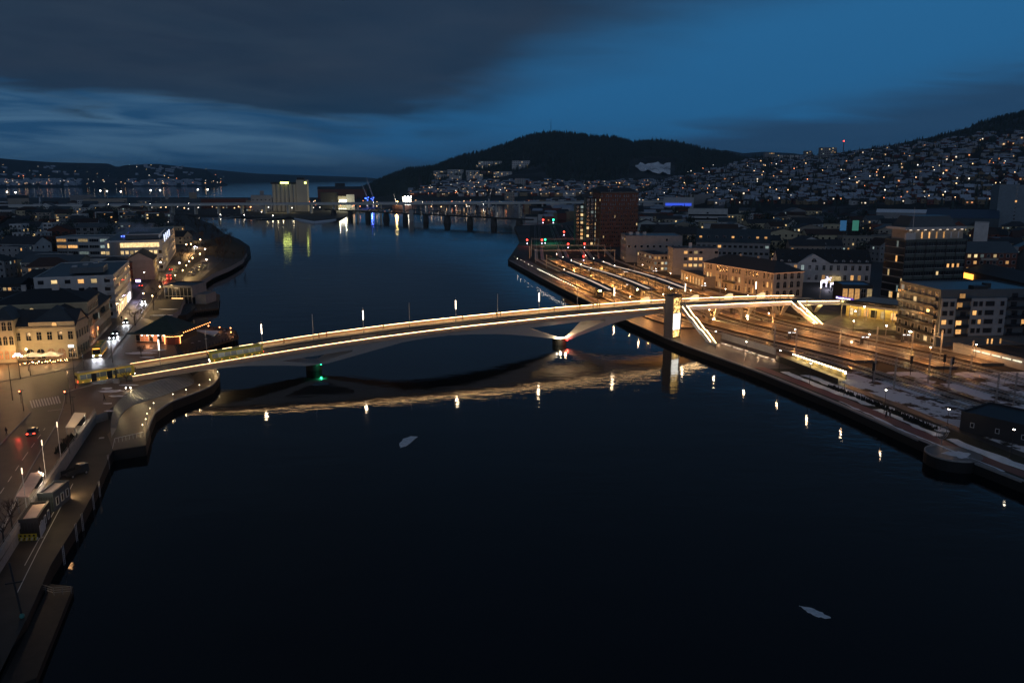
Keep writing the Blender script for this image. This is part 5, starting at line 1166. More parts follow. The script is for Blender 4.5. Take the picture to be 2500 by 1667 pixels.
# red/black shed on the right, forecourt, lit low wall, trees
block('shed', 'flat black shed in the snow at the right edge', G(2342, 1050), G(2530, 1096), 13, 4.0, m_blackc, 'flat', m_roofd, floors=1, wins=(('f', 3, 0.7, 0.9, 1.4, 'rect', 0.0),))
t, w, ro = block('retaining_wall', 'long concrete wall with strips of light on top behind the snowy sidings', G(2325, 860), G(2500, 905), 2, 2.6, m_conc, 'flat', m_conc, floors=1, cat='wall', occ=False)
for i in range(5): mb = MB(); mb.box(w * (0.35 + .14 * i), -0.25, 2.2, w * .11, 0.3, 0.35); mb.build('light_strip', EM('wall_strip', (1, .9, .66), 1.3) if 'wall_strip' not in bpy.data.materials else bpy.data.materials['wall_strip'], t)
fcx, fcy = G(2180, 806)
mb = MB(); mb.prism([G(1985, 800), G(2080, 845), G(2240, 880), G(2330, 850), G(2225, 790), G(2060, 765)][::-1], GZ + .003, GZ + .009); mb.build('forecourt', m_paving, kind='structure')
mb = MB(); c0 = G(2160, 812); mb.prism([(c0[0] + 17 * math.cos(a) , c0[1] + 5.2 * math.sin(a) - .25 * 17 * math.cos(a)) for a in [i * math.pi / 12 for i in range(24)]], GZ + .0095, GZ + .12); tag(mb.build('flower_bed', m_grass), 'dark oval planting bed on the station forecourt', 'flower bed')
for px, py, pw in ((2105, 778, 220), (2190, 800, 220), (2060, 800, 200), (2120, 835, 200), (2215, 845, 200), (2290, 868, 130), (2340, 880, 200)): point('forecourt_lamp', G(px, py) + (GZ + 5,), pw, (1, .6, .26), .3)
fl = thing('forecourt_lamp_post', 'thin lamp post', 'street lamp', (0, 0, 0), 0, 'lamp posts of the station forecourt')
mb = MB(); mb.cyl((0, 0, 0), (0, 0, 6.5), 0.08, .05, 6); mb.build('post', m_steel, fl); mb = MB(); mb.ball((0, 0, 6.6), .22, n=8, rings=5); mb.build('globe', e_lampw, fl)
for i, ((px, py), lb) in enumerate(zip(((2085, 802), (2107, 790), (2193, 798), (2160, 842), (2216, 858), (2284, 838)), ('left of the oval bed', 'behind the left tip of the oval bed', 'in front of the arcade', 'between the oval bed and the tracks', 'right of the bicycle stands', 'in front of the blue grey flats'))):
    x, y = G(px, py)
    if i == 0: fl.location = (x, y, GZ); fl['label'] = 'thin globe lamp post ' + lb
    else: copy_thing(fl, (x, y, GZ), 0, 'thin globe lamp post ' + lb)
# ------------------------------------------------------------------ the west bank
def GL(px, py): return G(px, py, LZ)
up_pts = [(-20, 1392), (0, 1361), (118, 1179), (233, 1013), (262, 1004), (276, 992), (309, 961), (359, 938), (410, 921), (440, 905), (462, 880), (448, 862), (428, 842), (418, 815), (415, 790), (420, 768), (440, 755), (447, 735), (470, 712), (474, 698), (520, 668), (560, 652), (592, 634), (603, 617), (600, 603), (577, 586), (540, 571), (512, 548), (470, 534), (440, 526)]
up_poly = [GL(*p) for p in up_pts] + [(-600, 1120), (-660, 1250), (-2400, 1250), (-5900, 1180), (-5900, 80)]
mb = MB(); mb.prism(up_poly[::-1], GZ - 0.5, LZ, 1, 0); mb.build('ground', [m_ground, m_granite], kind='structure')
def sheet(name, pts, mat, z, fn=GL):
    mb = MB(); p = [fn(*q) for q in pts]
    a = sum(p[i][0] * p[(i + 1) % len(p)][1] - p[(i + 1) % len(p)][0] * p[i][1] for i in range(len(p)))
    if a < 0: p = p[::-1]
    mb.poly([(x, y, z) for x, y in p]); return mb.build(name, mat, kind='structure')
sheet('pavement', [(-30, 1420), (118, 1179), (233, 1013), (262, 1004), (276, 992), (309, 961), (359, 938), (410, 921), (436, 905), (440, 880), (420, 830), (400, 790), (330, 770), (290, 760), (180, 860), (-30, 880)], m_paving, LZ + .004)
def road(pts, w, z, mat=m_asph, name='road', fn=GL):
    P = [Vector(fn(*p)) for p in pts]; L_, R2 = [], []
    for i, p in enumerate(P):
        d = (P[min(i + 1, len(P) - 1)] - P[max(i - 1, 0)]).normalized(); n = Vector((-d.y, d.x)); ww = w if isinstance(w, (int, float)) else w[i]
        L_.append((p.x + n.x * ww / 2, p.y + n.y * ww / 2, z)); R2.append((p.x - n.x * ww / 2, p.y - n.y * ww / 2, z))
    mb = MB(); mb.strip(R2, L_); return mb.build(name, mat, kind='structure'), L_, R2
CEN = [(215, 915), (236, 884), (258, 853), (283, 820), (308, 787), (330, 762), (350, 738), (375, 706), (400, 674), (425, 648), (455, 623), (474, 604), (480, 588), (474, 571), (458, 557), (436, 547), (410, 540)]
road(CEN, 9.5, LZ + .0103)
sheet('road', [(-40, 1420), (-40, 1125), (0, 1086), (75, 1007), (62, 985), (36, 955), (-30, 945), (-30, 936), (0, 932), (138, 907), (190, 893), (262, 872), (330, 878), (322, 915), (240, 936), (193, 948), (161, 958), (152, 1000), (142, 1030), (100, 1100), (52, 1185), (0, 1300)], m_asph, LZ + .008)
# approach slab between the square and the deck
mb = MB(); mb.tube([[BP(-9, o, LZ - .2) for o in (0.1, 16.9)] + [BP(-9, o, LZ + .012) for o in (16.9, 0.1)], [BP(0, o, zd(0) - .5) for o in (0.1, 16.9)] + [BP(0, o, zd(0)) for o in (16.9, 0.1)]]); mb.build('road', m_asph, kind='structure')
# kerbs and markings
def kerb(pts, z=LZ, w=.25): mb = MB(); P = [GL(*p) for p in pts]; mb.tube([[(x - w / 2, y, z + .009), (x + w / 2, y, z + .009), (x + w / 2, y, z + .14), (x - w / 2, y, z + .14)] for x, y in P]); mb.build('kerb', m_granite, kind='structure')
kerb([(0, 1086), (38, 1046), (75, 1007)]); kerb([(0, 932), (70, 920), (138, 907), (185, 896)]); kerb([(240, 936), (193, 948), (161, 958), (152, 1000), (140, 1033), (100, 1100), (52, 1185), (0, 1300)]); kerb([(262, 877), (290, 838), (335, 783), (380, 722), (408, 684)])
mb = MB()
A, B = Vector(GL(78, 996)), Vector(GL(152, 983)); A2, B2 = Vector(GL(72, 978)), Vector(GL(146, 966))
for i in range(11):
    a, b_ = A.lerp(B, i / 11), A.lerp(B, (i + .5) / 11); c, d = A2.lerp(B2, i / 11), A2.lerp(B2, (i + .5) / 11); mb.poly([(a.x, a.y, LZ + .012), (b_.x, b_.y, LZ + .012), (d.x, d.y, LZ + .012), (c.x, c.y, LZ + .012)])
def line(p, q, w=.14, dash=None):
    a, b_ = Vector(GL(*p)), Vector(GL(*q)); d = (b_ - a); L_ = d.length; d.normalize(); n = Vector((-d.y, d.x)) * w / 2; s = 0
    while s < L_:
        e = min(L_, s + (dash or L_)); u, v = a + d * s, a + d * e; mb.poly([(u.x - n.x, u.y - n.y, LZ + .0125), (v.x - n.x, v.y - n.y, LZ + .0125), (v.x + n.x, v.y + n.y, LZ + .0125), (u.x + n.x, u.y + n.y, LZ + .0125)]); s = e + (dash or 1)
line((116, 1003), (157, 998), .2); line((0, 1205), (60, 1115), .14, 3); line((60, 1115), (110, 1045), .14, 3); line((276, 810), (289, 796)); line((330, 752), (344, 730)); line((340, 775), (368, 737)); line((10, 1285), (50, 1200))
mb.build('road_markings', m_paint, kind='structure')
# lower quay
sheet('quay', [(0, 1400), (118, 1215), (228, 1042), (262, 1052), (272, 1090), (232, 1190), (195, 1262), (122, 1378), (62, 1515), (0, 1640)], M('quay_asphalt', (0.05, 0.043, 0.036), 0.7, var=.35, vs=.2, bump=.3, bs=3), GZ + .005, G)
mb = MB(); a, b_ = G(178, 1180), G(70, 1400); 
for (p, q) in (((178, 1180), (92, 1345)), ((92, 1345), (40, 1450)), ((150, 1215), (60, 1380))):
    a, b_ = G(*p), G(*q); mb.beam((a[0], a[1], GZ + .008), (b_[0], b_[1], GZ + .008), .12, .006)
mb.build('quay_marking', m_paint, kind='structure')
for nm, p, q, m_ in (('a', (233, 1013), (118, 1179), m_granite), ('b', (118, 1179), (-10, 1376), m_granite)):
    a, b_ = GL(*p), GL(*q); o = thing('quay_parapet', 'granite parapet wall between the street and the lower quay, ' + ('upper stretch by the shelter' if nm == 'a' else 'lower stretch behind the site huts'), 'wall', (a[0], a[1], LZ)); mb = MB(); mb.beam((a[0], a[1], LZ + .45), (b_[0], b_[1], LZ + .45), .5, .9); mb.build('coping', m_, o, world=True)
    mb = MB(); d = Vector(b_) - Vector(a); n = int(d.length / 2.5)
    for i in range(n + 1):
        q_ = Vector(a) + d * i / n; mb.cyl((q_.x, q_.y, LZ + .9), (q_.x, q_.y, LZ + 1.6), .03, n=5)
    for h in (1.25, 1.6): mb.beam((a[0], a[1], LZ + h), (b_[0], b_[1], LZ + h), .04)
    mb.build('railing', m_steel, o, world=True)
# stepped amphitheatre
outer = [(270, 1047), (273, 1015), (283, 988), (309, 961), (335, 947), (359, 938), (385, 929), (410, 921), (430, 911), (441, 900), (444, 893)]
inner = [(284, 1047), (291, 1022), (303, 1004), (323, 990), (343, 983), (365, 976), (393, 967), (421, 957), (450, 946), (474, 934), (470, 918)]
O_ = [Vector(GL(*p)) for p in outer]; I_ = [Vector(G(*p)) for p in inner]
def fine(P, k=4):
    out = []
    for i in range((len(P) - 1) * k + 1):
        t_ = i / k; j = min(int(t_), len(P) - 2); f = t_ - j; p0, p1, p2, p3 = P[max(j - 1, 0)], P[j], P[j + 1], P[min(j + 2, len(P) - 1)]
        out.append(0.5 * ((2 * p1) + (p2 - p0) * f + (2 * p0 - 5 * p1 + 4 * p2 - p3) * f * f + (3 * p1 - p0 - 3 * p2 + p3) * f ** 3))
    return out
O_, I_ = fine(O_), fine(I_); am = thing('amphitheatre_steps', 'curved granite steps fanning down from the square to the quay promenade', 'steps', GL(270, 1030) + (GZ,))
NS = 12; m_step = M('step_granite', (0.30, 0.31, 0.33), 0.5, var=.15, vs=1)
for k in range(NS):
    z1 = LZ + .15 - (LZ + .15 - GZ - .05) * k / NS; A_, B_ = [o.lerp(i, k / NS) for o, i in zip(O_, I_)], [o.lerp(i, (k + 1) / NS) for o, i in zip(O_, I_)]
    mb = MB(); mb.tube([[(a.x, a.y, GZ - .2), (b.x, b.y, GZ - .2), (b.x, b.y, z1), (a.x, a.y, z1)] for a, b in zip(A_, B_)]); mb.build('step', m_step, am, world=True)
    A_, B_ = [o.lerp(i, (k + .60) / NS) for o, i in zip(O_, I_)], [o.lerp(i, (k + .98) / NS) for o, i in zip(O_, I_)]
    mb = MB(); mb.tube([[(a.x, a.y, z1 + .002), (b.x, b.y, z1 + .002), (b.x, b.y, z1 + .02), (a.x, a.y, z1 + .02)] for a, b in zip(A_, B_)]); mb.build('nosing', m_dark, am, world=True)
for (x, y), pw in ((G(322, 962, 3.4), 70), (G(345, 966, 3.4), 60), (G(297, 1001, 3.4), 45)): point('step_light', (x, y, 4.6), pw * .7, (1, .75, .38), .1)
# promenade by the water with bollard lights
sheet('promenade', [(270, 1052), (284, 1047), (291, 1022), (303, 1004), (323, 990), (365, 976), (421, 957), (474, 934), (470, 918), (505, 893), (527, 900), (536, 911), (533, 924), (519, 941), (477, 960), (421, 981), (379, 1010), (365, 1045), (356, 1058), (356, 1086), (276, 1098), (262, 1060)], m_paving, GZ + .006, G)
EDG = [(536, 913), (533, 924), (519, 941), (495, 953), (477, 960), (450, 970), (421, 981), (398, 996), (379, 1010), (370, 1028), (363, 1048)]
E_ = fine([Vector(G(*p)) for p in EDG], 3); mb = MB(); mb.tube([[(p.x - .35, p.y + .2, GZ), (p.x + .1, p.y, GZ), (p.x + .1, p.y, GZ + .3), (p.x - .35, p.y + .2, GZ + .3)] for p in E_]); mb.build('quay_edge', m_granite, kind='structure')
def bollard_lamp():
    t = thing('bollard_lamp', 'short steel bollard lamp', 'bollard lamp', (0, 0, 0), 0, 'bollard lamps along the west quay promenade')
    mb = MB(); mb.cyl((0, 0, 0), (0, 0, 1.25), .07, .07, 6); mb.build('post', m_steel, t); mb = MB(); mb.ball((0, 0, 1.3), .1, n=6, rings=4); mb.build('lamp', EM('bollard_glow', (1, .8, .5), 14), t); return t
bl0 = bollard_lamp(); BO = [((514, 897), 'first under the bridge'), ((524, 902), 'second, under the bridge'), ((530, 908), 'on the tip of the quay curve'), ((532, 918), 'at the outermost bend'), ((513, 938), 'just below the bridge edge'), ((488, 951), 'sixth along the curve'), ((455, 963), 'seventh along the curve, above the dark water'), ((423, 974), 'eighth along the curve'), ((376, 996), 'first of the close row'), ((367, 1009), 'second of the close row'), ((360, 1022), 'third of the close row'), ((357, 1036), 'fourth of the close row'), ((349, 1050), 'at the corner of the timber quay')]
for i, ((px, py), lb) in enumerate(BO):
    x, y = G(px, py)
    if i == 0: bl0.location = (x, y, GZ); bl0['label'] = 'bollard lamp ' + lb
    else: copy_thing(bl0, (x, y, GZ), 0, 'bollard lamp ' + lb)
    point('bollard_light', (x - .5, y, GZ + 1.3), 12 if i > 3 else 22, (1, .66, .3), .1)
# timber faced quay corner
tq = thing('timber_quay', 'timber clad quay corner with a white top rail below the promenade', 'quay', G(276, 1098) + (0,))
a, b_, c = Vector(G(277, 1100, 2.0)), Vector(G(356, 1088, 2.0)), Vector(G(363, 1052, 2.0))
for k in range(9):
    z = 2.05 - k * .36; mb = MB(); mb.beam((a.x, a.y - .25, z), (b_.x, b_.y - .25, z), .3, .3); mb.beam((b_.x, b_.y - .25, z), (c.x + .2, c.y, z), .3, .3); mb.build('timber', m_wood, tq, world=True)
a, b_ = Vector(G(280, 1070, 3.2)), Vector(G(350, 1054, 3.2)); mb = MB(); mb.beam((a.x, a.y, 3.2), (b_.x, b_.y, 3.2), .1); d_ = Vector(G(275, 1098, 2.6)); mb.beam((a.x, a.y, 3.2), (d_.x, d_.y, 2.9), .1)
for i in range(9): p = a.lerp(b_, i / 8); mb.cyl((p.x, p.y, GZ), (p.x, p.y, 3.2), .04, n=5)
mb.build('railing', m_frame, tq, world=True)
# low timber deck bottom left with a railing
dk_ = thing('timber_deck', 'wide dark timber landing deck at the water by the bottom left corner', 'deck', G(100, 1540, 1.0) + (0,))
dp = [Vector(G(*p, 1.0)) for p in ((88, 1654), (178, 1431), (122, 1424), (40, 1560), (-10, 1680))]
mb = MB(); mb.prism([(p.x, p.y) for p in dp], -1.0, .85); mb.build('frame', m_quay, dk_, world=True)
P0, P1, P2, P3 = Vector(G(88, 1654, 1.0)), Vector(G(178, 1431, 1.0)), Vector(G(122, 1424, 1.0)), Vector(G(-10, 1690, 1.0))
for i in range(22): a, b_ = P0.lerp(P3, i / 22), P0.lerp(P3, (i + .9) / 22); c, d = P1.lerp(P2, (i + .9) / 22), P1.lerp(P2, i / 22); mb = MB(); mb.prism([(a.x, a.y), (b_.x, b_.y), (c.x, c.y), (d.x, d.y)][::-1], .9, 1.0); mb.build('plank', m_wood, dk_, world=True)
mb = MB(); a, b_, c = Vector(G(90, 1424, 2.0)), Vector(G(130, 1436, 2.0)), Vector(G(173, 1432, 2.0))
for z in (1.4, 1.75, 2.1): mb.beam((a.x, a.y, z), (b_.x, b_.y, z), .05); mb.beam((b_.x, b_.y, z), (c.x, c.y, z), .05)
for p in (a, b_, c, a.lerp(b_, .5), b_.lerp(c, .5)): mb.cyl((p.x, p.y, 1), (p.x, p.y, 2.1), .04, n=5)
mb.build('railing', m_steel, dk_, world=True)
pl_ = thing('mooring_post', 'thick dark pole with a crossbar and greenish lamp base by the bottom left quay', 'post', G(54, 1505) + (GZ,))
mb = MB(); mb.cyl((0, 0, 0), (-.9, .2, 7.5), .14, .12, 8); mb.build('pole', m_dark, pl_); mb = MB(); mb.beam((-1.6, 0, 4.6), (.6, 0, 5.0), .18); mb.build('crossbar', m_dark, pl_); mb = MB(); mb.ball((.2, -.3, .3), .35, n=8); mb.build('base', M('faded_teal', (.05, .2, .17), .6), pl_)
# fenders and ladders on the quay wall
for px, py in ((262, 1120), (240, 1185), (225, 1215), (198, 1265), (183, 1290), (152, 1345)):
    x, y = G(px, py); t = thing('quay_ladder', 'steel quay ladder ' + {262: 'just below the timber quay', 240: 'second below the timber quay', 225: 'beside the site truck', 198: 'opposite the grey site hut', 183: 'opposite the black site hut', 152: 'lowest on the quay wall'}[px], 'ladder', (x + .15, y, 0)); mb = MB()
    for s_ in (-.2, .2): mb.beam((0, s_, 0), (0, s_, GZ + .9), .05)
    for k in range(8): mb.beam((0, -.2, .2 + k * .33), (0, .2, .2 + k * .33), .03)
    mb.build('frame', m_frame, t)
# ------------------------------------------------------------------ buildings of the west bank
dirx = Vector((.945, .327))
def sblock(name, label, corner, w, depth, h, *a, **k):
    B = Vector(GL(*corner)); A = B - dirx * w; return block(name, label, A, B, depth, h, *a, z0=LZ, **k)
C = Vector(GL(191, 875)); Lf = Vector(GL(38, 881)); Fr = Vector(GL(273, 792))
t, w, ro = block('hotel', 'cream classical corner building with tall windows and dark roofs facing the square', Lf, C, 12.5, 10.2, m_cream, 'gable', m_roofd, 4.2, z0=LZ, floors=2,
    wins=(('f', 6, 1.35, 2.4, 6.0, 'cross', 0.12, dict(floors=1, fm=m_cream)), ('f', 6, 2.2, 2.9, 0.5, 'arch', 0.5, dict(floors=1, fm=m_cream, lits=[EM('arch_dim', (1, .45, .18), .45, .6)])), ('r', 5, 1.1, 2.2, 6.0, 'rect', 0, dict(floors=1, fm=m_cream)), ('r', 5, 1.2, 2.6, 1.0, 'arch', 0, dict(floors=1, fm=m_cream))))
mb = MB()
for z, p_ in ((4.6, .18), (5.0, .1), (9.4, .22), (10.0, .4)): mb.box(w / 2, -p_ / 2, z, w + .4, p_, .22)
mb.build('cornice', m_cream, t)
mb = MB(); n = 30
for i in range(n): mb.box(w * (i + .5) / n, -.12, 9.65, .22, .2, .3)
o = mb.build('brackets', m_stone, t); o['kind'] = 'stuff'
# corner pavilion roof with lunette
mb = MB(); q = 12.5; x0_ = w - q
mb.poly([(x0_, -.3, 10.9), (w + .3, -.3, 10.9), (x0_ + q / 2, q / 2, 15.6)]); mb.poly([(w + .3, -.3, 10.9), (w + .3, q, 10.9), (x0_ + q / 2, q / 2, 15.6)]); mb.poly([(w + .3, q, 10.9), (x0_, q, 10.9), (x0_ + q / 2, q / 2, 15.6)]); mb.poly([(x0_, q, 10.9), (x0_, -.3, 10.9), (x0_ + q / 2, q / 2, 15.6)]); mb.build('corner_roof', m_roofm, t)
mb = MB(); mb.box(w - q / 2, -.05, 10.3, q, .4, 1.1); mb.build('attic_parapet', m_cream, t)
o = add('window', win_mesh(1.3, 1.3, 'arch', m_cream, e_win), t); o.location = (w * .68, -.27, 10.0)
o = add('window', win_mesh(1.3, 2.8, 'rect', m_frame, m_glassd), t); o.location = (w - 1.3, -.05, .4)
mb = MB(); mb.box(w - 1.6, -.2, 4.0 - .4, 1.4, .2, .6); mb.build('lit_sign', EM('sign_white2', (.9, .92, 1), 3.0), t)
sw_len = (Fr - C).length
t2, w2, ro2 = block('town_house', 'long cream street wing of the corner building running along the quay street', C + (Fr - C).normalized() * 12.6, Fr, 12.5, 10.2, m_cream, 'gable', m_roofd, 4.0, z0=LZ, floors=2,
    wins=(('f', 20, 1.1, 2.2, 6.0, 'rect', 0.03, dict(floors=1, fm=m_cream, skip=lambda k, c: 3 <= c <= 9)), ('f', 20, 1.2, 2.6, 1.0, 'arch', 0.04, dict(floors=1, fm=m_cream, skip=lambda k, c: 3 <= c <= 9))))
mb = MB()
for z, p_ in ((4.6, .18), (9.4, .22), (10.0, .4)): mb.box(w2 / 2, -p_ / 2, z, w2, p_, .22)
mb.build('cornice', m_cream, t2)
for x in (.33, .62):
    mb = MB()
    for i in range(60): mb.box(w2 * x + rnd.uniform(-2.2, 2.2), -.4 - rnd.random() * .6, 8.0 + rnd.uniform(-.7, .9), .5, .5, .4, rnd.random() * 3, taper=.5)
    mb.build('hanging_greenery', m_conifer, t2, kind='stuff')
mb = MB(); mb.box(w2 * .42, -.2, 3.0, .6, .3, 1.0); mb.build('lit_sign', EM('sign_orange', (1, .25, .08), 4.0), t2); P = C.lerp(Fr, .42); point('sign_light', (P.x + 1.6, P.y - .5, LZ + 3.4), 70, (1, .35, .12), .2)
A_ = Vector(G(-30, 782, 17.0)); B_ = Vector(G(29, 780, 17.0))
t, w, ro = block('town_house', 'tall yellow lit end house with arched windows at the left edge of the square', A_, B_, 12, 12.8, m_cream, 'hip', m_roofm, 3.2, z0=LZ, floors=3, wins=(('f', 4, 1.1, 2.6, 1.0, 'arch', lambda k, c: .8 if k == 0 else .1, dict(fm=m_cream, lits=[EM('door_amber', (1, .35, .1), .8, .5)])),))
sd_ = (Fr - C).normalized(); B_ = C + sd_ * 20 + Vector((sd_.y, -sd_.x)) * .15; A_ = B_ - Vector((sd_.y, -sd_.x)) * 27
t, w, ro = block('town_house', 'taller cream rear house with three arched windows above the corner building', A_, B_, 18, 14.6, m_cream, 'hip', m_roofd, 3.4, z0=LZ, floors=1, wins=(('f', 11, 1.2, 2.4, 10.6, 'arch', lambda k, c: c == 4, dict(skip=lambda k, c: c not in (2, 3, 4), fm=m_cream)), ('r', 7, 1.1, 2.2, 6.0, 'rect', .1, dict(fm=m_cream)), ('r', 7, 1.2, 2.6, 1.0, 'arch', .1, dict(fm=m_cream)), ('r', 7, 1.0, 1.6, 11, 'rect', 0, dict(fm=m_cream))))
chimney(ro, w * .28, 8, 17.5, 1.2, 1.8, m_conc); chimney(ro, w * .62, 8, 17.5, 2.0, 1.8, m_whiter)
mb = MB(); mb.box(w / 2, -.2, 13.9, w + .5, .4, .4); mb.build('cornice', m_cream, t)
t, w, ro = sblock('apartment_building', 'white six storey building with rooftop terrace and lit shopfront strips on the quay street', (286, 776), 27, 58, 16.2, m_whiter, 'flat', m_roofm, 3, floors=5,
    wins=(('f', 6, 2.0, 1.5, 1.0, 'rect', lambda k, c: (1 if k == 4 and c in (1, 3, 4) else .1), dict(lits=[e_win2, e_win])), ('r', 13, 3.2, 1.4, 1.0, 'strip', lambda k, c: .25)))
mb = MB(); mb.box(w * .62, 16, 16.8, 12, 14, 2.2, taper=.96); mb.build('roof_terrace', m_roofm, t); mb = MB()
for i in range(3): mb.box(w * .45 + i * 3, 14 + i * 6, 19.0, 2.0, 3, .5)
mb.build('roof_unit', m_steel, t)
for i in range(9): mb = MB(); mb.box(w + .15, 6 + i * 5.4, .6, .2, .8, 3.2); mb.build('lit_shopfront', EM('shop_%d' % i, (1, .62, .28), 2.0) if i < 6 else EM('shop_%d' % i, (.9, .85, 1), 3.0), t)
for k in range(5): mb = MB(); mb.box(w - 1.2, -.5, 2.8 + k * 3.1, 2.6, 1.0, .15); mb.box(w - 1.2, -.98, 2.95 + k * 3.1, 2.6, .05, .9); mb.build('balcony', m_steel, t)
for i in range(4): q_ = Vector(GL(286, 776)) + Vector((-.327, .945)) * (8 + i * 13) + Vector((2.4, 0)); point('shop_light', (q_.x, q_.y, LZ + 2.6), 110, (1, .66, .34) if i < 3 else (.7, .6, 1), .3)
t, w, ro = sblock('gable_house', 'plain pale gabled house end with two small windows', (378, 682), 13.5, 26, 10.5, m_beige, 'gabley', m_roofd, 4.2, floors=3, wins=(('f', 3, .9, 1.4, 1.0, 'rect', 0.0, dict(skip=lambda k, c: c != 0)), ('r', 6, 1.0, 1.5, 1.0, 'cross', .1)))
t, w, ro = sblock('office_building', 'large white office building with two lit upper floors and a long side facade', (401, 661), 30, 128, 17.4, m_whiter, 'flat', m_roofm, 3, floors=4,
    wins=(('f', 12, 1.7, 1.9, 1.4, 'rect', lambda k, c: .8 if k == 2 else .1, dict(skip=lambda k, c: k == 3, lits=[e_win2])), ('r', 34, 1.5, 2.2, 1.2, 'rect', lambda k, c: .1)))
o = add('window', win_mesh(27, 2.6, 'strip', m_frame, e_win2), t); o.location = (15, -.01, 13.9)
mb = MB(); mb.box(19, 22, 17.9, 18, 26, 2.6, taper=.98); mb.build('roof_pavilion', m_roofm, t); mb = MB(); mb.beam((9, 8.6, 20.6), (28.5, 8.6, 20.6), .5); mb.beam((28.5, 8.6, 20.6), (28.5, 60, 20.6), .5); mb.beam((9, 8.6, 18), (9, 8.6, 20.6), .4); mb.build('white_roof_frame', m_frame, t)
for i in range(4): mb = MB(); mb.box(30.2, 20 + i * 16, 15.5, .6, 1.6, 4.2); mb.build('lit_fin', EM('fin', (.7, .78, 1), 1.6) if 'fin' not in bpy.data.materials else bpy.data.materials['fin'], t)
LB = [  # px0, px1, py eave, z eave, depth, wall, roof kind, roof, rh, floors, cols, (w,h,style), lit, label, name
    (50, 190, 640, 14.5, 16, m_beige, 'gable', m_roofm, 3, 3, 12, (1.7, 1.5, 'cross'), .03, 'long pale two-row office wing with a slate green roof', 'office_building'),
    (190, 295, 634, 14.5, 16, m_whiter, 'flat', m_roofd, 3, 3, 9, (2.6, 1.4, 'strip'), .2, 'white and brick office wing with window bands joined to the slate green roof', 'office_building'),
    (136, 268, 580, 17, 24, m_whiter, 'flat', m_roofm, 3, 3, 5, (6.4, 1.9, 'strip'), .55, 'white framed office block with three rows of lit strip windows', 'office_building'),
    (0, 45, 604, 17, 14, m_greyr, 'flat', m_roofd, 3, 4, 3, (1.2, 1.4, 'rect'), .2, 'blank grey gable wall block at the left edge of the picture', 'apartment_building'),
    (-20, 52, 692, 13, 10, m_blackc, 'gable', m_roofd, 2, 2, 6, (1.4, 1.2, 'rect'), .5, 'black low house with a row of lit windows at the left edge', 'town_house'),
    (50, 205, 680, 13.5, 22, m_blackc, 'gable', m_roofd, 3, 2, 7, (1.4, 1.2, 'rect'), .02, 'long black roofed house behind the cream rear house', 'town_house'),
    (165, 200, 672, 13.8, 6, m_blackc, 'flat', m_roofd, 3, 1, 1, (7, 1.4, 'bare'), 1.0, 'small black attic with one bright window slot beside the white quay street block', 'attic'),
    (30, 100, 570, 18, 14, m_whiter, 'flat', m_roofd, 3, 5, 6, (1.6, 1.6, 'split'), .15, 'white framed apartment block with stepped top, left of the white strip-window office', 'apartment_building'),
    (22, 52, 549, 22, 10, m_whiter, 'flat', m_roofd, 3, 6, 3, (1.6, 1.6, 'split'), .1, 'taller narrow white framed apartment block at the far left', 'apartment_building'),
    (104, 126, 546, 20, 10, m_whiter, 'flat', m_roofd, 3, 5, 2, (2.4, 1.6, 'split'), .3, 'narrow dark apartment block with white edge frame and two bright lamps', 'apartment_building'),
    (182, 265, 555, 16, 20, m_greyr, 'gable', m_roofm, 3, 3, 5, (3, 2.4, 'split'), .05, 'grey gabled office block with white window frames before the far frames', 'office_building'),
    (262, 320, 547, 15, 20, m_greyr, 'flat', m_roofm, 3, 3, 9, (2.5, 1.3, 'strip'), .6, 'long grey building with a bright warm window row behind the steam', 'office_building'),
    (136, 174, 528, 17, 14, m_beige, 'flat', m_roofd, 3, 4, 5, (2.4, 1.6, 'rect'), .55, 'apartment block with many warm lit windows far behind on the left', 'apartment_building'),
    (175, 200, 524, 17, 14, m_whiter, 'flat', m_roofd, 3, 3, 4, (2.2, 1.5, 'rect'), .2, 'white apartment block right of the warm lit one', 'apartment_building'),
    (0, 40, 530, 16, 14, m_whiter, 'flat', m_roofm, 3, 3, 5, (2.6, 1.5, 'strip'), .3, 'white banded building at the far left behind the trees', 'apartment_building'),
    (0, 28, 514, 17, 14, m_whiter, 'flat', m_roofm, 3, 3, 5, (2.6, 1.5, 'strip'), .1, 'white banded building farthest back at the left edge', 'apartment_building')]
for (a, b_, py, z, dp_, wm_, rk, rm_, rh, fl_, cols, (ww, wh, st), lit, lb, nm) in LB:
    A_, B_ = G(a, py, z), G(b_, py, z); fh = (z - LZ) / fl_
    block(nm, lb, A_, B_, dp_, z - LZ, wm_, rk, rm_, rh, z0=LZ, floors=fl_, wins=(('f', cols, ww, min(wh, fh - .8), .9 if fh < 4 else 1.4, st, lit), ('r', max(2, int(dp_ / 4)), 1.4, min(1.5, fh - .9), 1.0, 'rect', .12)))
# white outlined flats
for i, (a, b_, y0_, y1_, lb) in enumerate(((234, 275, 519, 542, 'leftmost'), (273, 294, 528, 541, 'second, small'), (291, 331, 518, 541, 'tallest, in the middle'), (328, 350, 526, 543, 'fourth'), (347, 397, 531, 545, 'lowest at the right end'), (356, 388, 521, 532, 'behind the lowest'))):
    z = 18 if y0_ < 522 else 13; A_, B_ = Vector(G(a, y0_, z)), Vector(G(b_, y0_, z)); t, w, ro = block('apartment_building', 'dark flats outlined by a thin white frame, ' + lb + ' of the row', A_, B_, 14, z - LZ, m_blackc, 'flat', m_roofd, z0=LZ, floors=4, wins=(('f', 5, 1.8, 1.5, .9, 'bare', .2),))
    mb = MB(); mb.box(w / 2, -.5, z - LZ - .2, w + 1, 1.2, .8); mb.box(-.3, -.5, 0, .8, 1.2, z - LZ - .2); mb.build('white_outline_frame', m_frame, t)
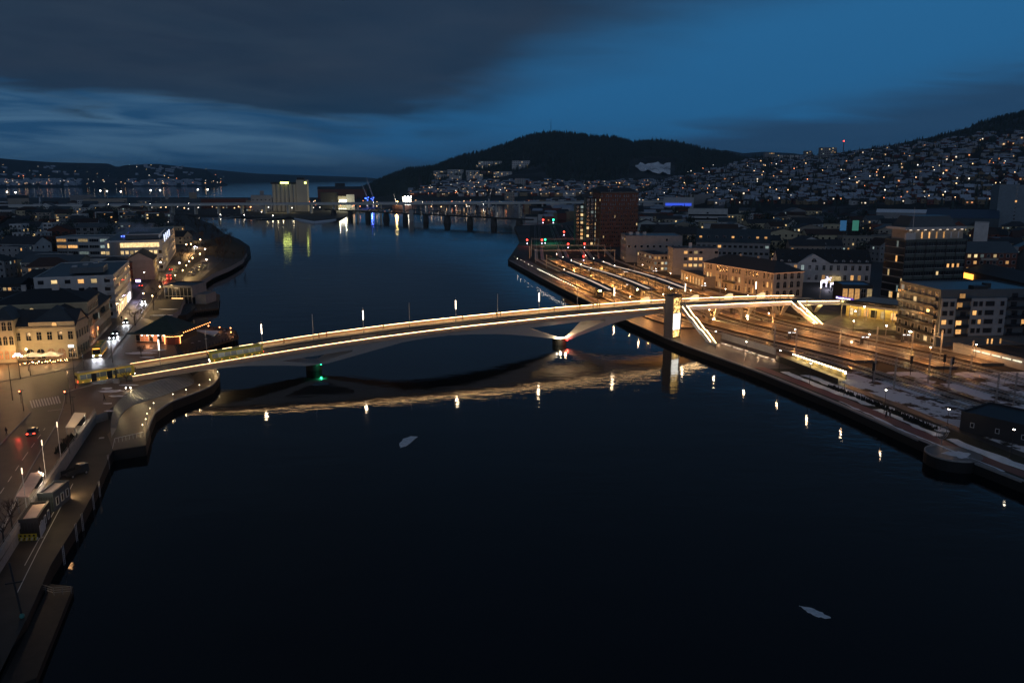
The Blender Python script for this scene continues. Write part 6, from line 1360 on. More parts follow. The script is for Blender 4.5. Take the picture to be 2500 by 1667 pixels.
t = thing('silo', 'round dark grey silo tank between the white office blocks', 'silo', Gr(281, 600, 520)[:2] + (LZ,)); mb = MB(); mb.cyl((0, 0, 0), (0, 0, 17), 3.6, n=20); mb.build('tank', m_greyr, t, smooth=False); mb = MB(); mb.ball((1, -3.8, 6), .35); mb.build('blue_lamp', EM('blue_lamp', (.05, .1, 1), 12), t)
for px in (297, 303): x, y = G(px, 577, 22); t = thing('roof_lamp', 'small blue lamp on the roof ' + ('left' if px == 297 else 'right') + ' of the pair by the silo', 'lamp', (x, y, 21)); mb = MB(); mb.ball((0, 0, 1), .35); mb.build('blue_bulb', bpy.data.materials['blue_lamp'], t); mb = MB(); mb.cyl((0, 0, -.2), (0, 0, .8), .06, n=5); mb.build('stem', m_dark, t)
# glass restaurant on its pier
pr_ = thing('pier', 'dark timber pier around the black glass restaurant', 'pier', G(500, 740, 1.6) + (0,))
pp = [G(*p, 1.7) for p in ((400, 748), (450, 762), (533, 752), (537, 720), (500, 706), (430, 705), (400, 720))]
mb = MB(); mb.prism(pp, .9, 1.7); mb.build('deck', m_wood, pr_, world=True)
for i in range(16):
    a = Vector(G(450, 762, 1.7)).lerp(Vector(G(533, 752, 1.7)), i / 15); mb = MB(); mb.cyl((a.x, a.y + .5, -2), (a.x, a.y + .5, 1.0), .15, n=6); mb.build('pile', m_wood, pr_, world=True)
    if i % 2: mb = MB(); mb.cyl((a.x, a.y + .3, 1.7), (a.x, a.y + .3, 2.7), .05, n=5); mb.build('rail_post', m_steel, pr_, world=True)
A_, B_ = Vector(G(405, 742, 1.8)), Vector(G(470, 743, 1.8))
t, w, ro = block('restaurant', 'black glass restaurant pavilion with pale roof rim standing on the pier', A_, B_, 13, 8.2, m_glassd, 'flat', M('blue_grey_roof', (.06, .08, .10), .4), z0=1.7, floors=2)
mb = MB(); mb.box(w / 2, -.3, 7.6, w + .6, .8, .9); mb.box(w + .3, 6.5, 3.2, .5, 13.5, 5.4); mb.build('roof_rim', m_greyr, t)
for i in range(8): mb = MB(); mb.box(w * i / 7, -.15, 0, .2, .25, 7.6); mb.build('mullion', m_steel, t)
mb = MB(); mb.box(w / 2, -.15, 3.7, w, .2, .2); mb.build('transom', m_steel, t)
for i in range(7):
    for k in range(2): mb = MB(); mb.box(w * (i + .5) / 7, -.04, .1 + k * 3.9, w / 7 - .25, .06, 3.5); mb.build('pane', (e_win if i in (2, 3) and k == 0 and 0 else m_glassd), t)
for i in range(3): mb = MB(); mb.box(w * (.32 + .14 * i), -.3, 2.6, 1.8, .12, .25); mb.build('lit_strip', EM('bar_orange', (1, .5, .18), 3.5) if 'bar_orange' not in bpy.data.materials else bpy.data.materials['bar_orange'], t)
point('bar_light', (A_.x + w * .5, A_.y - 2.5, 3.5), 90, (1, .45, .15), .3)
mb = MB(); mb.box(w + 3, 7, 0, 5, 10, 4.4); mb.build('side_wing', m_greyr, t)
# green roofed pavilion
A_, B_ = Vector(GL(333, 836)), Vector(GL(428, 838))
t, w, ro = block('pavilion', 'low pavilion with wide dark green hip roof and red lit front by the bridge head', A_, B_, 15, 3.4, m_blackc, 'hip', M('green_slate', (.03, .05, .042), .6, var=.2, vs=1), 4.6, z0=LZ, floors=1, wins=(('f', 9, 1.5, 2.1, .5, 'rect', lambda k, c: c in (1, 2, 4, 6), dict(lits=[EM('red_lit', (1, .28, .10), .9, .4)])),))
mb = MB(); mb.box(w / 2, -.9, 3.1, w + 3.4, 2.2, .3, taper=.98); mb.build('eaves', M('green_eaves', (.04, .07, .055), .5), t)
for i in range(5): mb = MB(); mb.ball((w * (.18 + .14 * i), -.6, 2.6), .14, n=6); mb.build('bulb', e_lampw, t)
point('pavilion_light', (A_.x + w * .35, A_.y - 1.8, LZ + 2.2), 120, (1, .35, .12), .3); point('pavilion_light', (A_.x + w * .9, A_.y - 2.5, LZ + 1.8), 260, (1, .33, .10), .3)
kx = thing('kiosk', 'little round kiosk outlined with orange bulb strings beside the green pavilion', 'kiosk', GL(425, 838) + (LZ,)); mb = MB(); mb.cyl((0, 0, 0), (0, 0, 2.6), 2.4, n=12); mb.build('wall', M('kiosk_red', (.2, .05, .03), .6), kx); mb = MB(); mb.cyl((0, 0, 2.6), (0, 0, 3.6), 2.9, .3, 12); mb.build('roof', m_dark, kx)
mb = MB()
for i in range(26): a = math.pi * (1 + i / 25); mb.ball((2.9 * math.cos(a), 2.9 * math.sin(a), 2.7), .09, n=5, rings=3)
for k in range(8): mb.ball((2.6, -1.2, .3 + k * .3), .09, n=5, rings=3); mb.ball((-2.2, -1.8, .3 + k * .3), .09, n=5, rings=3)
for k in range(14): mb.ball((3.0 + k * .35, 1 + k * .9, 3.4 + k * .1), .1, n=5, rings=3)
e_or = EM('string_bulb', (1, .36, .10), 16); mb.build('bulb_string', e_or, kx, kind='stuff')
# terrace pier with tables
tp = thing('terrace_pier', 'timber terrace pier with railings, torches and a snowy table top behind the bridge', 'pier', G(520, 815, 2.2) + (0,))
tpp = [G(*p, 2.2) for p in ((440, 866), (583, 822), (578, 809), (540, 800), (478, 793), (455, 800), (430, 835))]
mb = MB(); mb.prism(tpp, 1.4, 2.25); mb.build('deck', m_wood, tp, world=True)
for (p, q, n) in (((446, 866), (580, 824), 18), ((480, 797), (576, 812), 10)):
    a, b_ = Vector(G(*p, 2.2)), Vector(G(*q, 2.2))
    for i in range(n): c = a.lerp(b_, i / (n - 1)); mb = MB(); mb.cyl((c.x, c.y, 2.2), (c.x, c.y, 3.3), .12, n=6); mb.build('rail_post', m_dark, tp, world=True); mb = MB(); mb.cyl((c.x, c.y, -1.5), (c.x, c.y, 1.5), .16, n=6); mb.build('pile', m_quay, tp, world=True)
    mb = MB(); mb.beam((a.x, a.y, 3.2), (b_.x, b_.y, 3.2), .08); mb.build('handrail', m_dark, tp, world=True)
sp = [Vector(G(*p, 2.7)) for p in ((480, 806), (534, 808), (523, 818), (500, 812))]; mb = MB(); mb.prism([(p.x, p.y) for p in sp], 2.3, 2.8); mb.build('snowy_awning', m_snow, tp, world=True)
for i, (px, py) in enumerate(((477, 795), (509, 796), (536, 799), (563, 801), (564, 811), (449, 812))): x, y = G(px, py, 3.4); mb = MB(); mb.cyl((x, y, 2.2), (x, y, 3.3), .05, n=5); q_ = mb.build('torch', m_dark, tp, world=True); mb = MB(); mb.ball((x, y, 3.45), .17, n=7, rings=5); mb.build('torch_light', e_or, tp, world=True); point('torch_glow', (x, y, 3.8), 18, (1, .4, .15), .15)
def table_set():
    t = thing('cafe_table', 'dark café table', 'table', (0, 0, 0), 0, 'café tables on the terrace pier'); mb = MB(); mb.cyl((0, 0, .7), (0, 0, .76), .5, n=8); mb.build('table_top', m_frame, t); mb = MB(); mb.cyl((0, 0, 0), (0, 0, .7), .06, n=5); mb.build('leg', m_dark, t); return t
tb = table_set(); k = 0
for px, py in ((470, 842), (487, 838), (503, 832), (520, 826), (536, 822), (552, 818), (460, 825), (470, 812), (548, 811)):
    x, y = G(px, py, 2.25); lb = 'small café table ' + ('first', 'second', 'third', 'fourth', 'fifth', 'sixth', 'seventh, inboard', 'eighth, by the torch', 'ninth, at the pier tip')[k] + (' from the left along the front railing' if k < 6 else ' of the terrace pier')
    if k == 0: tb.location = (x, y, 2.25); tb['label'] = lb
    else: copy_thing(tb, (x, y, 2.25), 0, lb)
    k += 1
# café on the square: parasols, lamps
def parasol(px, py, lb, s=1.0):
    x, y = GL(px, py); t = thing('parasol', lb, 'parasol', (x, y, LZ), .1, 'café parasols on the square'); mb = MB(); mb.cyl((0, 0, 0), (0, 0, 2.7), .05, n=6); mb.build('pole', m_dark, t)
    mb = MB(); k = len(mb.v); q = 3.0 * s; mb.v += [(-q, -1.6, 2.2), (q, -1.6, 2.2), (q, 1.6, 2.2), (-q, 1.6, 2.2), (0, 0, 3.3)]; mb.f += [(0, 1, 4), (1, 2, 4), (2, 3, 4), (3, 0, 4)]; mb.m += [0] * 4; mb.box(0, 0, 2.08, 2 * q, 3.2, .1); mb.build('canopy', m_whiter, t)
parasol(82, 886, 'pale café parasol left of the pair in front of the cream building'); parasol(126, 884, 'pale café parasol right of the pair in front of the cream building')
cf = thing('string_lights', 'garland of warm lights along the café terrace on the square', 'string lights', GL(52, 892) + (LZ,)); a, b_ = Vector(GL(52, 895)), Vector(GL(168, 884))
for i in range(34): p = a.lerp(b_, i / 33); mb = MB(); mb.ball((p.x, p.y + rnd.uniform(-.6, .6), LZ + rnd.uniform(.5, 1.1)), rnd.uniform(.05, .11), n=6, rings=4); mb.build('bulb', rnd.choice([e_or, e_lamp, e_lamp]), cf, world=True)
for i in range(10):
    p = a.lerp(b_, (i + .5) / 10); t = thing('cafe_table', 'café table ' + ('first', 'second', 'third', 'fourth', 'fifth', 'sixth', 'seventh', 'eighth', 'ninth', 'tenth')[i] + ' from the left under the parasols on the square', 'table', (p.x, p.y + .8, LZ), 0, 'café tables on the square'); mb = MB(); mb.box(0, 0, .7, .9, .9, .06); mb.build('table_top', m_wood, t)
    for s_ in (-.3, .3): mb = MB(); mb.cyl((s_, 0, 0), (s_, 0, .7), .04, n=5); mb.build('leg', m_dark, t)
for i in range(5): p = a.lerp(b_, (i + .5) / 5); point('cafe_light', (p.x, p.y - .6, LZ + 1.6), 26, (1, .5, .2), .2)
for i in range(4): p = Lf.lerp(C, .08 + i * .25); point('facade_light', (p.x, p.y - 5.5, LZ + 4.2), 115, (1, .66, .28), .4)
A_ = GL(8, 892); point('facade_light', (A_[0], A_[1] - 3, LZ + 3), 330, (1, .45, .15), .4)
# lamps with triple heads and posts of the square
def sq_lamp(px, py, h, lb, kind, pw=0):
    x, y = GL(px, py); t = thing('square_lamp', lb, 'street lamp', (x, y, LZ), 0, 'street lamps of the square'); mb = MB(); mb.cyl((0, 0, 0), (0, 0, h), .10, .06, 8); mb.build('post', m_dark, t)
    if kind == 'triple':
        mb = MB(); mb.beam((-1.1, 0, h - .4), (1.1, 0, h - .4), .08); mb.build('arm', m_dark, t)
        for xx in (-1.1, 1.1): mb = MB(); mb.ball((xx, 0, h - .2), .24, n=8, rings=5); mb.build('globe', e_lamp, t)
        mb = MB(); mb.box(0, -.1, h - .1, 1.5, .2, .7); mb.build('lit_panel', bpy.data.materials['sign_white2'], t)
    elif kind == 'globe': mb = MB(); mb.ball((0, 0, h + .2), .26, n=8, rings=5); mb.build('globe', e_lamp, t)
    elif kind == 'mast': mb = MB(); mb.beam((-.6, 0, h), (.6, 0, h), .1); mb.build('arm', m_dark, t)
    if pw: point('street_light', (x, y - .3, LZ + h - .5), pw * .28, (1, .58, .25), .3)
    return t
sq_lamp(50, 925, 6.5, 'lamp post with two globes and a glowing white panel before the café', 'triple', 520); sq_lamp(70, 905, 6.0, 'lamp post with a bright globe beside the parasols', 'globe', 260); sq_lamp(-6, 905, 6, 'globe lamp cut by the left edge', 'globe', 320)
sq_lamp(31, 977, 9.0, 'tall dark mast left of the pedestrian crossing', 'mast'); sq_lamp(185, 949, 8.5, 'tall dark mast left of the turning bus', 'mast'); sq_lamp(176, 1013, 10.5, 'tallest dark mast rising beside the glass shelter', 'mast', 300); sq_lamp(75, 918, 6.5, 'thin dark post in front of the parasols', 'mast'); sq_lamp(205, 900, 6, 'thin dark post beside the green roofed bus', 'mast'); sq_lamp(275, 885, 9, 'tall dark mast between the quay street and the bridge head', 'mast'); sq_lamp(58, 1003, 5, 'short dark post right by the kerb of the crossing', 'mast'); sq_lamp(181, 1010, 4.0, 'slim pale post in front of the glass shelter', 'mast')
for px, py, pw in ((20, 960, 360), (110, 935, 260), (200, 975, 360), (240, 1010, 200), (20, 1010, 330), (90, 1060, 120), (310, 930, 200), (262, 935, 200), (150, 1130, 110), (30, 1120, 200), (330, 860, 160), (150, 1190, 60)): x, y = GL(px, py); point('street_light', (x, y, LZ + 6.5), pw * .19, (1, .50, .20), .4)
for lb, (px, py), (qx, qy) in (('traffic light showing red beside the tallest mast', (163, 985), 0), ('traffic light showing red left of the crossing', (51, 984), 0)) if False else ():
    pass
def tlight(px, py, lb):
    x, y = GL(px, py); t = thing('traffic_light', lb, 'traffic light', (x, y, LZ)); mb = MB(); mb.cyl((0, 0, 0), (0, 0, 3.2), .07, n=6); mb.build('post', m_dark, t); mb = MB(); mb.box(0, 0, 2.2, .35, .3, 1.0); mb.build('housing', m_black, t); mb = MB(); mb.ball((0, -.2, 3.0), .17, n=7, rings=5); mb.build('red_lens', EM('traffic_red', (1, .2, .08), 12) if 'traffic_red' not in bpy.data.materials else bpy.data.materials['traffic_red'], t)
tlight(162, 985, 'traffic light showing red at the right end of the crossing'); tlight(52, 984, 'traffic light showing red left of the crossing')
# thin white poles on the quay street, shelters, huts
e_tip = EM('pole_tip', (1, .72, .48), 2.2)
for px, py, h, lb in ((149, 1122, 7.5, 'by the planting'), (113, 1172, 7.5, 'behind the pink roofed shelter'), (66, 1250, 7.5, 'in front of the pink roofed shelter'), (99, 1190, 3, 'short, beside the grey site hut')):
    x, y = GL(px, py) if px != 99 else GL(px, py); t = thing('lamp_column', 'thin pale lamp column with glowing tip ' + lb, 'pole', (x, y, LZ)); mb = MB(); mb.cyl((0, 0, 0), (0, 0, h), .07, .04, 6); mb.build('pole', m_frame, t); mb = MB(); mb.cyl((0, 0, h - .9), (0, 0, h + .1), .09, n=6); mb.build('lamp', e_tip, t); point('pole_light', (x + .3, y, LZ + h), 75, (1, .62, .34), .15)
def shelter(corners, z, lb, roofm, lamps, cat='shelter'):
    c = [Vector(G(*p, z)) for p in corners]; t = thing('bus_shelter', lb, cat, (c[0].x, c[0].y, LZ)); mb = MB(); mb.prism([(p.x, p.y) for p in c], z, z + .15); mb.build('roof', roofm, t, world=True)
    for i in range(4):
        for k in (.04, .96): p = c[i].lerp(c[(i + 2) % 4], .04); mb = MB(); mb.cyl((p.x, p.y, LZ), (p.x, p.y, z), .07, n=6); mb.build('post', m_steel, t, world=True); break
    a, b_ = c[2].lerp(c[0], .04), c[3].lerp(c[1], .04); n = 6
    for i in range(n): p, q = a.lerp(b_, (i + .06) / n), a.lerp(b_, (i + .94) / n); mb = MB(); mb.beam((p.x, p.y, LZ + 1.2), (q.x, q.y, LZ + 1.2), .06, 2.2); mb.build('glass_panel', m_glassd, t, world=True)
    for i in range(lamps): p = a.lerp(b_, (i + .5) / lamps); mb = MB(); mb.ball((p.x + .3, p.y, z - .1), .11, n=6); mb.build('lamp', e_lampw, t, world=True); point('shelter_lamp', (p.x, p.y, z - .4), 22, (1, .8, .55), .1)
    return t
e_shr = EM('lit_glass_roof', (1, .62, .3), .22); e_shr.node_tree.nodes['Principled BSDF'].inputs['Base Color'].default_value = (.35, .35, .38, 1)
m_pinkroof = M('pinkish_roof', (.58, .44, .40), .5, var=.15)
shelter(((160, 1044), (182, 1044), (209, 1010), (182, 1008)), 7.0, 'glass roofed bus shelter lit from below beside the parapet', e_shr, 3)
shelter(((39, 1214), (69, 1214), (107, 1154), (76, 1155)), 7.0, 'long pink roofed shelter with a row of white lamps on the quay street', m_pinkroof, 4)
def hut(corners, zt, lb, wallm, roofm, winl, glow=0):
    c = [Vector(G(*p, zt)) for p in corners]; A_, B_ = c[0], c[1]; dep = (c[2] - c[1]).length; t, w, ro = block('site_hut', lb, A_, B_, dep, zt - GZ, wallm, 'flat', roofm, z0=GZ, floors=1, occ=False, cat='site hut')
    for i in range(3): o = add('window', win_mesh(.8, 1.3, 'rect', m_frame, m_glassd), t); o.location = (w + .002, dep * (.2 + .3 * i), .9); o.rotation_euler = (0, 0, math.pi / 2)
    for i in range(6): mb = MB(); mb.box(w * (i + .5) / 6, -.03, .1, .05, .05, zt - GZ - .3); mb.build('wall_rib', m_dark, t)
m_hroof = M('hut_roof', (.66, .58, .52), .35, var=.15, vs=2)
hut(((91, 1211), (129, 1210), (151, 1179), (115, 1180)), GZ + 2.9, 'blue grey site hut with shiny lit roof on the lower quay', m_bluegrey, m_hroof, 0); hut(((46, 1276), (93, 1271), (121, 1228), (81, 1229)), GZ + 2.9, 'black site hut with pinkish roof, lower one on the quay', m_blackc, m_pinkroof, 0)
x, y = G(84, 1254, GZ + 5); point('hut_lamp', (x, y, GZ + 5.2), 30, (1, .62, .36), .15)
x, y = G(118, 1199, GZ + 5); point('hut_lamp', (x, y, GZ + 4.6), 60, (1, .7, .35), .15)
x, y = G(164, 1201, 3); t = thing('work_lamp', 'bright work lamp on the lower quay beside the grey site hut', 'lamp', (x, y, GZ)); mb = MB(); mb.cyl((0, 0, 0), (0, 0, 1.2), .04, n=5); mb.build('stand', m_dark, t); mb = MB(); mb.box(0, 0, 1.2, .45, .15, .3); mb.build('head', e_lamp, t); point('work_light', (x + .3, y - .4, GZ + 1.4), 130, (1, .62, .28), .15)
x, y = G(62, 1325); t = thing('barrier_board', 'yellow and black barrier board in front of the black site hut', 'barrier', (x - 1.6, y, GZ), .12); mb = MB(); mb.box(1.6, 0, .3, 3.4, .08, 1.1); mb.build('board', M('barrier_yellow', (.45, .36, .03), .5), t)
for i in range(9): mb = MB(); mb.tube([[(.1 + i * .38, yy, .35), (.28 + i * .38, yy, .35), (.46 + i * .38, yy, .85), (.28 + i * .38, yy, .85)] for yy in (-.06, -.045)]); mb.build('stripe', m_black if i % 2 else m_frame, t)
for i in range(5): mb = MB(); mb.box(.3 + i * .65, -.055, .98, .3, .03, .3); mb.build('stripe', m_black, t)
for (p, q, lb) in (((20, 1338), (38, 1300), 'white hoarding panel leaning at the parapet below the black site hut'), ((100, 1312), (112, 1290), 'white hoarding panel on the quay side of the black site hut')):
    a, b_ = G(*p), G(*q); t = thing('hoarding_panel', lb, 'panel', (a[0], a[1], GZ)); mb = MB(); mb.beam((a[0], a[1], GZ + 1.0), (b_[0], b_[1], GZ + 1.0), .08, 1.9); mb.build('board', m_whiter, t, world=True); mb = MB(); mb.box(a[0], a[1], GZ, .5, .5, .1); mb.build('foot', m_conc, t, world=True)
# small black work vehicle
x, y = G(188, 1160); t = thing('work_truck', 'dark small work truck parked on the lower quay', 'truck', (x, y, GZ), 1.1); mb = MB(); mb.box(1.2, 0, .5, 1.7, 1.8, 1.5, taper=.9); mb.build('cab', m_bblack, t); mb = MB(); mb.box(-1.1, 0, .6, 2.9, 1.9, .25); mb.box(-1.1, .92, .85, 2.9, .06, .6); mb.box(-1.1, -.92, .85, 2.9, .06, .6); mb.build('bed', m_bblack, t); mb = MB(); mb.box(2.05, 0, 1.2, .05, 1.4, .6); mb.build('windscreen', m_cglass, t)
for xx in (1.3, -1.5):
    for s_ in (-1, 1): wheel(t, xx, s_ * .85, .38)
x, y = G(203, 1077); t = thing('traffic_cone_stack', 'red lit barrier lamp standing on the lower quay', 'barrier lamp', (x, y, GZ)); mb = MB(); mb.cyl((0, 0, 0), (0, 0, .9), .35, .08, 8); mb.build('cone', M('cone_red', (.3, .04, .02), .6), t); mb = MB(); mb.ball((0, 0, 1), .1); mb.build('lamp', e_or, t)
x, y = G(248, 1069); t = thing('sign_board', 'small white board lying on the quay near the granite steps', 'board', (x, y, GZ), .3); mb = MB(); mb.box(0, 0, .01, 1.0, .9, .06); mb.build('board', m_frame, t)
# planting bed with bushes by the parapet
mb = MB()
for i in range(260): p = Vector(GL(150, 1105)).lerp(Vector(GL(180, 1072)), rnd.random()); mb.box(p.x + rnd.uniform(-1, 1), p.y + rnd.uniform(-1, 1), LZ, .4, .4, rnd.uniform(.4, 1.4), rnd.random() * 3, taper=.2)
tag(mb.build('shrub_bed', m_hedge, kind='stuff'), 'dark shrubs in the bed beside the quay parapet', 'shrubs')
# statue on the little island by the bridge foot, round bed with snow
x, y = GL(285, 935); t = thing('statue', 'dark standing bronze statue on a plinth beside the bridge foot', 'statue', (x, y, LZ)); mb = MB(); mb.box(0, 0, 0, 1.2, 1.2, 1.2, taper=.85); mb.build('plinth', m_granite, t)
mb = MB(); mb.tube([[(r * math.cos(a), r * .7 * math.sin(a), z) for a in [i * math.pi / 4 for i in range(8)]] for z, r in ((1.2, .34), (1.9, .30), (2.6, .34), (3.1, .42), (3.5, .40), (3.62, .14), (3.75, .17), (3.95, .19), (4.1, .06))]); mb.cyl((.4, 0, 3.4), (.75, -.1, 2.6), .11, .08, 6); mb.cyl((-.4, 0, 3.4), (-.55, -.2, 2.7), .11, .08, 6); mb.build('figure', M('bronze', (.05, .06, .045), .5, metal=.5), t)
def drift2(px, py, rx, ry, seed):
    x, y = GL(px, py); r = random.Random(seed); mb = MB(); n = 18; k = [(x + rx * math.cos(a) * r.uniform(.6, 1.1), y + ry * math.sin(a) * r.uniform(.6, 1.1)) for a in [i * 2 * math.pi / n for i in range(n)]]; mb.prism(k, LZ + .014, LZ + .07); mb.build('snow_patch', m_snow, kind='structure')
for q in ((272, 955, 3.2, 1.6, 1), (285, 967, 2.2, .9, 2), (262, 948, 1.6, 1, 3), (264, 985, 1.2, .5, 4), (266, 1003, 1.2, .5, 5), (345, 862, 5, 2.0, 6), (378, 855, 4, 1.6, 7), (360, 872, 3, 1, 8), (315, 940, 3, .8, 9), (395, 770, 5, 2, 10), (410, 755, 4, 1.2, 11)): drift2(*q)
for px, lb in ((308, 'left'), (319, 'right')): x, y = GL(px, 952); t = thing('ground_lamp', 'low lamp on the ground above the steps, %s of two' % lb, 'lamp', (x, y, LZ)); mb = MB(); mb.cyl((0, 0, 0), (0, 0, .5), .06, n=6); mb.build('stem', m_dark, t); mb = MB(); mb.ball((0, 0, .6), .13, n=7, rings=5); mb.build('bulb', e_lampw, t)
# street lights and cars along the curving quay road
CW = [Vector(GL(*p)) for p in CEN]
RL = [(350, 716, 0), (352, 665, 3), (392, 640, 3), (428, 672, 1), (446, 660, 1), (455, 648, 1), (462, 638, 1), (470, 630, 1), (488, 620, 1), (455, 597, 2), (466, 596, 2), (489, 585, 2), (440, 572, 3), (438, 642, 3), (410, 615, 3), (500, 608, 3), (504, 634, 3), (390, 700, 1), (372, 722, 1)]
W_ = ('above the parked quay street car', 'before the gabled house', 'in the park trees', 'first of the bright row on the bend', 'second of the bright row on the bend', 'third of the bright row on the bend', 'fourth of the bright row on the bend', 'fifth of the bright row on the bend', 'at the outer side of the bend', 'big orange one in the trees', 'next to the big orange one', 'on the far side of the bend', 'farthest on the quay road', 'by the red coach', 'in front of the white office facade', 'on the wooded point', 'over the parked cars of the point', 'by the black glass restaurant', 'over the middle of the quay street')
for i, (px, py, kd) in enumerate(RL):
    x, y = G(px, py, LZ + 6); t = thing('road_lamp', 'street lamp ' + W_[i], 'street lamp', (x, y, LZ), 0, 'street lamps of the quay road'); mb = MB(); mb.cyl((0, 0, 0), (0, 0, 6), .08, .05, 6); mb.build('post', m_dark, t); mb = MB(); k = 1.0 + (y > 450) * .5; mb.ball((0, 0, 6), (.34 if i == 9 else .20) * k, n=8, rings=5); mb.build('globe', e_lamp if kd != 3 else e_lampw, t)
    point('street_light', (x, y - .5, LZ + 5.6), {0: 90, 1: 300, 2: 600, 3: 70}[kd], (1, .50, .16) if kd != 1 else (1, .62, .22), .4)
for i in range(5): p = CW[8 + i]; point('street_light', (p.x, p.y, LZ + 6), 260, (1, .60, .2), .4)
for i in range(3): p = CW[5 + i]; point('street_light', (p.x + 4, p.y, LZ + 6), 130, (1, .62, .24), .4)
x, y = GL(413, 682); t = thing('coach', 'coach with glowing red rear lights on the quay road', 'bus', (x, y, LZ + .01), math.radians(112)); mb = MB(); mb.box(0, 0, .35, 11, 2.5, 2.9, taper=.97); mb.build('body', m_car[4], t)
for s_ in (-1, 1):
    mb = MB(); mb.box(-5.55, s_ * .9, .8, .1, .4, .5); mb.build('tail_light', e_tail, t); mb = MB(); mb.box(-5.5, s_ * .9, 2.7, .1, .35, .3); mb.build('marker_light', e_red, t)
    for xx in (3.4, -3.2): wheel(t, xx, s_ * 1.1, .48)
point('tail_glow', (x + 1, y - 8, LZ + 1.5), 120, (1, .06, .03), .3)
for i, (p, q, lb, pt) in enumerate((((478, 602), (472, 614), 'bright headlights of a car on the far bend of the quay road', 0), ((345, 700), (352, 690), 'car parked before the gabled house with violet lights', 3), ((418, 660), (424, 652), 'dark car following the coach', 1))):
    o = place_car(car(lb, m_car[pt], i == 0, i != 0), p, q, LZ)
    if i == 0: heads(o, 2.3, 2600)
for k, (px, py) in enumerate(((470, 668), (474, 661), (478, 663), (486, 657), (493, 652), (466, 672), (500, 645))):
    x, y = GL(px, py)
    if k == 0: pc = car('parked dark car', m_car[1], False, False, 'parked cars on the point'); pc.location = (x, y, LZ + .02); pc.rotation_euler = (0, 0, .5); pc['label'] = 'dark parked car, first in the lot on the river point'
    else: copy_thing(pc, (x, y, LZ + .02), .5 + rnd.uniform(-.2, .2), 'dark parked car, %s in the lot on the river point' % ('second', 'third', 'fourth', 'fifth', 'sixth', 'last')[k - 1])
x, y = GL(338, 696); point('violet_sign', (x, y, LZ + 3), 60, (.5, .35, 1), .3); t = thing('neon_sign', 'small violet glowing sign at the foot of the gabled house', 'sign', (x, y, LZ)); mb = MB(); mb.box(0, 0, 1.5, 2.4, .2, 1.2); mb.build('panel', EM('violet', (.5, .35, 1), 6), t); mb = MB(); mb.cyl((0, 0, 0), (0, 0, 1.5), .08, n=6); mb.build('post', m_dark, t)
sheet('parking_lot', [(440, 690), (470, 650), (505, 625), (548, 632), (520, 655), (480, 690)], m_asph, LZ + .005)
sheet('park_grass', [(505, 622), (500, 590), (545, 575), (575, 588), (598, 604), (600, 618), (590, 632), (556, 632)], m_grass, LZ + .006)
# ------------------------------------------------------------------ bare trees
def bare_tree(h, seed, dens=1.0, mat=None):
    r = random.Random(seed); tr = MB(); cr = MB()
    def grow(mb, p, d, L_, rad, lv):
        q = p + d * L_; mb.cyl(p, q, rad, rad * .65, 4 if lv else 6, caps=False)
        if lv >= 3:
            for _ in range(int(3 * dens)):
                e = (d + Vector((r.uniform(-1, 1), r.uniform(-1, 1), r.uniform(-.4, .9))) * .8).normalized(); o = q - d * L_ * r.random(); k = len(cr.v); s = e.cross(Vector((r.uniform(-1, 1), r.uniform(-1, 1), .3))).normalized() * .035; z = e * L_ * r.uniform(.7, 1.2)
                cr.v += [tuple(o - s), tuple(o + s), tuple(o + z)]; cr.f.append((k, k + 1, k + 2)); cr.m.append(0)
            return
        for _ in range(3 if lv else 5):
            e = (d * (.7 if lv else .8) + Vector((r.uniform(-1, 1), r.uniform(-1, 1), r.uniform(-.1, .6))) * .75).normalized()
            grow(cr, q - d * L_ * r.uniform(0, .35), e, L_ * r.uniform(.6, .85), rad * .55, lv + 1)
    grow(tr, Vector((0, 0, 0)), Vector((0, 0, 1)), h * .33, h * .02, 0); return tr, cr
TREES = []
for i in range(4):
    tr, cr = bare_tree(9, 20 + i); TREES.append((tr.mesh('trunk', m_wood), cr.mesh('crown', m_foliage)))
def tree(x, y, z, s, lb, group=None, k=None):
    t = thing('bare_tree', lb, 'tree', (x, y, z), rnd.random() * 6, group); t.scale = (s, s, s); tr, cr = TREES[k if k is not None else rnd.randrange(4)]; add('trunk', tr, t); add('crown', cr, t); return t
for px, py, s, lb in ((330, 795, 1.0, 'bare street tree silhouetted against the lit quay street beside the car'), (348, 775, .6, 'small bare tree behind the first street tree'), (382, 728, .9, 'bare tree left of the black glass restaurant'), (375, 745, .8, 'bare tree on the bank before the glass restaurant'), (398, 712, .9, 'bare tree above the glass restaurant'), (310, 935, .5, 'small bare tree beside the statue'), (170, 1108, .55, 'bare sapling under the glass shelter'), (345, 872, .6, 'orange lit shrub-like tree by the bridge start'), (30, 1290, .7, 'bare tree rising beside the pink roofed shelter'), (10, 1325, .8, 'bare tree at the lower left edge')):
    x, y = GL(px, py); tree(x, y, LZ, s, lb)
n = 0; ORD = ('beside the quay road bend', 'in the middle of the wooded point', 'at the water of the wooded point', 'deep in the park belt behind the bend', 'near the motorway end of the park belt')
for _ in range(400):
    if n >= 64: break
    px, py = rnd.uniform(425, 600), rnd.uniform(535, 640); x, y = GL(px, py)
    if (px > 480 + (py - 540) * 1.5 + 60) or (px < 440 and py > 600) or min((Vector((x, y)) - c).length for c in CW) < 8 or px > 520 + (py - 545) * 1.1 or (px - 470 < (py - 600) * -1.2 + 10 and py > 600): continue
    _tr = tree(x, y, LZ, rnd.uniform(.8, 1.5), 'bare reddish brown tree ' + (ORD[0] if px < 470 else ORD[4] if py < 552 else ORD[3] if py < 570 else ORD[2] if px > 545 else ORD[1]), 'bare trees of the wooded river point'); REL.append((bpy.data.objects[-1] if 0 else _tr, px)); n += 1
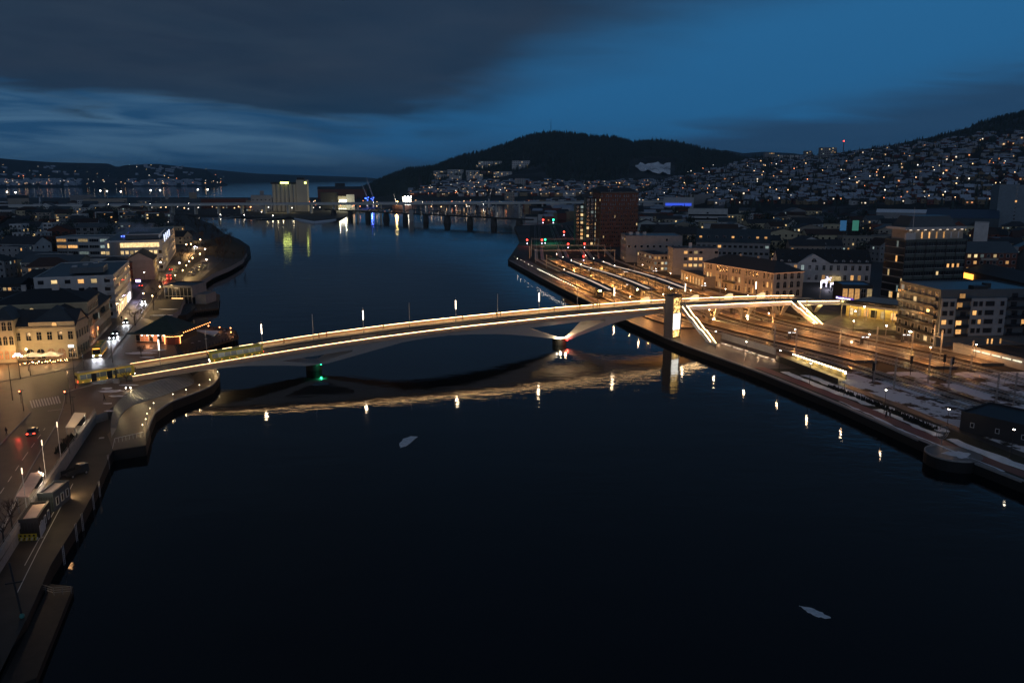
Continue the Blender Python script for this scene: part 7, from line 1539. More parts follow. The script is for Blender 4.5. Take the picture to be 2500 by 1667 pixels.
# ------------------------------------------------------------------ bridges behind
mw = thing('motorway_bridge', 'long grey concrete motorway bridge crossing the whole width behind the town', 'bridge', (0, 1250, 0))
m_mw = M('motorway_concrete', (.55, .55, .50), .7, var=.1, vs=.05)
MZ = 17.0
def MWP(px, py=None): return Vector(G(px, tab([(0, 503), (600, 498), (1300, 495), (1420, 493), (2100, 488), (2500, 486)], px), MZ))
mp = [MWP(-150 + i * 100) for i in range(28)]
mb = MB(); mb.tube([[(p.x, p.y, MZ - 2.2), (p.x, p.y + 24, MZ - 2.2), (p.x, p.y + 24, MZ + .2), (p.x, p.y, MZ + .2)] for p in mp]); mb.build('deck', m_mw, mw, world=True)
mb = MB()
for o in (0, 24): mb.tube([[(p.x, p.y + o, MZ + .2), (p.x, p.y + o + .3, MZ + .2), (p.x, p.y + o + .3, MZ + 1.2), (p.x, p.y + o, MZ + 1.2)] for p in mp])
mb.build('guard_rail', m_steel, mw, world=True)
for i in range(46):
    px = -100 + i * 57; p = MWP(px)
    if 1440 < px < 1580: continue
    mb = MB(); mb.box(p.x, p.y + 12, -2, 2.2, 9, MZ); mb.build('pier', m_mw, mw, world=True)
for i, (px, lb) in enumerate(((258, 'white headlights at the left end'), (360, 'pale van near the left'), (455, 'tail lit car left of the silos'), (900, 'pale long lorry left of the middle'), (1020, 'white lorry in the middle'), (310, 'second car at the left'))):
    p = MWP(px); t = thing('lorry' if 'lorry' in lb else 'car', 'tiny vehicle on the motorway bridge, ' + lb, 'lorry' if 'lorry' in lb else 'car', (p.x, p.y + 5, MZ + .2)); L_ = 14 if 'lorry' in lb else 4.4; mb = MB(); mb.box(0, 0, .6, L_, 2.4, 3 if L_ > 5 else 1.0, taper=.95); mb.build('body', m_whiter if L_ > 5 else m_car[1], t); mb = MB(); mb.box(L_ / 2, -1.2, .8, .4, .4, .4); mb.build('headlight', e_lampw, t); mb = MB(); mb.box(0, 0, 0, L_ * .8, 2, .6); mb.build('wheel', m_tyre, t)
rb = thing('railway_bridge', 'old dark steel railway bridge with truss spans on round stone piers', 'bridge', (-200, 1140, 0)); m_iron = M('dark_iron', (.045, .04, .035), .7)
RA, RB = Vector(G(815, 527, 1.0)), Vector(G(1268, 553, 1.0)); rl = (RB - RA).length; rd = (RB - RA).normalized(); rn = Vector((-rd.y, rd.x)); ra_ = math.atan2(rd.y, rd.x)
mb = MB(); mb.box((RA.x + RB.x) / 2, (RA.y + RB.y) / 2, 8.6, rl + 40, 5.5, 1.6, rot=ra_); mb.build('deck', m_iron, rb, world=True)
spans = 9
for i in range(spans + 1):
    p = RA.lerp(RB, i / spans); mb = MB(); mb.cyl((p.x, p.y, -2), (p.x, p.y, 8.6), 4.0 if i % 3 else 5.2, 3.4, 12); mb.build('pier', M('stone_pier', (.07, .065, .06), .85) if i == 0 else bpy.data.materials['stone_pier'], rb, world=True)
for i in range(spans):
    a, b_ = RA.lerp(RB, (i + .06) / spans), RA.lerp(RB, (i + .94) / spans); n = 8
    if i in (2, 3, 4, 5, 6, 7):
        mb = MB(); hh = 5.4 if i in (4,) else 4.4
        for sd in (-2.5, 2.5):
            pts_b = [a.lerp(b_, k / n) + rn * sd for k in range(n + 1)]; top = [10.2 + hh * (1 - ((k / n - .5) * 2) ** 4 * .9) for k in range(n + 1)]
            for k in range(n):
                p, q = pts_b[k], pts_b[k + 1]; mb.beam((p.x, p.y, top[k]), (q.x, q.y, top[k + 1]), .45); mb.beam((p.x, p.y, 10.2), (q.x, q.y, top[k + 1]), .3) if k % 2 == 0 else mb.beam((p.x, p.y, top[k]), (q.x, q.y, 10.2), .3); mb.beam((p.x, p.y, 10.2), (p.x, p.y, top[k]), .3)
        mb.build('truss', m_iron, rb, world=True)
# approach of the railway on the far right bank
x, y = G(1200, 522, 2); t = thing('bridge_tower', 'pale square signal hut tower on the railway bridge', 'tower', (RA.lerp(RB, .48).x, RA.lerp(RB, .48).y - 4, 0)); mb = MB(); mb.box(0, 0, 0, 6, 5, 15); mb.build('wall', m_conc, t); mb = MB(); mb.box(0, 0, 15, 7, 6, .5); mb.build('roof', m_dark, t)
# timber jetties of the marina left of the snowy islet
def jetty(p, q, lb):
    a, b_ = Vector(G(*p, 1.4)), Vector(G(*q, 1.4)); t = thing('jetty', lb, 'jetty', (a.x, a.y, 0)); mb = MB(); mb.beam((a.x, a.y, 1.3), (b_.x, b_.y, 1.3), 3.5, .4); mb.build('deck', m_conc, t, world=True); n = int((b_ - a).length / 7)
    for i in range(n + 1): c = a.lerp(b_, i / max(n, 1)); mb = MB(); mb.cyl((c.x, c.y - 1, -2), (c.x, c.y - 1, 2.2), .35, n=6); mb.build('pile', m_wood, t, world=True)
jetty((518, 533), (640, 526), 'long jetty at the left end of the river marina'); jetty((600, 537), (705, 530), 'second jetty reaching towards the snowy islet'); jetty((560, 529), (600, 522), 'short jetty at the marina corner')
def boat(x, y, L_, rz, lb, lit=False, g='moored boats'):
    t = thing('boat', lb, 'boat', (x, y, 0), rz, g); k = L_ / 8; mb = MB(); mb.tube([[(xx * k, yy * k * w_, z * k) for yy, z in ((-1.2, 1.1), (-.9, 0), (0, -.3), (.9, 0), (1.2, 1.1))] for xx, w_ in ((-4, .8), (-1, 1.1), (2, .9), (4.2, .05))]); mb.build('hull', m_whiter, t); mb = MB(); mb.box(-.4 * k, 0, 1.1 * k, 3.2 * k, 1.7 * k, 1.1 * k, taper=.8); mb.build('cabin', m_frame, t)
    if lit: mb = MB(); mb.ball((0, 0, 3 * k), .35); mb.build('lamp', e_lampw, t)
    return t
for i, (px, py) in enumerate(((540, 529), (560, 527), (578, 526), (598, 530), (620, 530), (645, 531), (668, 531), (690, 529), (612, 524), (640, 522))): x, y = G(px, py, 0); boat(x, y - 3, 8, rnd.uniform(-.4, .4) + 1.4, 'small moored boat, %s along the marina jetties' % ('first', 'second', 'third', 'fourth', 'fifth', 'sixth', 'seventh', 'eighth', 'ninth', 'tenth')[i], i % 3 == 0)
for i, (px, py) in enumerate(((1180, 506), (1194, 503), (1206, 508), (1258, 505), (1268, 502), (1278, 507), (1290, 504), (1300, 509), (1170, 500))): x, y = G(px, py, 0); boat(x, y, 14 if i < 3 else 10, rnd.uniform(0, 3), 'white boat moored beyond the motorway bridge, %s from the left' % ('first', 'second', 'third', 'fourth', 'fifth', 'sixth', 'seventh', 'eighth', 'ninth')[i], i == 0)
mb = MB(); isl = [G(*p, 1.2) for p in ((712, 530), (735, 538), (768, 544), (805, 539), (838, 530), (800, 526), (750, 525))]; mb.prism(isl, -1, 1.4); mb.build('islet', m_snow, kind='structure')
# ------------------------------------------------------------------ harbour
ST = [(663, 690), (690, 745)]
sx, sy, sz = Gr(663, 445, 1400); sl_ = thing('grain_silo', 'row of tall pale silo cylinders with a lit yellow green sign and square tower', 'silo', (sx, sy, 2)); W1 = (723 - 663) * 1400 / F * .98
m_silo = M('silo_concrete', (.42, .38, .30), .8, var=.06, vs=.05)
for i in range(6): mb = MB(); mb.cyl((W1 * (i + .5) / 6, 0, 0), (W1 * (i + .5) / 6, 0, 43.5), W1 / 12 * .93, n=16); mb.build('cylinder', m_silo, sl_)
mb = MB(); mb.box(W1 / 2, 1, 43.5, W1 + 2, 9, 3.0); mb.build('top_gallery', m_dark, sl_); mb = MB(); mb.box(W1 + 8, 1, 0, 17, 12, 50); mb.build('tower', m_silo, sl_); mb = MB(); mb.box(W1 + 6, 1, 50, 11, 9, 3.5); mb.build('tower_head', m_dark, sl_)
e_sil = EM('silo_sign', (.85, 1, .22), 5.5, sample=True); mb = MB(); mb.box(W1 * .53, -4.6, 44, 13, .4, 2.8); mb.build('sign', e_sil, sl_); mb = MB(); mb.box(W1 + 14.5, -5.3, 44, 2.8, .3, 2.8); mb.build('sign', e_sil, sl_)
for i in range(6): point('silo_floodlight', (sx + W1 * i / 5 + 2, sy - 40, 8), 260, (1, .8, .45), 1)
def hblock(px0, px1, py_top, r, z0, dep, wm_, lb, rk='flat', rm_=None, floors=2, cols=6, lit=.3, nm='warehouse', rh=4, win=(2, 1.6), z1=None, lits=None, cat='building'):
    x0, y0, zt = Gr(px0, py_top, r); x1, y1, _ = Gr(px1, py_top, r); h = max(3, zt - z0); return block(nm, lb, (x0, y0), (x1, y1), dep, h, wm_, rk, rm_ or m_roofd, rh, z0=z0, floors=floors, cat=cat, wins=(('f', cols, win[0], min(win[1], h / floors - 1), .8, 'bare', lit, dict(lits=lits) if lits else {}),))
e_flood = EM('floodlit', (1, .95, .75), 3.0); e_amw = EM('amber_door', (1, .62, .18), 5.0)
hblock(203, 310, 487, 1500, 2, 30, m_beige, 'long warehouse with a row of yellow lamps beyond the motorway at the left', floors=1, cols=9, lit=1.0, win=(2.2, 2.2), lits=[e_amw])
hblock(170, 230, 478, 1620, 2, 30, m_greyr, 'dark warehouse behind the row of yellow lamps', floors=1, cols=4, lit=0)
hblock(18, 70, 484, 1500, 2, 30, m_beige, 'pale shed lit from one corner at the far left', 'gable', floors=1, cols=2, lit=.5)
t, w, ro = hblock(395, 490, 488, 1500, 2, 30, m_bluegrey, 'pale green warehouse with a zigzag roofline in the harbour', floors=1, cols=3, lit=0)
for i in range(9): mb = MB(); mb.tube([[(w * i / 9, y, 12 - 2), (w * (i + 1) / 9, y, 12 - 2), (w * (i + .8) / 9, y, 15.5)] for y in (0, 30)]); mb.build('sawtooth_roof', m_bluegrey, t)
hblock(490, 605, 487, 1550, 2, 25, m_brick, 'long dark brick harbour shed left of the white office', floors=1, cols=14, lit=.35)
hblock(612, 663, 478, 1400, 2, 25, m_greyr, 'grey stepped office beside the grain silo with one lit strip', floors=3, cols=5, lit=.12); hblock(634, 644, 467, 1410, 2, 10, m_greyr, 'small roof tower on the stepped office left of the grain silo', floors=1, cols=1, lit=0, nm='tower')
hblock(402, 410, 474, 1520, 2, 8, m_greyr, 'narrow dark stack left in the zigzag roofed warehouse area', floors=1, cols=1, lit=0, nm='tower'); hblock(461, 480, 471, 1560, 2, 10, m_beige, 'pale square tower behind the zigzag roofed warehouse', floors=1, cols=1, lit=0, nm='tower')
t, w, ro = hblock(782, 825, 471, 1450, 2, 25, m_blackc, 'dark ribbed storage hall right of the grain silo', floors=1, cols=8, lit=0)
t, w, ro = hblock(825, 845, 480, 1440, 2, 14, m_silo, 'small brightly floodlit white building right of the ribbed hall', floors=2, cols=4, lit=1, lits=[e_flood]); 
xx, yy, zz = Gr(843, 488, 1425)
for q in (0, 1): point('harbour_floodlight', (xx - 8 + q * 10, yy - 10, 10), 4000, (1, .9, .55), 1)
mb = MB(); mb.box(w * .6, -.5, 13, w * .8, .8, 3.5); mb.build('lit_sign', EM('flood_sign', (1, .97, .85), 6), t)
hblock(845, 865, 476, 1440, 2, 18, m_whiter, 'white windowless store beside the floodlit building', floors=1, cols=1, lit=0)
hblock(775, 895, 462, 2100, 2, 40, m_brick, 'long low reddish hall far behind the harbour', 'gable', floors=1, cols=9, lit=.2, rh=6); hblock(818, 842, 448, 2150, 12, 20, m_blackc, 'dark flat-topped control building above the reddish hall', floors=1, cols=3, lit=0, nm='building')
hblock(600, 612, 490, 1420, 2, 10, m_beige, 'little lit kiosk building at the motorway left of the stepped office', floors=1, cols=3, lit=1)
def crane(px, py, r, h, lb, blue=True, lean=-.35):
    x, y, z = Gr(px, py, r); t = thing('harbour_crane', lb, 'crane', (x, y, 2)); mb = MB(); mb.cyl((0, 0, 0), (0, 0, 16), 2.6, 1.4, 8); mb.build('tower', m_steel, t); mb = MB(); mb.box(0, 0, 16, 6, 5, 4); mb.build('cabin', m_bluegrey, t)
    mb = MB()
    for k in range(8): z0_, z1_ = 18 + (h - 18) * k / 8, 18 + (h - 18) * (k + 1) / 8; a, b_ = lean * (z0_ - 18), lean * (z1_ - 18); mb.beam((a, 0, z0_), (b_, 0, z1_), .5); mb.beam((a + 1.6 * (1 - k / 8), 0, z0_), (b_ + 1.6 * (1 - (k + 1) / 8), 0, z1_), .5); mb.beam((a, 0, z0_), (b_ + 1.6 * (1 - (k + 1) / 8), 0, z1_), .35)
    mb.build('jib', m_steel, t)
    if blue:
        mb = MB()
        for k in range(5): mb.ball((rnd.uniform(-3, 3), -3, 8 + rnd.random() * 14), .8)
        mb.build('blue_floodlight', EM('crane_blue', (.04, .12, 1), 9) if 'crane_blue' not in bpy.data.materials else bpy.data.materials['crane_blue'], t); point('blue_light', (x, y - 12, 14), 1500, (.06, .12, 1), 1)
    return t
crane(896, 480, 1500, 44, 'blue lit harbour crane with its jib raised, left of the pair'); crane(910, 478, 1540, 56, 'blue lit harbour crane with its jib raised highest, right of the pair', lean=-.30)
crane(1194, 480, 1500, 52, 'grey harbour crane alone on the far quay by the tower block', False, .28); crane(43, 478, 1900, 36, 'thin crane with red lamps at the far left', False, -.1); crane(96, 476, 1900, 36, 'thin crane with red lamps left of the first floodlight mast', False, .02)
# lit cargo ship
x, y, z = Gr(960, 486, 1480); sh = thing('cargo_ship', 'cargo ship with blazing white superstructure moored beyond the motorway', 'ship', (x, y, 0)); m_hull = M('ship_hull', (.06, .03, .03), .6)
mb = MB(); mb.tube([[(xx, yy * w_, zz_) for yy, zz_ in ((-6, 8), (-5, 0), (5, 0), (6, 8))] for xx, w_ in ((-2, .2), (4, .8), (10, 1), (28, 1), (33, .8))]); mb.build('hull', m_hull, sh)
mb = MB(); mb.box(25, 0, 8, 14, 10, 12); mb.box(25, 0, 20, 15, 11, 2.5); mb.build('superstructure', m_whiter, sh)
for i in range(9): mb = MB(); mb.ball((18.5 + i * 1.7, -6, 20.5 + (i % 3) * 1.2), .8); mb.build('deck_light', e_lampw, sh)
for i in range(6): mb = MB(); mb.ball((19 + i * 2.4, -6, 10 + (i % 2) * 4), .6); mb.build('deck_light', e_lampw, sh)
for i in range(2): mb = MB(); mb.ball((4 + i * 4, -6, 12 + i * 2), 1.0); mb.build('amber_deck_light', EM('ship_amber', (1, .55, .15), 30) if i == 0 else bpy.data.materials['ship_amber'], sh)
mb = MB(); mb.cyl((6, 0, 8), (1, 0, 27), .4, .2, 6); mb.cyl((28, 0, 22), (28, 0, 31), .3, .2, 6); mb.build('mast', m_steel, sh)
point('ship_flood', (x + 24, y - 11, 18), 16000, (1, .92, .75), 1.5); point('ship_flood', (x + 7, y - 9, 14), 5000, (1, .6, .2), 1.5)
# harbour floodlight masts over the fjord
for i, (px, py, r) in enumerate(((17, 469, 2100), (38, 470, 2100), (245, 466, 2100), (261, 467, 2150), (295, 468, 2100), (368, 465, 2050), (391, 465, 2050), (483, 463, 2000), (507, 463, 2000))):
    x, y, z = Gr(px, py, r); t = thing('floodlight_mast', 'tall floodlight mast by the fjord, %s from the left' % ('first', 'second', 'third', 'fourth', 'fifth', 'sixth', 'seventh', 'eighth', 'ninth')[i], 'floodlight', (x, y, 2), 0, 'floodlight masts along the fjord'); mb = MB(); mb.cyl((0, 0, 0), (0, 0, z - 2), .5, .3, 6); mb.build('mast', m_steel, t); mb = MB(); mb.ball((0, 0, z - 2), 1.5, n=8, rings=5); mb.build('floodlight', EM('mast_light', (1, .95, .8), 14) if i == 0 else bpy.data.materials['mast_light'], t)
# church, tower blocks and slabs on the far bank
x, y, z = Gr(1025, 468, 2300); t = thing('church', 'brick church with a pointed spire at the foot of the hill', 'church', (x, y, 4)); mb = MB(); mb.box(0, 0, 0, 10, 10, 34); mb.build('tower', m_brick, t); mb = MB(); mb.cyl((0, 0, 34), (0, 0, 62), 6, .3, 8); mb.build('spire', m_roofd, t); mb = MB(); mb.box(-28, 4, 0, 46, 16, 14); mb.build('nave', m_brick, t); mb = MB(); mb.tube([[(xx, -4, 14), (xx, 4, 21), (xx, 12, 14)] for xx in (-51, -5)]); mb.build('nave_roof', m_roofd, t)
hblock(1257, 1283, 436, 2050, 4, 20, m_greyr, 'grey high-rise slab at the foot of the round hill, left one', floors=14, cols=5, lit=.06, win=(2.4, 1.6), nm='high_rise'); hblock(1407, 1442, 425, 2300, 8, 22, m_greyr, 'grey high-rise slab higher and right of the first, before the round hill', floors=12, cols=7, lit=.05, win=(3, 2), nm='high_rise')
hblock(1290, 1362, 458, 2100, 4, 16, m_whiter, 'long pale apartment slab right of the left high-rise', floors=4, cols=12, lit=.12, win=(3, 1.8), nm='apartment_slab'); hblock(1232, 1256, 470, 1900, 3, 16, m_beige, 'low pale block left of the high-rise slab', floors=3, cols=5, lit=.2, nm='apartment_slab')
hblock(1380, 1440, 446, 2250, 6, 16, m_whiter, 'pale apartment slab under the higher high-rise', floors=4, cols=10, lit=.1, win=(3, 1.8), nm='apartment_slab')
ORDS = ('first', 'second', 'third', 'fourth', 'fifth', 'sixth', 'seventh', 'eighth', 'ninth', 'tenth', 'eleventh', 'twelfth', 'thirteenth', 'fourteenth', 'fifteenth', 'sixteenth')
k = 0
for (a, b_, py, hh, lb) in ((1063, 1094, 431, 16, 'leftmost of the lower terrace'), (1066, 1100, 438, 12, 'in front of the leftmost one'), (1096, 1134, 431, 18, 'second of the lower terrace'), (1100, 1130, 440, 12, 'in front of the second one'), (1140, 1172, 431, 16, 'third of the lower terrace, white end wall'), (1142, 1180, 440, 14, 'in front of the third one'), (1174, 1202, 431, 14, 'reddish, fourth of the lower terrace'), (1206, 1250, 431, 12, 'right end of the lower terrace'), (1170, 1226, 408, 16, 'left of the upper terrace'), (1165, 1180, 414, 10, 'small one left on the upper terrace'), (1250, 1293, 412, 20, 'right end of the upper terrace, broad and pale')):
    x0, y0, z0_, r0 = on_hill(hill_c, (a + b_) / 2, py); s = r0 / F; ww = (b_ - a) * s; t, w, ro = block('apartment_slab', 'pale apartment slab on the round hill, ' + lb, (x0 - ww / 2, y0 - 8), (x0 + ww / 2, y0 - 8), 14, hh + 4, m_brick if 'reddish' in lb else m_whiter, 'flat', m_whiter, z0=z0_ - 4, floors=5, cat='building', group=None, wins=(('f', 10, ww / 16, 1.8, .9, 'bare', .14),))
# mast on the hilltop
x0, y0, z0_, r0 = hill_c.at(1342, .99); t = thing('radio_mast', 'very thin radio mast on top of the round hill', 'mast', (x0, y0, z0_)); hh = Gr(1342, 290, r0)[2] - z0_; mb = MB(); mb.cyl((0, 0, 0), (0, 0, hh), 1.0, .4, 4); mb.build('mast', m_dark, t); mb = MB(); mb.box(14, 0, -1, 10, 6, 12); mb.build('hut', m_greyr, t)
x0, y0, z0_, r0 = on_hill(hill_r, 2038, 374); t = thing('radio_mast', 'thin mast with a red lamp above the hillside ridge', 'mast', (x0, y0, z0_)); hh = Gr(2038, 345, r0)[2] - z0_; mb = MB(); mb.cyl((0, 0, 0), (0, 0, hh), 1.2, .8, 4); mb.build('mast', m_brick, t); mb = MB(); mb.ball((0, 0, hh), 1.8); mb.build('red_lamp', e_red, t)
for (a, b_, pt, pb, lb) in ((1948, 1964, 371, 386, 'dark tower block on the ridge, left of the pair'), (1985, 2007, 365, 392, 'dark tower block on the ridge with balconies'), (2010, 2022, 363, 378, 'pale tower block on the ridge behind the balconies one'), (1853, 1875, 375, 390, 'low dark block at the left of the ridge'), (1880, 1940, 381, 389, 'long pale slab on the ridge')):
    x0, y0, z0_, r0 = on_hill(hill_r, (a + b_) / 2, pb); s = r0 / F; t, w, ro = block('high_rise' if 'tower' in lb else 'apartment_slab', lb, (x0 - (b_ - a) * s / 2, y0), (x0 + (b_ - a) * s / 2, y0), 14, max(10, (pb - pt) * s + 3), m_greyr if 'dark' in lb else m_whiter, 'flat', z0=z0_ - 3, floors=6, wins=(('f', 5, 2.6, 1.8, .8, 'bare', .15),))
# ------------------------------------------------------------------ town on the right and landmarks in it
t, w, ro = hblock(1680, 1777, 511, 900, 2.2, 16, m_whiter, 'white office slab with dark window bands in the town', floors=4, cols=1, lit=0, nm='office_building')
for i in range(4): mb = MB(); mb.box(w / 2, -.06, 1.8 + i * 4.2 * (w and 1), w - 1, .1, 1.9); mb.build('window_band', m_glassd, t)
hblock(1718, 1776, 548, 760, 2.2, 14, m_whiter, 'blank white curved-top hall in front of the banded office', floors=1, cols=1, lit=0, nm='hall'); hblock(1588, 1700, 547, 800, 2.2, 20, m_whiter, 'long low white building behind the mansard house', floors=2, cols=16, lit=.12, win=(1.2, 1.4), nm='building')
t, w, ro = hblock(1620, 1694, 483, 1350, 2.2, 30, m_whiter, 'store glowing blue and white below the hillside', floors=1, cols=14, lit=1, lits=[EM('store_white', (.8, .9, 1), 1.6)], nm='store'); mb = MB(); mb.box(w / 2, -.5, 9.5, w * .86, 1, 4.0); mb.build('blue_sign_band', EM('store_blue', (.04, .10, .8), 1.0), t)
hblock(1694, 1735, 477, 1400, 2.2, 30, m_greyr, 'dim grey hall right of the blue glowing store', floors=1, cols=2, lit=.5, nm='hall')
for i, (a, b_, py, c, s_) in enumerate(((1785, 1845, 490, (1, .62, .25), 1.6), (1838, 1900, 484, (.8, .3, .9), 1.1), (1900, 1960, 486, (.9, .5, .6), .6), (1800, 1870, 481, (.9, .35, .4), .7))):
    t, w, ro = hblock(a, b_, py, 1300 + i * 60, 2.2, 25, m_brick, ('orange lit shopping hall', 'violet lit shopping hall', 'dim pink lit hall', 'reddish lit hall')[i] + ' below the hillside', floors=1, cols=8, lit=0, nm='shopping_hall'); mb = MB(); mb.box(w / 2, -.4, 3, w * .9, .6, 3.0); mb.build('lit_front', EM('mall_%d' % i, c, s_), t)
hblock(2070, 2100, 545, 720, 2.2, 12, m_blackc, 'building with a large pale blue poster on its end, left of the tower', floors=1, cols=1, lit=0, nm='building')
for px, lb, c in ((2058, 'blue round logo', (.05, .22, .5)), (2088, 'green and blue', (.08, .4, .3))): x0, y0, z0_ = Gr(px, 560, 660); t = thing('billboard', 'softly glowing billboard, ' + lb, 'billboard', (x0, y0, GZ)); mb = MB(); mb.box(0, 0, z0_ - GZ - 1, 4.6, .4, 7.5); mb.build('panel', EM('poster_' + lb[:4], c, .35), t); mb = MB(); mb.box(0, .4, 0, .6, .4, z0_ - GZ); mb.build('post', m_dark, t)
hblock(2380, 2415, 545, 560, 2.2, 12, m_whiter, 'white cubic roof house in front of the pale high-rise', floors=1, cols=2, lit=0, nm='building')
t, w, ro = hblock(2260, 2440, 530, 900, 2.2, 60, m_bluegrey, 'wide low arched blue roof hall left of the pale high-rise', 'gable', M('blue_roof', (.04, .07, .12), .5), floors=1, cols=4, lit=.2, nm='hall', rh=7)
t, w, ro = hblock(2140, 2310, 518, 1000, 2.2, 30, m_greyr, 'long hall with snowy white roof behind the office tower', 'gable', m_snow, floors=1, cols=6, lit=.4, nm='hall', rh=3)
t, w, ro = hblock(1590, 1720, 570, 640, 2.2, 14, m_beige, 'mansard roofed town house with two lamps behind the grey office', 'hip', floors=3, cols=12, lit=.2, nm='town_house', rh=5)
t, w, ro = hblock(1700, 1880, 590, 560, 2.2, 24, m_greyr, 'broad slate blue roofed house with lit dormers behind the old station', 'gable', M('slate_blue', (.04, .06, .075), .6, var=.2), floors=3, cols=14, lit=.1, nm='town_house', rh=8)
for i in range(9): o = add('window', win_mesh(1.6, 1.5, 'rect', m_frame, rnd.choice([e_win, e_win2, m_glassd])), t); o.location = (w * (i + .5) / 9, 3.6, 15.4)
# filler town houses and blocks
WM = [(m_whiter, 'white'), (m_beige, 'beige'), (m_greyr, 'grey'), (m_brick, 'brick'), (m_cream, 'cream')]; RK = [('gable', 'gabled'), ('gabley', 'gable fronted'), ('hip', 'hip roofed'), ('flat', 'flat roofed'), ('gable', 'steep roofed')]
SEEN = set()
def near_name(px, py):
    return min(LM, key=lambda q: (q[0] - px) ** 2 + ((q[1] - py) * 2) ** 2)[2]
LM = [(1510, 600, 'the rust brown tower'), (1600, 600, 'the grey concrete office'), (1730, 520, 'the banded white office'), (1800, 620, 'the old station'), (1900, 570, 'the slate blue roof'), (2010, 650, 'the pediment house'), (2200, 560, 'the office tower'), (2460, 520, 'the pale high-rise'), (2400, 620, 'the brick flats'), (1660, 480, 'the blue glowing store'), (1850, 490, 'the shopping halls'), (2080, 560, 'the billboards'),
          (80, 580, 'the white framed flats'), (200, 590, 'the strip-window office'), (150, 650, 'the slate green wing'), (300, 530, 'the outlined flats'), (380, 600, 'the large white office'), (60, 700, 'the cream rear house'), (20, 520, 'the motorway at the left'), (250, 510, 'the motorway span'), (1150, 470, 'the far quay'), (1350, 470, 'the high-rise slabs')]
def label_for(base, px, py):
    q = near_name(px, py); c = min(LM, key=lambda k: (k[0] - px) ** 2 + ((k[1] - py) * 2) ** 2); dx, dy = px - c[0], (py - c[1]) * 3
    return base + ((' left of ' if dx < 0 else ' right of ') if abs(dx) > abs(dy) else (' behind ' if dy < 0 else ' in front of ')) + q
def filler(n, xr, yr, z0, ok, hmin=6, hmax=14, lit=.18):
    c = 0
    for _ in range(n * 12):
        if c >= n: break
        px, py = rnd.uniform(*xr), yr[0] + (yr[1] - yr[0]) * rnd.random() ** 1.2; x, y = G(px, py, z0)
        w_, d_ = rnd.uniform(12, 30), rnd.uniform(10, 16)
        if any((x - a) ** 2 + (y - b_) ** 2 < (r + w_ * .45) ** 2 for a, b_, r in OCC) or not ok(x, y, px, py): continue
        h = rnd.uniform(hmin, hmax); (wm_, wn), (rk, rn_) = rnd.choice(WM), rnd.choice(RK); ang = rnd.choice([0, .15, -.3, .35, -.1]); u = Vector((math.cos(ang), math.sin(ang)))
        A_ = Vector((x, y)) - u * w_ / 2; fl_ = max(2, int(h / 3.2)); far = y > 600
        lb = label_for(('tall ' if h > 11 else 'low ' if h < 7.5 else '') + wn + ' ' + rn_ + ' town house', px, py)
        _t = block('town_house', lb, A_, A_ + u * w_, d_, h, wm_, rk, rnd.choice([m_roofd, m_roofd, m_roofm, m_rooft]), rnd.uniform(3, 5), z0=z0, floors=fl_, wins=(('f', max(2, int(w_ / (4.2 if far else 3.0))), 1.5 if far else 1.2, 1.5, .9, 'bare' if far else 'rect', lit), ('r' if x < 0 else 'l', 3, 1.2, 1.4, .9, 'bare', lit))); REL.append((_t[0], px)); c += 1
    return c
def okR(x, y, px, py): return x > off(92, y) and not (y < 470 and x < off(120, y)) and y < 1180
filler(150, (1400, 2560), (492, 650), GZ, okR)
filler(20, (2380, 2560), (560, 660), GZ, lambda x, y, px, py: y > 330 and x > 180)
def okL(x, y, px, py): return min((Vector((x, y)) - c).length for c in CW) > 26 and (py > 560 or px < 400) and px < 440 - max(0, (py - 600)) * 1.0 and not (px > 300 and py > 620)
filler(95, (-60, 430), (508, 700), LZ, okL)
# street trees between the houses
def okT(x, y): return not any((x - a) ** 2 + (y - b_) ** 2 < (r * .9) ** 2 for a, b_, r in OCC)
DT = []
for i in range(2):
    r_ = random.Random(i + 5); mb = MB()
    for _ in range(150):
        a, b_ = r_.uniform(0, 6.28), r_.uniform(-1, 1); q = 3.6 * r_.random() ** .4; p = Vector((q * math.cos(a) * math.sqrt(1 - b_ * b_), q * math.sin(a) * math.sqrt(1 - b_ * b_), 6 + q * b_ * 1.1)); d = Vector((r_.uniform(-1, 1), r_.uniform(-1, 1), r_.uniform(0, 1))).normalized(); s = d.orthogonal() * .25; k = len(mb.v); mb.v += [tuple(p - s), tuple(p + s), tuple(p + d * 1.6)]; mb.f.append((k, k + 1, k + 2)); mb.m.append(0)
    tr = MB(); tr.cyl((0, 0, 0), (0, 0, 6), .28, .12, 6, caps=False); DT.append((tr.mesh('trunk', m_wood), mb.mesh('crown', m_conifer)))
n = 0
for _ in range(1500):
    if n >= 230: break
    if rnd.random() < .68: px, py = rnd.uniform(1410, 2520), rnd.uniform(494, 640); z = GZ
    else: px, py = rnd.uniform(0, 400), rnd.uniform(512, 640); z = LZ
    x, y = G(px, py, z)
    if not okT(x, y) or (z == GZ and not okR(x, y, px, py)) or (z == LZ and not okL(x, y, px, py)): continue
    t = thing('town_tree', label_for('dark town tree', px, py), 'tree', (x, y, z), rnd.random() * 6, 'trees between the town houses'); s = rnd.uniform(.9, 1.8); t.scale = (s, s, s); tr, cr = DT[n % 2]; add('trunk', tr, t); add('crown', cr, t); REL.append((t, px)); n += 1
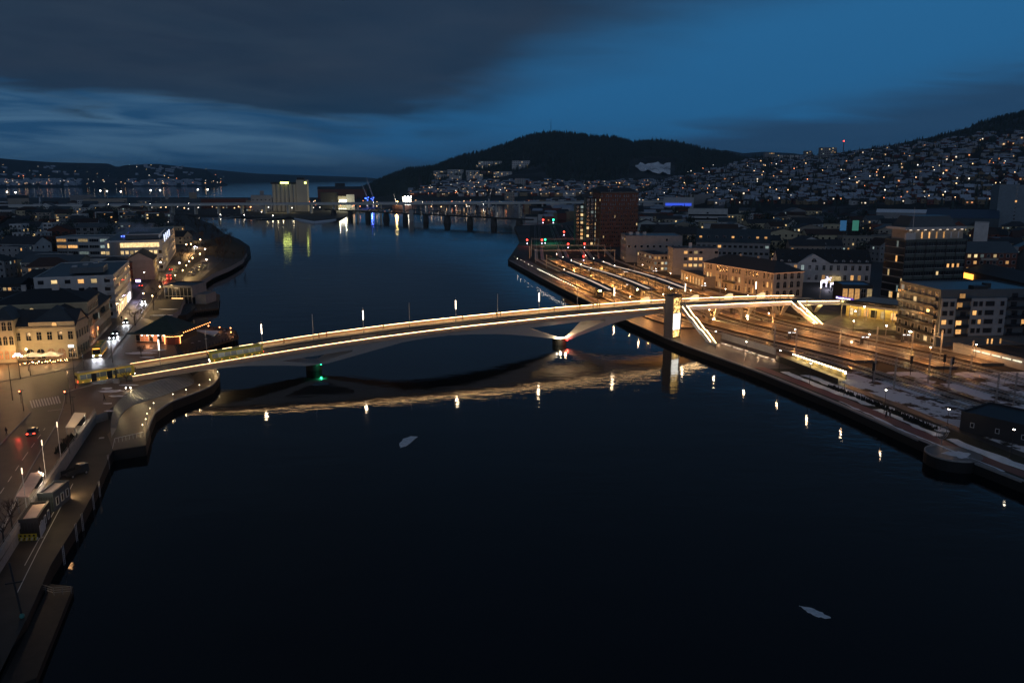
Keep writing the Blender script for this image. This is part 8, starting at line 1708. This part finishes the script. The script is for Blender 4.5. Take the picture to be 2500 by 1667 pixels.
# ------------------------------------------------------------------ hillside houses
def house_meshes(wm_, rm_, seed):
    r = random.Random(seed); w, d, h = r.uniform(8, 12.5), r.uniform(6, 9), r.uniform(4, 6); rh = r.uniform(1.6, 3.6)
    a = MB(); a.box(0, 0, -2, w, d, h + 2); a.tube([[(x, -d / 2, h), (x, d / 2, h), (x, 0, h + rh)] for x in (-w / 2, w / 2)])
    b = MB(); b.tube([[(x, -d / 2 - .5, h - .2), (x, 0, h + rh + .1), (x, d / 2 + .5, h - .2), (x, 0, h + rh + .45)] for x in (-w / 2 - .5, w / 2 + .5)])
    c = MB(); c.box(0, 0, h + rh * .5, 1, 1, rh * .5 + 1.5)
    return w, d, h, a.mesh('wall', wm_), b.mesh('roof', rm_), c.mesh('chimney', m_conc)
m_snowroof = RM('snowy_roof', (.30, .35, .42), .8, .25); m_hw = [RM('house_white', (.42, .42, .42), .8, .2), RM('house_dark', (.07, .06, .055), .8, .3), RM('house_ochre', (.25, .19, .12), .8, .2), RM('house_red', (.15, .05, .04), .8, .2)]
HM = []
for i in range(12): wi = i % 4; sn = i % 3 != 0; HM.append((house_meshes(m_hw[wi], m_snowroof if sn else m_roofd, i), ('white', 'dark', 'ochre', 'red')[wi], 'snow covered' if sn else 'dark'))
e_hw = [EM('house_window_a', (1, .62, .30), 1.0, .6), EM('house_window_b', (1, .82, .6), 1.1, .6), EM('house_window_c', (1, .40, .16), 1.0, .6)]
HWIN = [win_mesh(2.0, 1.6, 'bare', m_frame, e) for e in e_hw]; HWD = win_mesh(1.8, 1.5, 'bare', m_frame, m_glassd)
def zone(px, py):
    for a, s in ((1640, 'at the left foot'), (1760, 'on the left flank'), (1880, 'below the ridge blocks'), (2000, 'under the red lamp mast'), (2120, 'in the middle of the slope'), (2240, 'under the forested crest'), (2370, 'on the right flank')):
        if px < a: break
    else: s = 'at the right edge'
    v = 'high ' if py < 390 else 'midway ' if py < 440 else 'low '
    return v + s
HS = []
def hill_house(px, py, thing_, rs):
    x, y, z, r0 = on_hill(hill_r, px, py)
    if px > 2500 or r0 < 900: return None
    return (x, y, z, r0, rs)
HH = []
for _ in range(5200):
    px = rnd.uniform(1545, 2530); top = tab([(1545, 452), (1670, 432), (1798, 396), (1925, 388), (2027, 380), (2125, 364), (2223, 352), (2350, 330), (2500, 322), (2560, 320)], px); py = top + (500 - top) * rnd.random() ** .85
    if noise.noise(Vector((px * .018, py * .05, 2))) > .28: continue
    x, y, z, r0 = on_hill(hill_r, px, py); HH.append((r0, x, y, z, px, py))
HH.sort()
GRID = {}; keep = []
for q in HH:
    k = (int(q[1] / 14), int(q[2] / 18))
    if k in GRID: continue
    GRID[k] = 1; keep.append(q)
stuffw, stuffr, stuffl = MB(), MB(), MB()
for i, (r0, x, y, z, px, py) in enumerate(keep):
    (w, d, h, mw_, mr_, mc_), cn, sn = HM[rnd.randrange(12)]; rz = rnd.uniform(-.7, .7); nl = rnd.random(); lit = nl < .26
    if i < 290:
        rl_ = {True: 'lit window', False: 'unlit'}[lit]; t = thing('hillside_house', f'{cn} house, {"snowy" if sn[0] == "s" else "dark"} roof, {rl_}, {zone(px, py)}', 'house', (x, y, z), rz, 'houses on the hillside'); REL.append((t, px)); add('wall', mw_, t); ro = add('roof', mr_, t); add('chimney', mc_, ro)
        for k in range(2): o = add('window', HWIN[rnd.randrange(3)] if lit and (k == 0 or nl < .15) else HWD, t); o.location = (w * (-.25 + .5 * k), -d / 2 - .01, 1.2)
    else:
        wm_ = rnd.choice((0, 0, 1, 2, 3)); stuffw.box(x, y, z - 2, w, d, h + 2, rz, mi=wm_); c_, s_ = math.cos(rz), math.sin(rz); k = len(stuffr.v)
        for lx, ly, lz in ((-w / 2 - .5, -d / 2 - .5, h), (w / 2 + .5, -d / 2 - .5, h), (w / 2 + .5, d / 2 + .5, h), (-w / 2 - .5, d / 2 + .5, h), (-w / 2, 0, h + 2.6), (w / 2, 0, h + 2.6)): stuffr.v.append((x + lx * c_ - ly * s_, y + lx * s_ + ly * c_, z + lz))
        for f in ((0, 1, 5, 4), (2, 3, 4, 5), (1, 2, 5), (3, 0, 4)): stuffr.f.append(tuple(k + j for j in f)); stuffr.m.append(0 if sn[0] == 's' else 1)
        if lit: stuffl.box(x - s_ * -(d / 2 + .2) * -1 + rnd.uniform(-3, 3), y - d / 2 - .4 - abs(s_) * 2, z + 1.5, 2.4, .5, 2.2, rz, mi=rnd.randrange(3))
hh = thing('hillside_suburb', 'mass of smaller houses spread over the snowy hillside', 'suburb', (1200, 1800, 0)); hh['kind'] = 'stuff'
stuffw.build('walls', m_hw, hh, world=True, kind='stuff'); stuffr.build('roofs', [m_snowroof, m_roofd], hh, world=True, kind='stuff'); stuffl.build('lit_windows', e_hw, hh, world=True, kind='stuff')
# houses at the foot of the round hill and on the far shore
sw_, sr_, sl2 = MB(), MB(), MB()
def mini(x, y, z, w, h, sn):
    rz = rnd.uniform(-.6, .6); sw_.box(x, y, z - 2, w, w * .7, h + 2, rz, mi=rnd.choice((0, 0, 1, 2, 3))); c_, s_ = math.cos(rz), math.sin(rz); k = len(sr_.v); d = w * .7
    for lx, ly, lz in ((-w / 2, -d / 2, h), (w / 2, -d / 2, h), (w / 2, d / 2, h), (-w / 2, d / 2, h), (-w / 2, 0, h + 3), (w / 2, 0, h + 3)): sr_.v.append((x + lx * c_ - ly * s_, y + lx * s_ + ly * c_, z + lz))
    for f in ((0, 1, 5, 4), (2, 3, 4, 5), (1, 2, 5), (3, 0, 4)): sr_.f.append(tuple(k + j for j in f)); sr_.m.append(0 if sn else 1)
for _ in range(620):
    px = rnd.uniform(1000, 1640); py = rnd.uniform(446, 480)
    if px < 1060 and py < 462: continue
    x, y, z, r0 = on_hill(hill_c, px, py); mini(x, y, max(2, z), rnd.uniform(10, 20), rnd.uniform(5, 8), rnd.random() < .6)
    if rnd.random() < .45: sl2.box(x, y - 12, max(2, z) + 4, 2.6, 1, 2.2, mi=rnd.randrange(3))
for _ in range(170):
    px = rnd.uniform(1290, 1660); r = rnd.uniform(1000, 1900); x = (px - 1250) / F * r; mini(x, r, 2.2, rnd.uniform(10, 22), rnd.uniform(5, 9), rnd.random() < .4)
    if rnd.random() < .5: sl2.box(x, r - 11, 5, 1.6, 1, 1.4, mi=rnd.randrange(3))
f = thing('far_suburb', 'mass of small houses at the foot of the round hill across the harbour', 'suburb', (0, 2000, 0)); f['kind'] = 'stuff'
sw_.build('walls', m_hw, f, world=True, kind='stuff'); sr_.build('roofs', [m_snowroof, m_roofd], f, world=True, kind='stuff'); sl2.build('lit_windows', e_hw, f, world=True, kind='stuff')
e_far = [EM('far_light_warm', (1, .6, .28), 3.5), EM('far_light_white', (1, .9, .75), 3.0), EM('far_light_orange', (1, .3, .12), 3.5)]
def lights(name, lb, pts, r):
    mb = MB()
    for x, y, z in pts: q = r * rnd.uniform(.6, 1.3); mb.ball((x, y, z), q, rnd.choice((0, 0, 1, 1, 2)), rings=3, n=4)
    o = mb.build(name, e_far, kind='stuff'); tag(o, lb, 'lights')
p_ = []
for _ in range(150): px = rnd.choice([rnd.uniform(0, 210), rnd.uniform(0, 210), rnd.uniform(330, 560), rnd.uniform(0, 560)]); x, y, z, r0 = on_hill(hill_f, px, rnd.choice([rnd.uniform(440, 453), rnd.uniform(446, 453), rnd.uniform(405, 452)])); p_.append((x, y, max(z, 1) + 6))
lights('shore_lights', 'scattered tiny house lights on the far fjord shore', p_, 1.5)
mb = MB()
for _ in range(260):
    px = rnd.choice([rnd.uniform(0, 215), rnd.uniform(330, 500)]); x, y, z, r0 = on_hill(hill_f, px, rnd.uniform(439, 453) if rnd.random() < .8 else rnd.uniform(404, 430)); mb.box(x, y, max(z, 1) - 3, rnd.uniform(14, 40), 12, 12)
tag(mb.build('far_houses', m_snowroof, kind='stuff'), 'pale tiny houses along the far fjord shore', 'houses')
p_ = [(lambda q: (q[0], q[1], q[2] + 7))(on_hill(hill_r, rnd.uniform(1550, 2500), rnd.uniform(400, 500))) for _ in range(110)] + [(lambda q: (q[0], q[1], max(q[2], 2) + 7))(on_hill(hill_c, rnd.uniform(1040, 1640), rnd.uniform(450, 480))) for _ in range(90)]
lights('hillside_lights', 'scattered street lights over the hillside suburb', p_, .8)
p_ = []
for _ in range(130): px = rnd.uniform(1420, 2500); py = rnd.uniform(494, 560); x, y = G(px, py, GZ + 5); p_.append((x, y, GZ + 6))
for _ in range(50): x, y = G(rnd.uniform(0, 420), rnd.uniform(506, 560), LZ + 5); p_.append((x, y, LZ + 6))
lights('town_lights', 'scattered street lights between the town houses', p_, .38)
p_ = []
for _ in range(120): px = rnd.uniform(330, 1250); x, y, z = Gr(px, rnd.uniform(478, 496), rnd.uniform(1350, 1750)); p_.append((x, y, max(4, min(z, 9))))
for i in range(46): px = 985 + i * 9; x, y, z = Gr(px + rnd.uniform(-3, 3), 477, 2150); p_.append((x, y, 7))
lights('harbour_lights', 'scattered small lamps of the harbour quays', p_, .8)
# far quay wall of the harbour basin
mb = MB(); mb.prism([Gr(985, 480, 2080)[:2], Gr(1400, 480, 2080)[:2], Gr(1420, 480, 2400)[:2], Gr(960, 480, 2400)[:2]], -1, 2.5); mb.build('quay', m_ground, kind='structure')
# ------------------------------------------------------------------ people
m_coat = [M('coat_black', (.015, .015, .018), .8), M('coat_grey', (.05, .05, .055), .8), M('coat_red', (.22, .02, .02), .8), M('coat_navy', (.02, .025, .05), .8)]; m_skin = M('skin', (.35, .2, .14), .6)
def person(x, y, z, rz, lb, coat=0, stride=.28, h=1.76):
    t = thing('person', lb, 'person', (x, y, z), rz); k = h / 1.76
    V = [(0, 0, .95), (0, 0, 1.25), (0, 0, 1.45), (.02, 0, 1.56), (.03, 0, 1.66), (stride * .5, .1, .52), (stride, .1, .06), (stride + .16, .1, .03), (-stride * .35, -.1, .50), (-stride, -.1, .07), (-stride + .14, -.1, .03), (0, .2, 1.42), (-.1, .24, 1.14), (.02, .22, .90), (0, -.2, 1.42), (.1, -.24, 1.14), (.22, -.22, .92), (0, .1, .9), (0, -.1, .9)]
    E_ = [(0, 1), (1, 2), (2, 3), (3, 4), (0, 17), (17, 5), (5, 6), (6, 7), (0, 18), (18, 8), (8, 9), (9, 10), (2, 11), (11, 12), (12, 13), (2, 14), (14, 15), (15, 16)]
    R = [.16, .17, .16, .065, .115, .085, .055, .05, .085, .055, .05, .075, .06, .045, .075, .06, .045, .12, .12]
    me = bpy.data.meshes.new('body'); me.from_pydata([(a * k, b * k, c * k) for a, b, c in V], E_, []); o = add('body', me, t); me.materials.append(m_coat[coat])
    sk = o.modifiers.new('skin', 'SKIN'); sv_ = me.skin_vertices[0].data if me.skin_vertices else None
    if sv_ is None:
        bm_ = __import__('bmesh').new(); bm_.from_mesh(me); bm_.verts.layers.skin.verify(); bm_.to_mesh(me); bm_.free(); sv_ = me.skin_vertices[0].data
    for i, r in enumerate(R): sv_[i].radius = (r * k, r * k * (1.25 if i in (1, 2) else 1)); sv_[i].use_root = (i == 0)
    su = o.modifiers.new('sub', 'SUBSURF'); su.levels = 1; su.render_levels = 1
    mb = MB(); mb.ball((.06 * k, 0, 1.66 * k), .09 * k, n=8, rings=6); mb.ball((.15 * k, 0, 1.645 * k), .02 * k, n=5, rings=3); mb.build('face', m_skin, t)
    mb = MB(); mb.ball((.02 * k, 0, 1.70 * k), .105 * k, n=8, rings=6, sq=(1, 1, .9)); mb.build('hair', m_coat[0], t); return t
for px, py, o_, lb, c in ((694, 842, 15.0, 'person in dark clothes walking on the bridge right behind the long bus', 0), (779, 828, 15.2, 'person in dark clothes between the third and fourth lamp posts', 3), (798, 824, 15, 'person in a red jacket on the bridge sidewalk', 2), (936, 803, 15.2, 'lone dark walker left of the bridge middle', 0), (1130, 783, 15, 'dark walker on the bridge just past the middle lamp post', 1), (1212, 777, 15.2, 'taller walker of a pair right of the bridge middle', 0), (1222, 776, 14.5, 'shorter walker of a pair right of the bridge middle', 3), (1353, 760, 14.6, 'lone walker above the pier with the red light', 0),
                         (1416, 754, 15, 'walker leaning forward with a bag left of the group', 1), (1448, 749, 15, 'person pushing a bicycle in the group on the bridge', 0), (1458, 747, 15.2, 'tall person in the group of walkers on the bridge', 3), (1464, 746, 14.6, 'rightmost person in the group of walkers on the bridge', 0), (856, 832, 1.6, 'cyclist-sized figure on the near sidewalk left of the middle', 1), (921, 822, 1.7, 'figure in red on the near sidewalk', 2), (1523, 760, 1.8, 'dark figure near the near parapet by the lift tower', 0)):
    s, z = bridge_ray(px, py, o_); person(*BP(s, o_, zd(s) + .14), BANG + (0 if rnd.random() < .5 else math.pi), lb, c, rnd.uniform(.15, .3))
for px, py, zz_, lb, c, rz in ((16, 1062, LZ, 'person standing by the kerb at the left edge of the road', 0, 1), (255, 978, LZ, 'person in dark coat crossing the paved square above the steps', 0, .4), (2163, 1020, GZ, 'left person of the couple walking on the red path', 0, -1.2), (2172, 1020, GZ, 'right person of the couple walking on the red path', 1, -1.2), (153, 1226, GZ, 'worker in hi-vis jacket beside the grey site hut', 1, 0), (98, 1160, LZ, 'person standing beside the pink roofed shelter on the street', 0, 0),
                               (2024, 711, GZ, 'left of two small figures before the glowing moose', 0, 0), (2029, 711, GZ, 'right of two small figures before the glowing moose', 3, 0), (297, 782, LZ, 'pedestrian on the pavement in front of the white quay street block', 0, 1.5)):
    x, y = G(px, py, zz_); t = person(x, y, zz_ + .02, rz, lb, c, .22)
    if 'hi-vis' in lb: mb = MB(); mb.ball((0, 0, 1.25), .21, n=8, sq=(.85, 1.1, 1.5)); mb.build('vest', M('hivis', (.35, .55, .02), .5), t)
# ice floes on the dark water
for (px, py, lb, pts) in ((997, 1078, 'pale triangular ice floe drifting on the dark river', ((-20, 14), (-2, 8), (22, -13), (6, -14), (-12, -8), (-22, 4))), (1990, 1492, 'small thin ice floe drifting at the bottom right of the river', ((-38, -16), (-10, -10), (18, 2), (38, 14), (30, 16), (0, 10), (-24, -4)))):
    c = G(px, py, 0); t = thing('ice_floe', lb, 'ice floe', (c[0], c[1], 0)); q = [G(px + a, py + b_, .1) for a, b_ in pts]; mb = MB(); r = random.Random(px); out = []
    for i in range(len(q)):
        a, b_ = Vector(q[i]), Vector(q[(i + 1) % len(q)])
        for k in range(4): out.append(a.lerp(b_, k / 4) + Vector((r.uniform(-.12, .12), r.uniform(-.12, .12))))
    mb.prism([(p.x, p.y) for p in out][::-1], -.1, .06); mb.build('sheet', M('ice', (.75, .80, .84), .6, var=.3, vs=1.2) if 'ice' not in bpy.data.materials else bpy.data.materials['ice'], t, world=True)
# steam over the far office roof
sx_, sy_, sz_ = Gr(332, 565, 560); st = thing('steam_plume', 'soft pale plume of steam drifting over the office roofs', 'steam', (sx_, sy_, sz_)); st['kind'] = 'stuff'
vm = bpy.data.materials.new('steam'); vm.use_nodes = True; t = vm.node_tree; t.nodes.remove(t.nodes['Principled BSDF']); pv = t.nodes.new('ShaderNodeVolumePrincipled'); tcn = t.nodes.new('ShaderNodeTexCoord'); pv.inputs['Color'].default_value = (.8, .85, .95, 1)
gd = t.nodes.new('ShaderNodeTexGradient'); gd.gradient_type = 'SPHERICAL'; mp_ = t.nodes.new('ShaderNodeMapping'); mp_.inputs['Scale'].default_value = (1 / 15, 1 / 8, 1 / 7); t.links.new(tcn.outputs['Object'], mp_.inputs[0]); t.links.new(mp_.outputs[0], gd.inputs[0]); nz = nse(t, tcn.outputs['Object'], .22, 4, .6)
t.links.new(mth(t, 'MULTIPLY', mth(t, 'MULTIPLY', gd.outputs[1], mth(t, 'SUBTRACT', nz, .42, clamp=True)), 1.6), pv.inputs['Density']); t.links.new(pv.outputs[0], t.nodes['Material Output'].inputs['Volume'])
mb = MB(); mb.ball((0, 0, 0), 1, n=16, rings=10, sq=(16, 9, 8)); mb.build('plume', vm, st, kind='stuff')

# ------------------------------------------------------------------ evening haze
hm = bpy.data.materials.new('haze'); hm.use_nodes = True; t = hm.node_tree; t.nodes.remove(t.nodes['Principled BSDF']); pv = t.nodes.new('ShaderNodeVolumePrincipled')
pv.inputs['Color'].default_value = (.42, .76, 1, 1); pv.inputs['Density'].default_value = 4.4e-5; pv.inputs['Anisotropy'].default_value = 0.2; t.links.new(pv.outputs[0], t.nodes['Material Output'].inputs['Volume'])
mb = MB(); mb.box(0, 12500, -4.0, 31000, 25600, 296.0); hz_ = mb.build('haze', hm, kind='stuff'); tag(hz_, 'thin blue evening haze over the whole valley and fjord', 'haze')

# look-alikes are told apart by counting from the left
by = {}
for o, px in REL: by.setdefault(o['label'], []).append((px, o))
for lb, v in by.items():
    if len(v) > 1:
        for i, (px, o) in enumerate(sorted(v, key=lambda q: q[0])): o['label'] = lb + ', ' + ORD20[min(i, 38)] + ' from left'
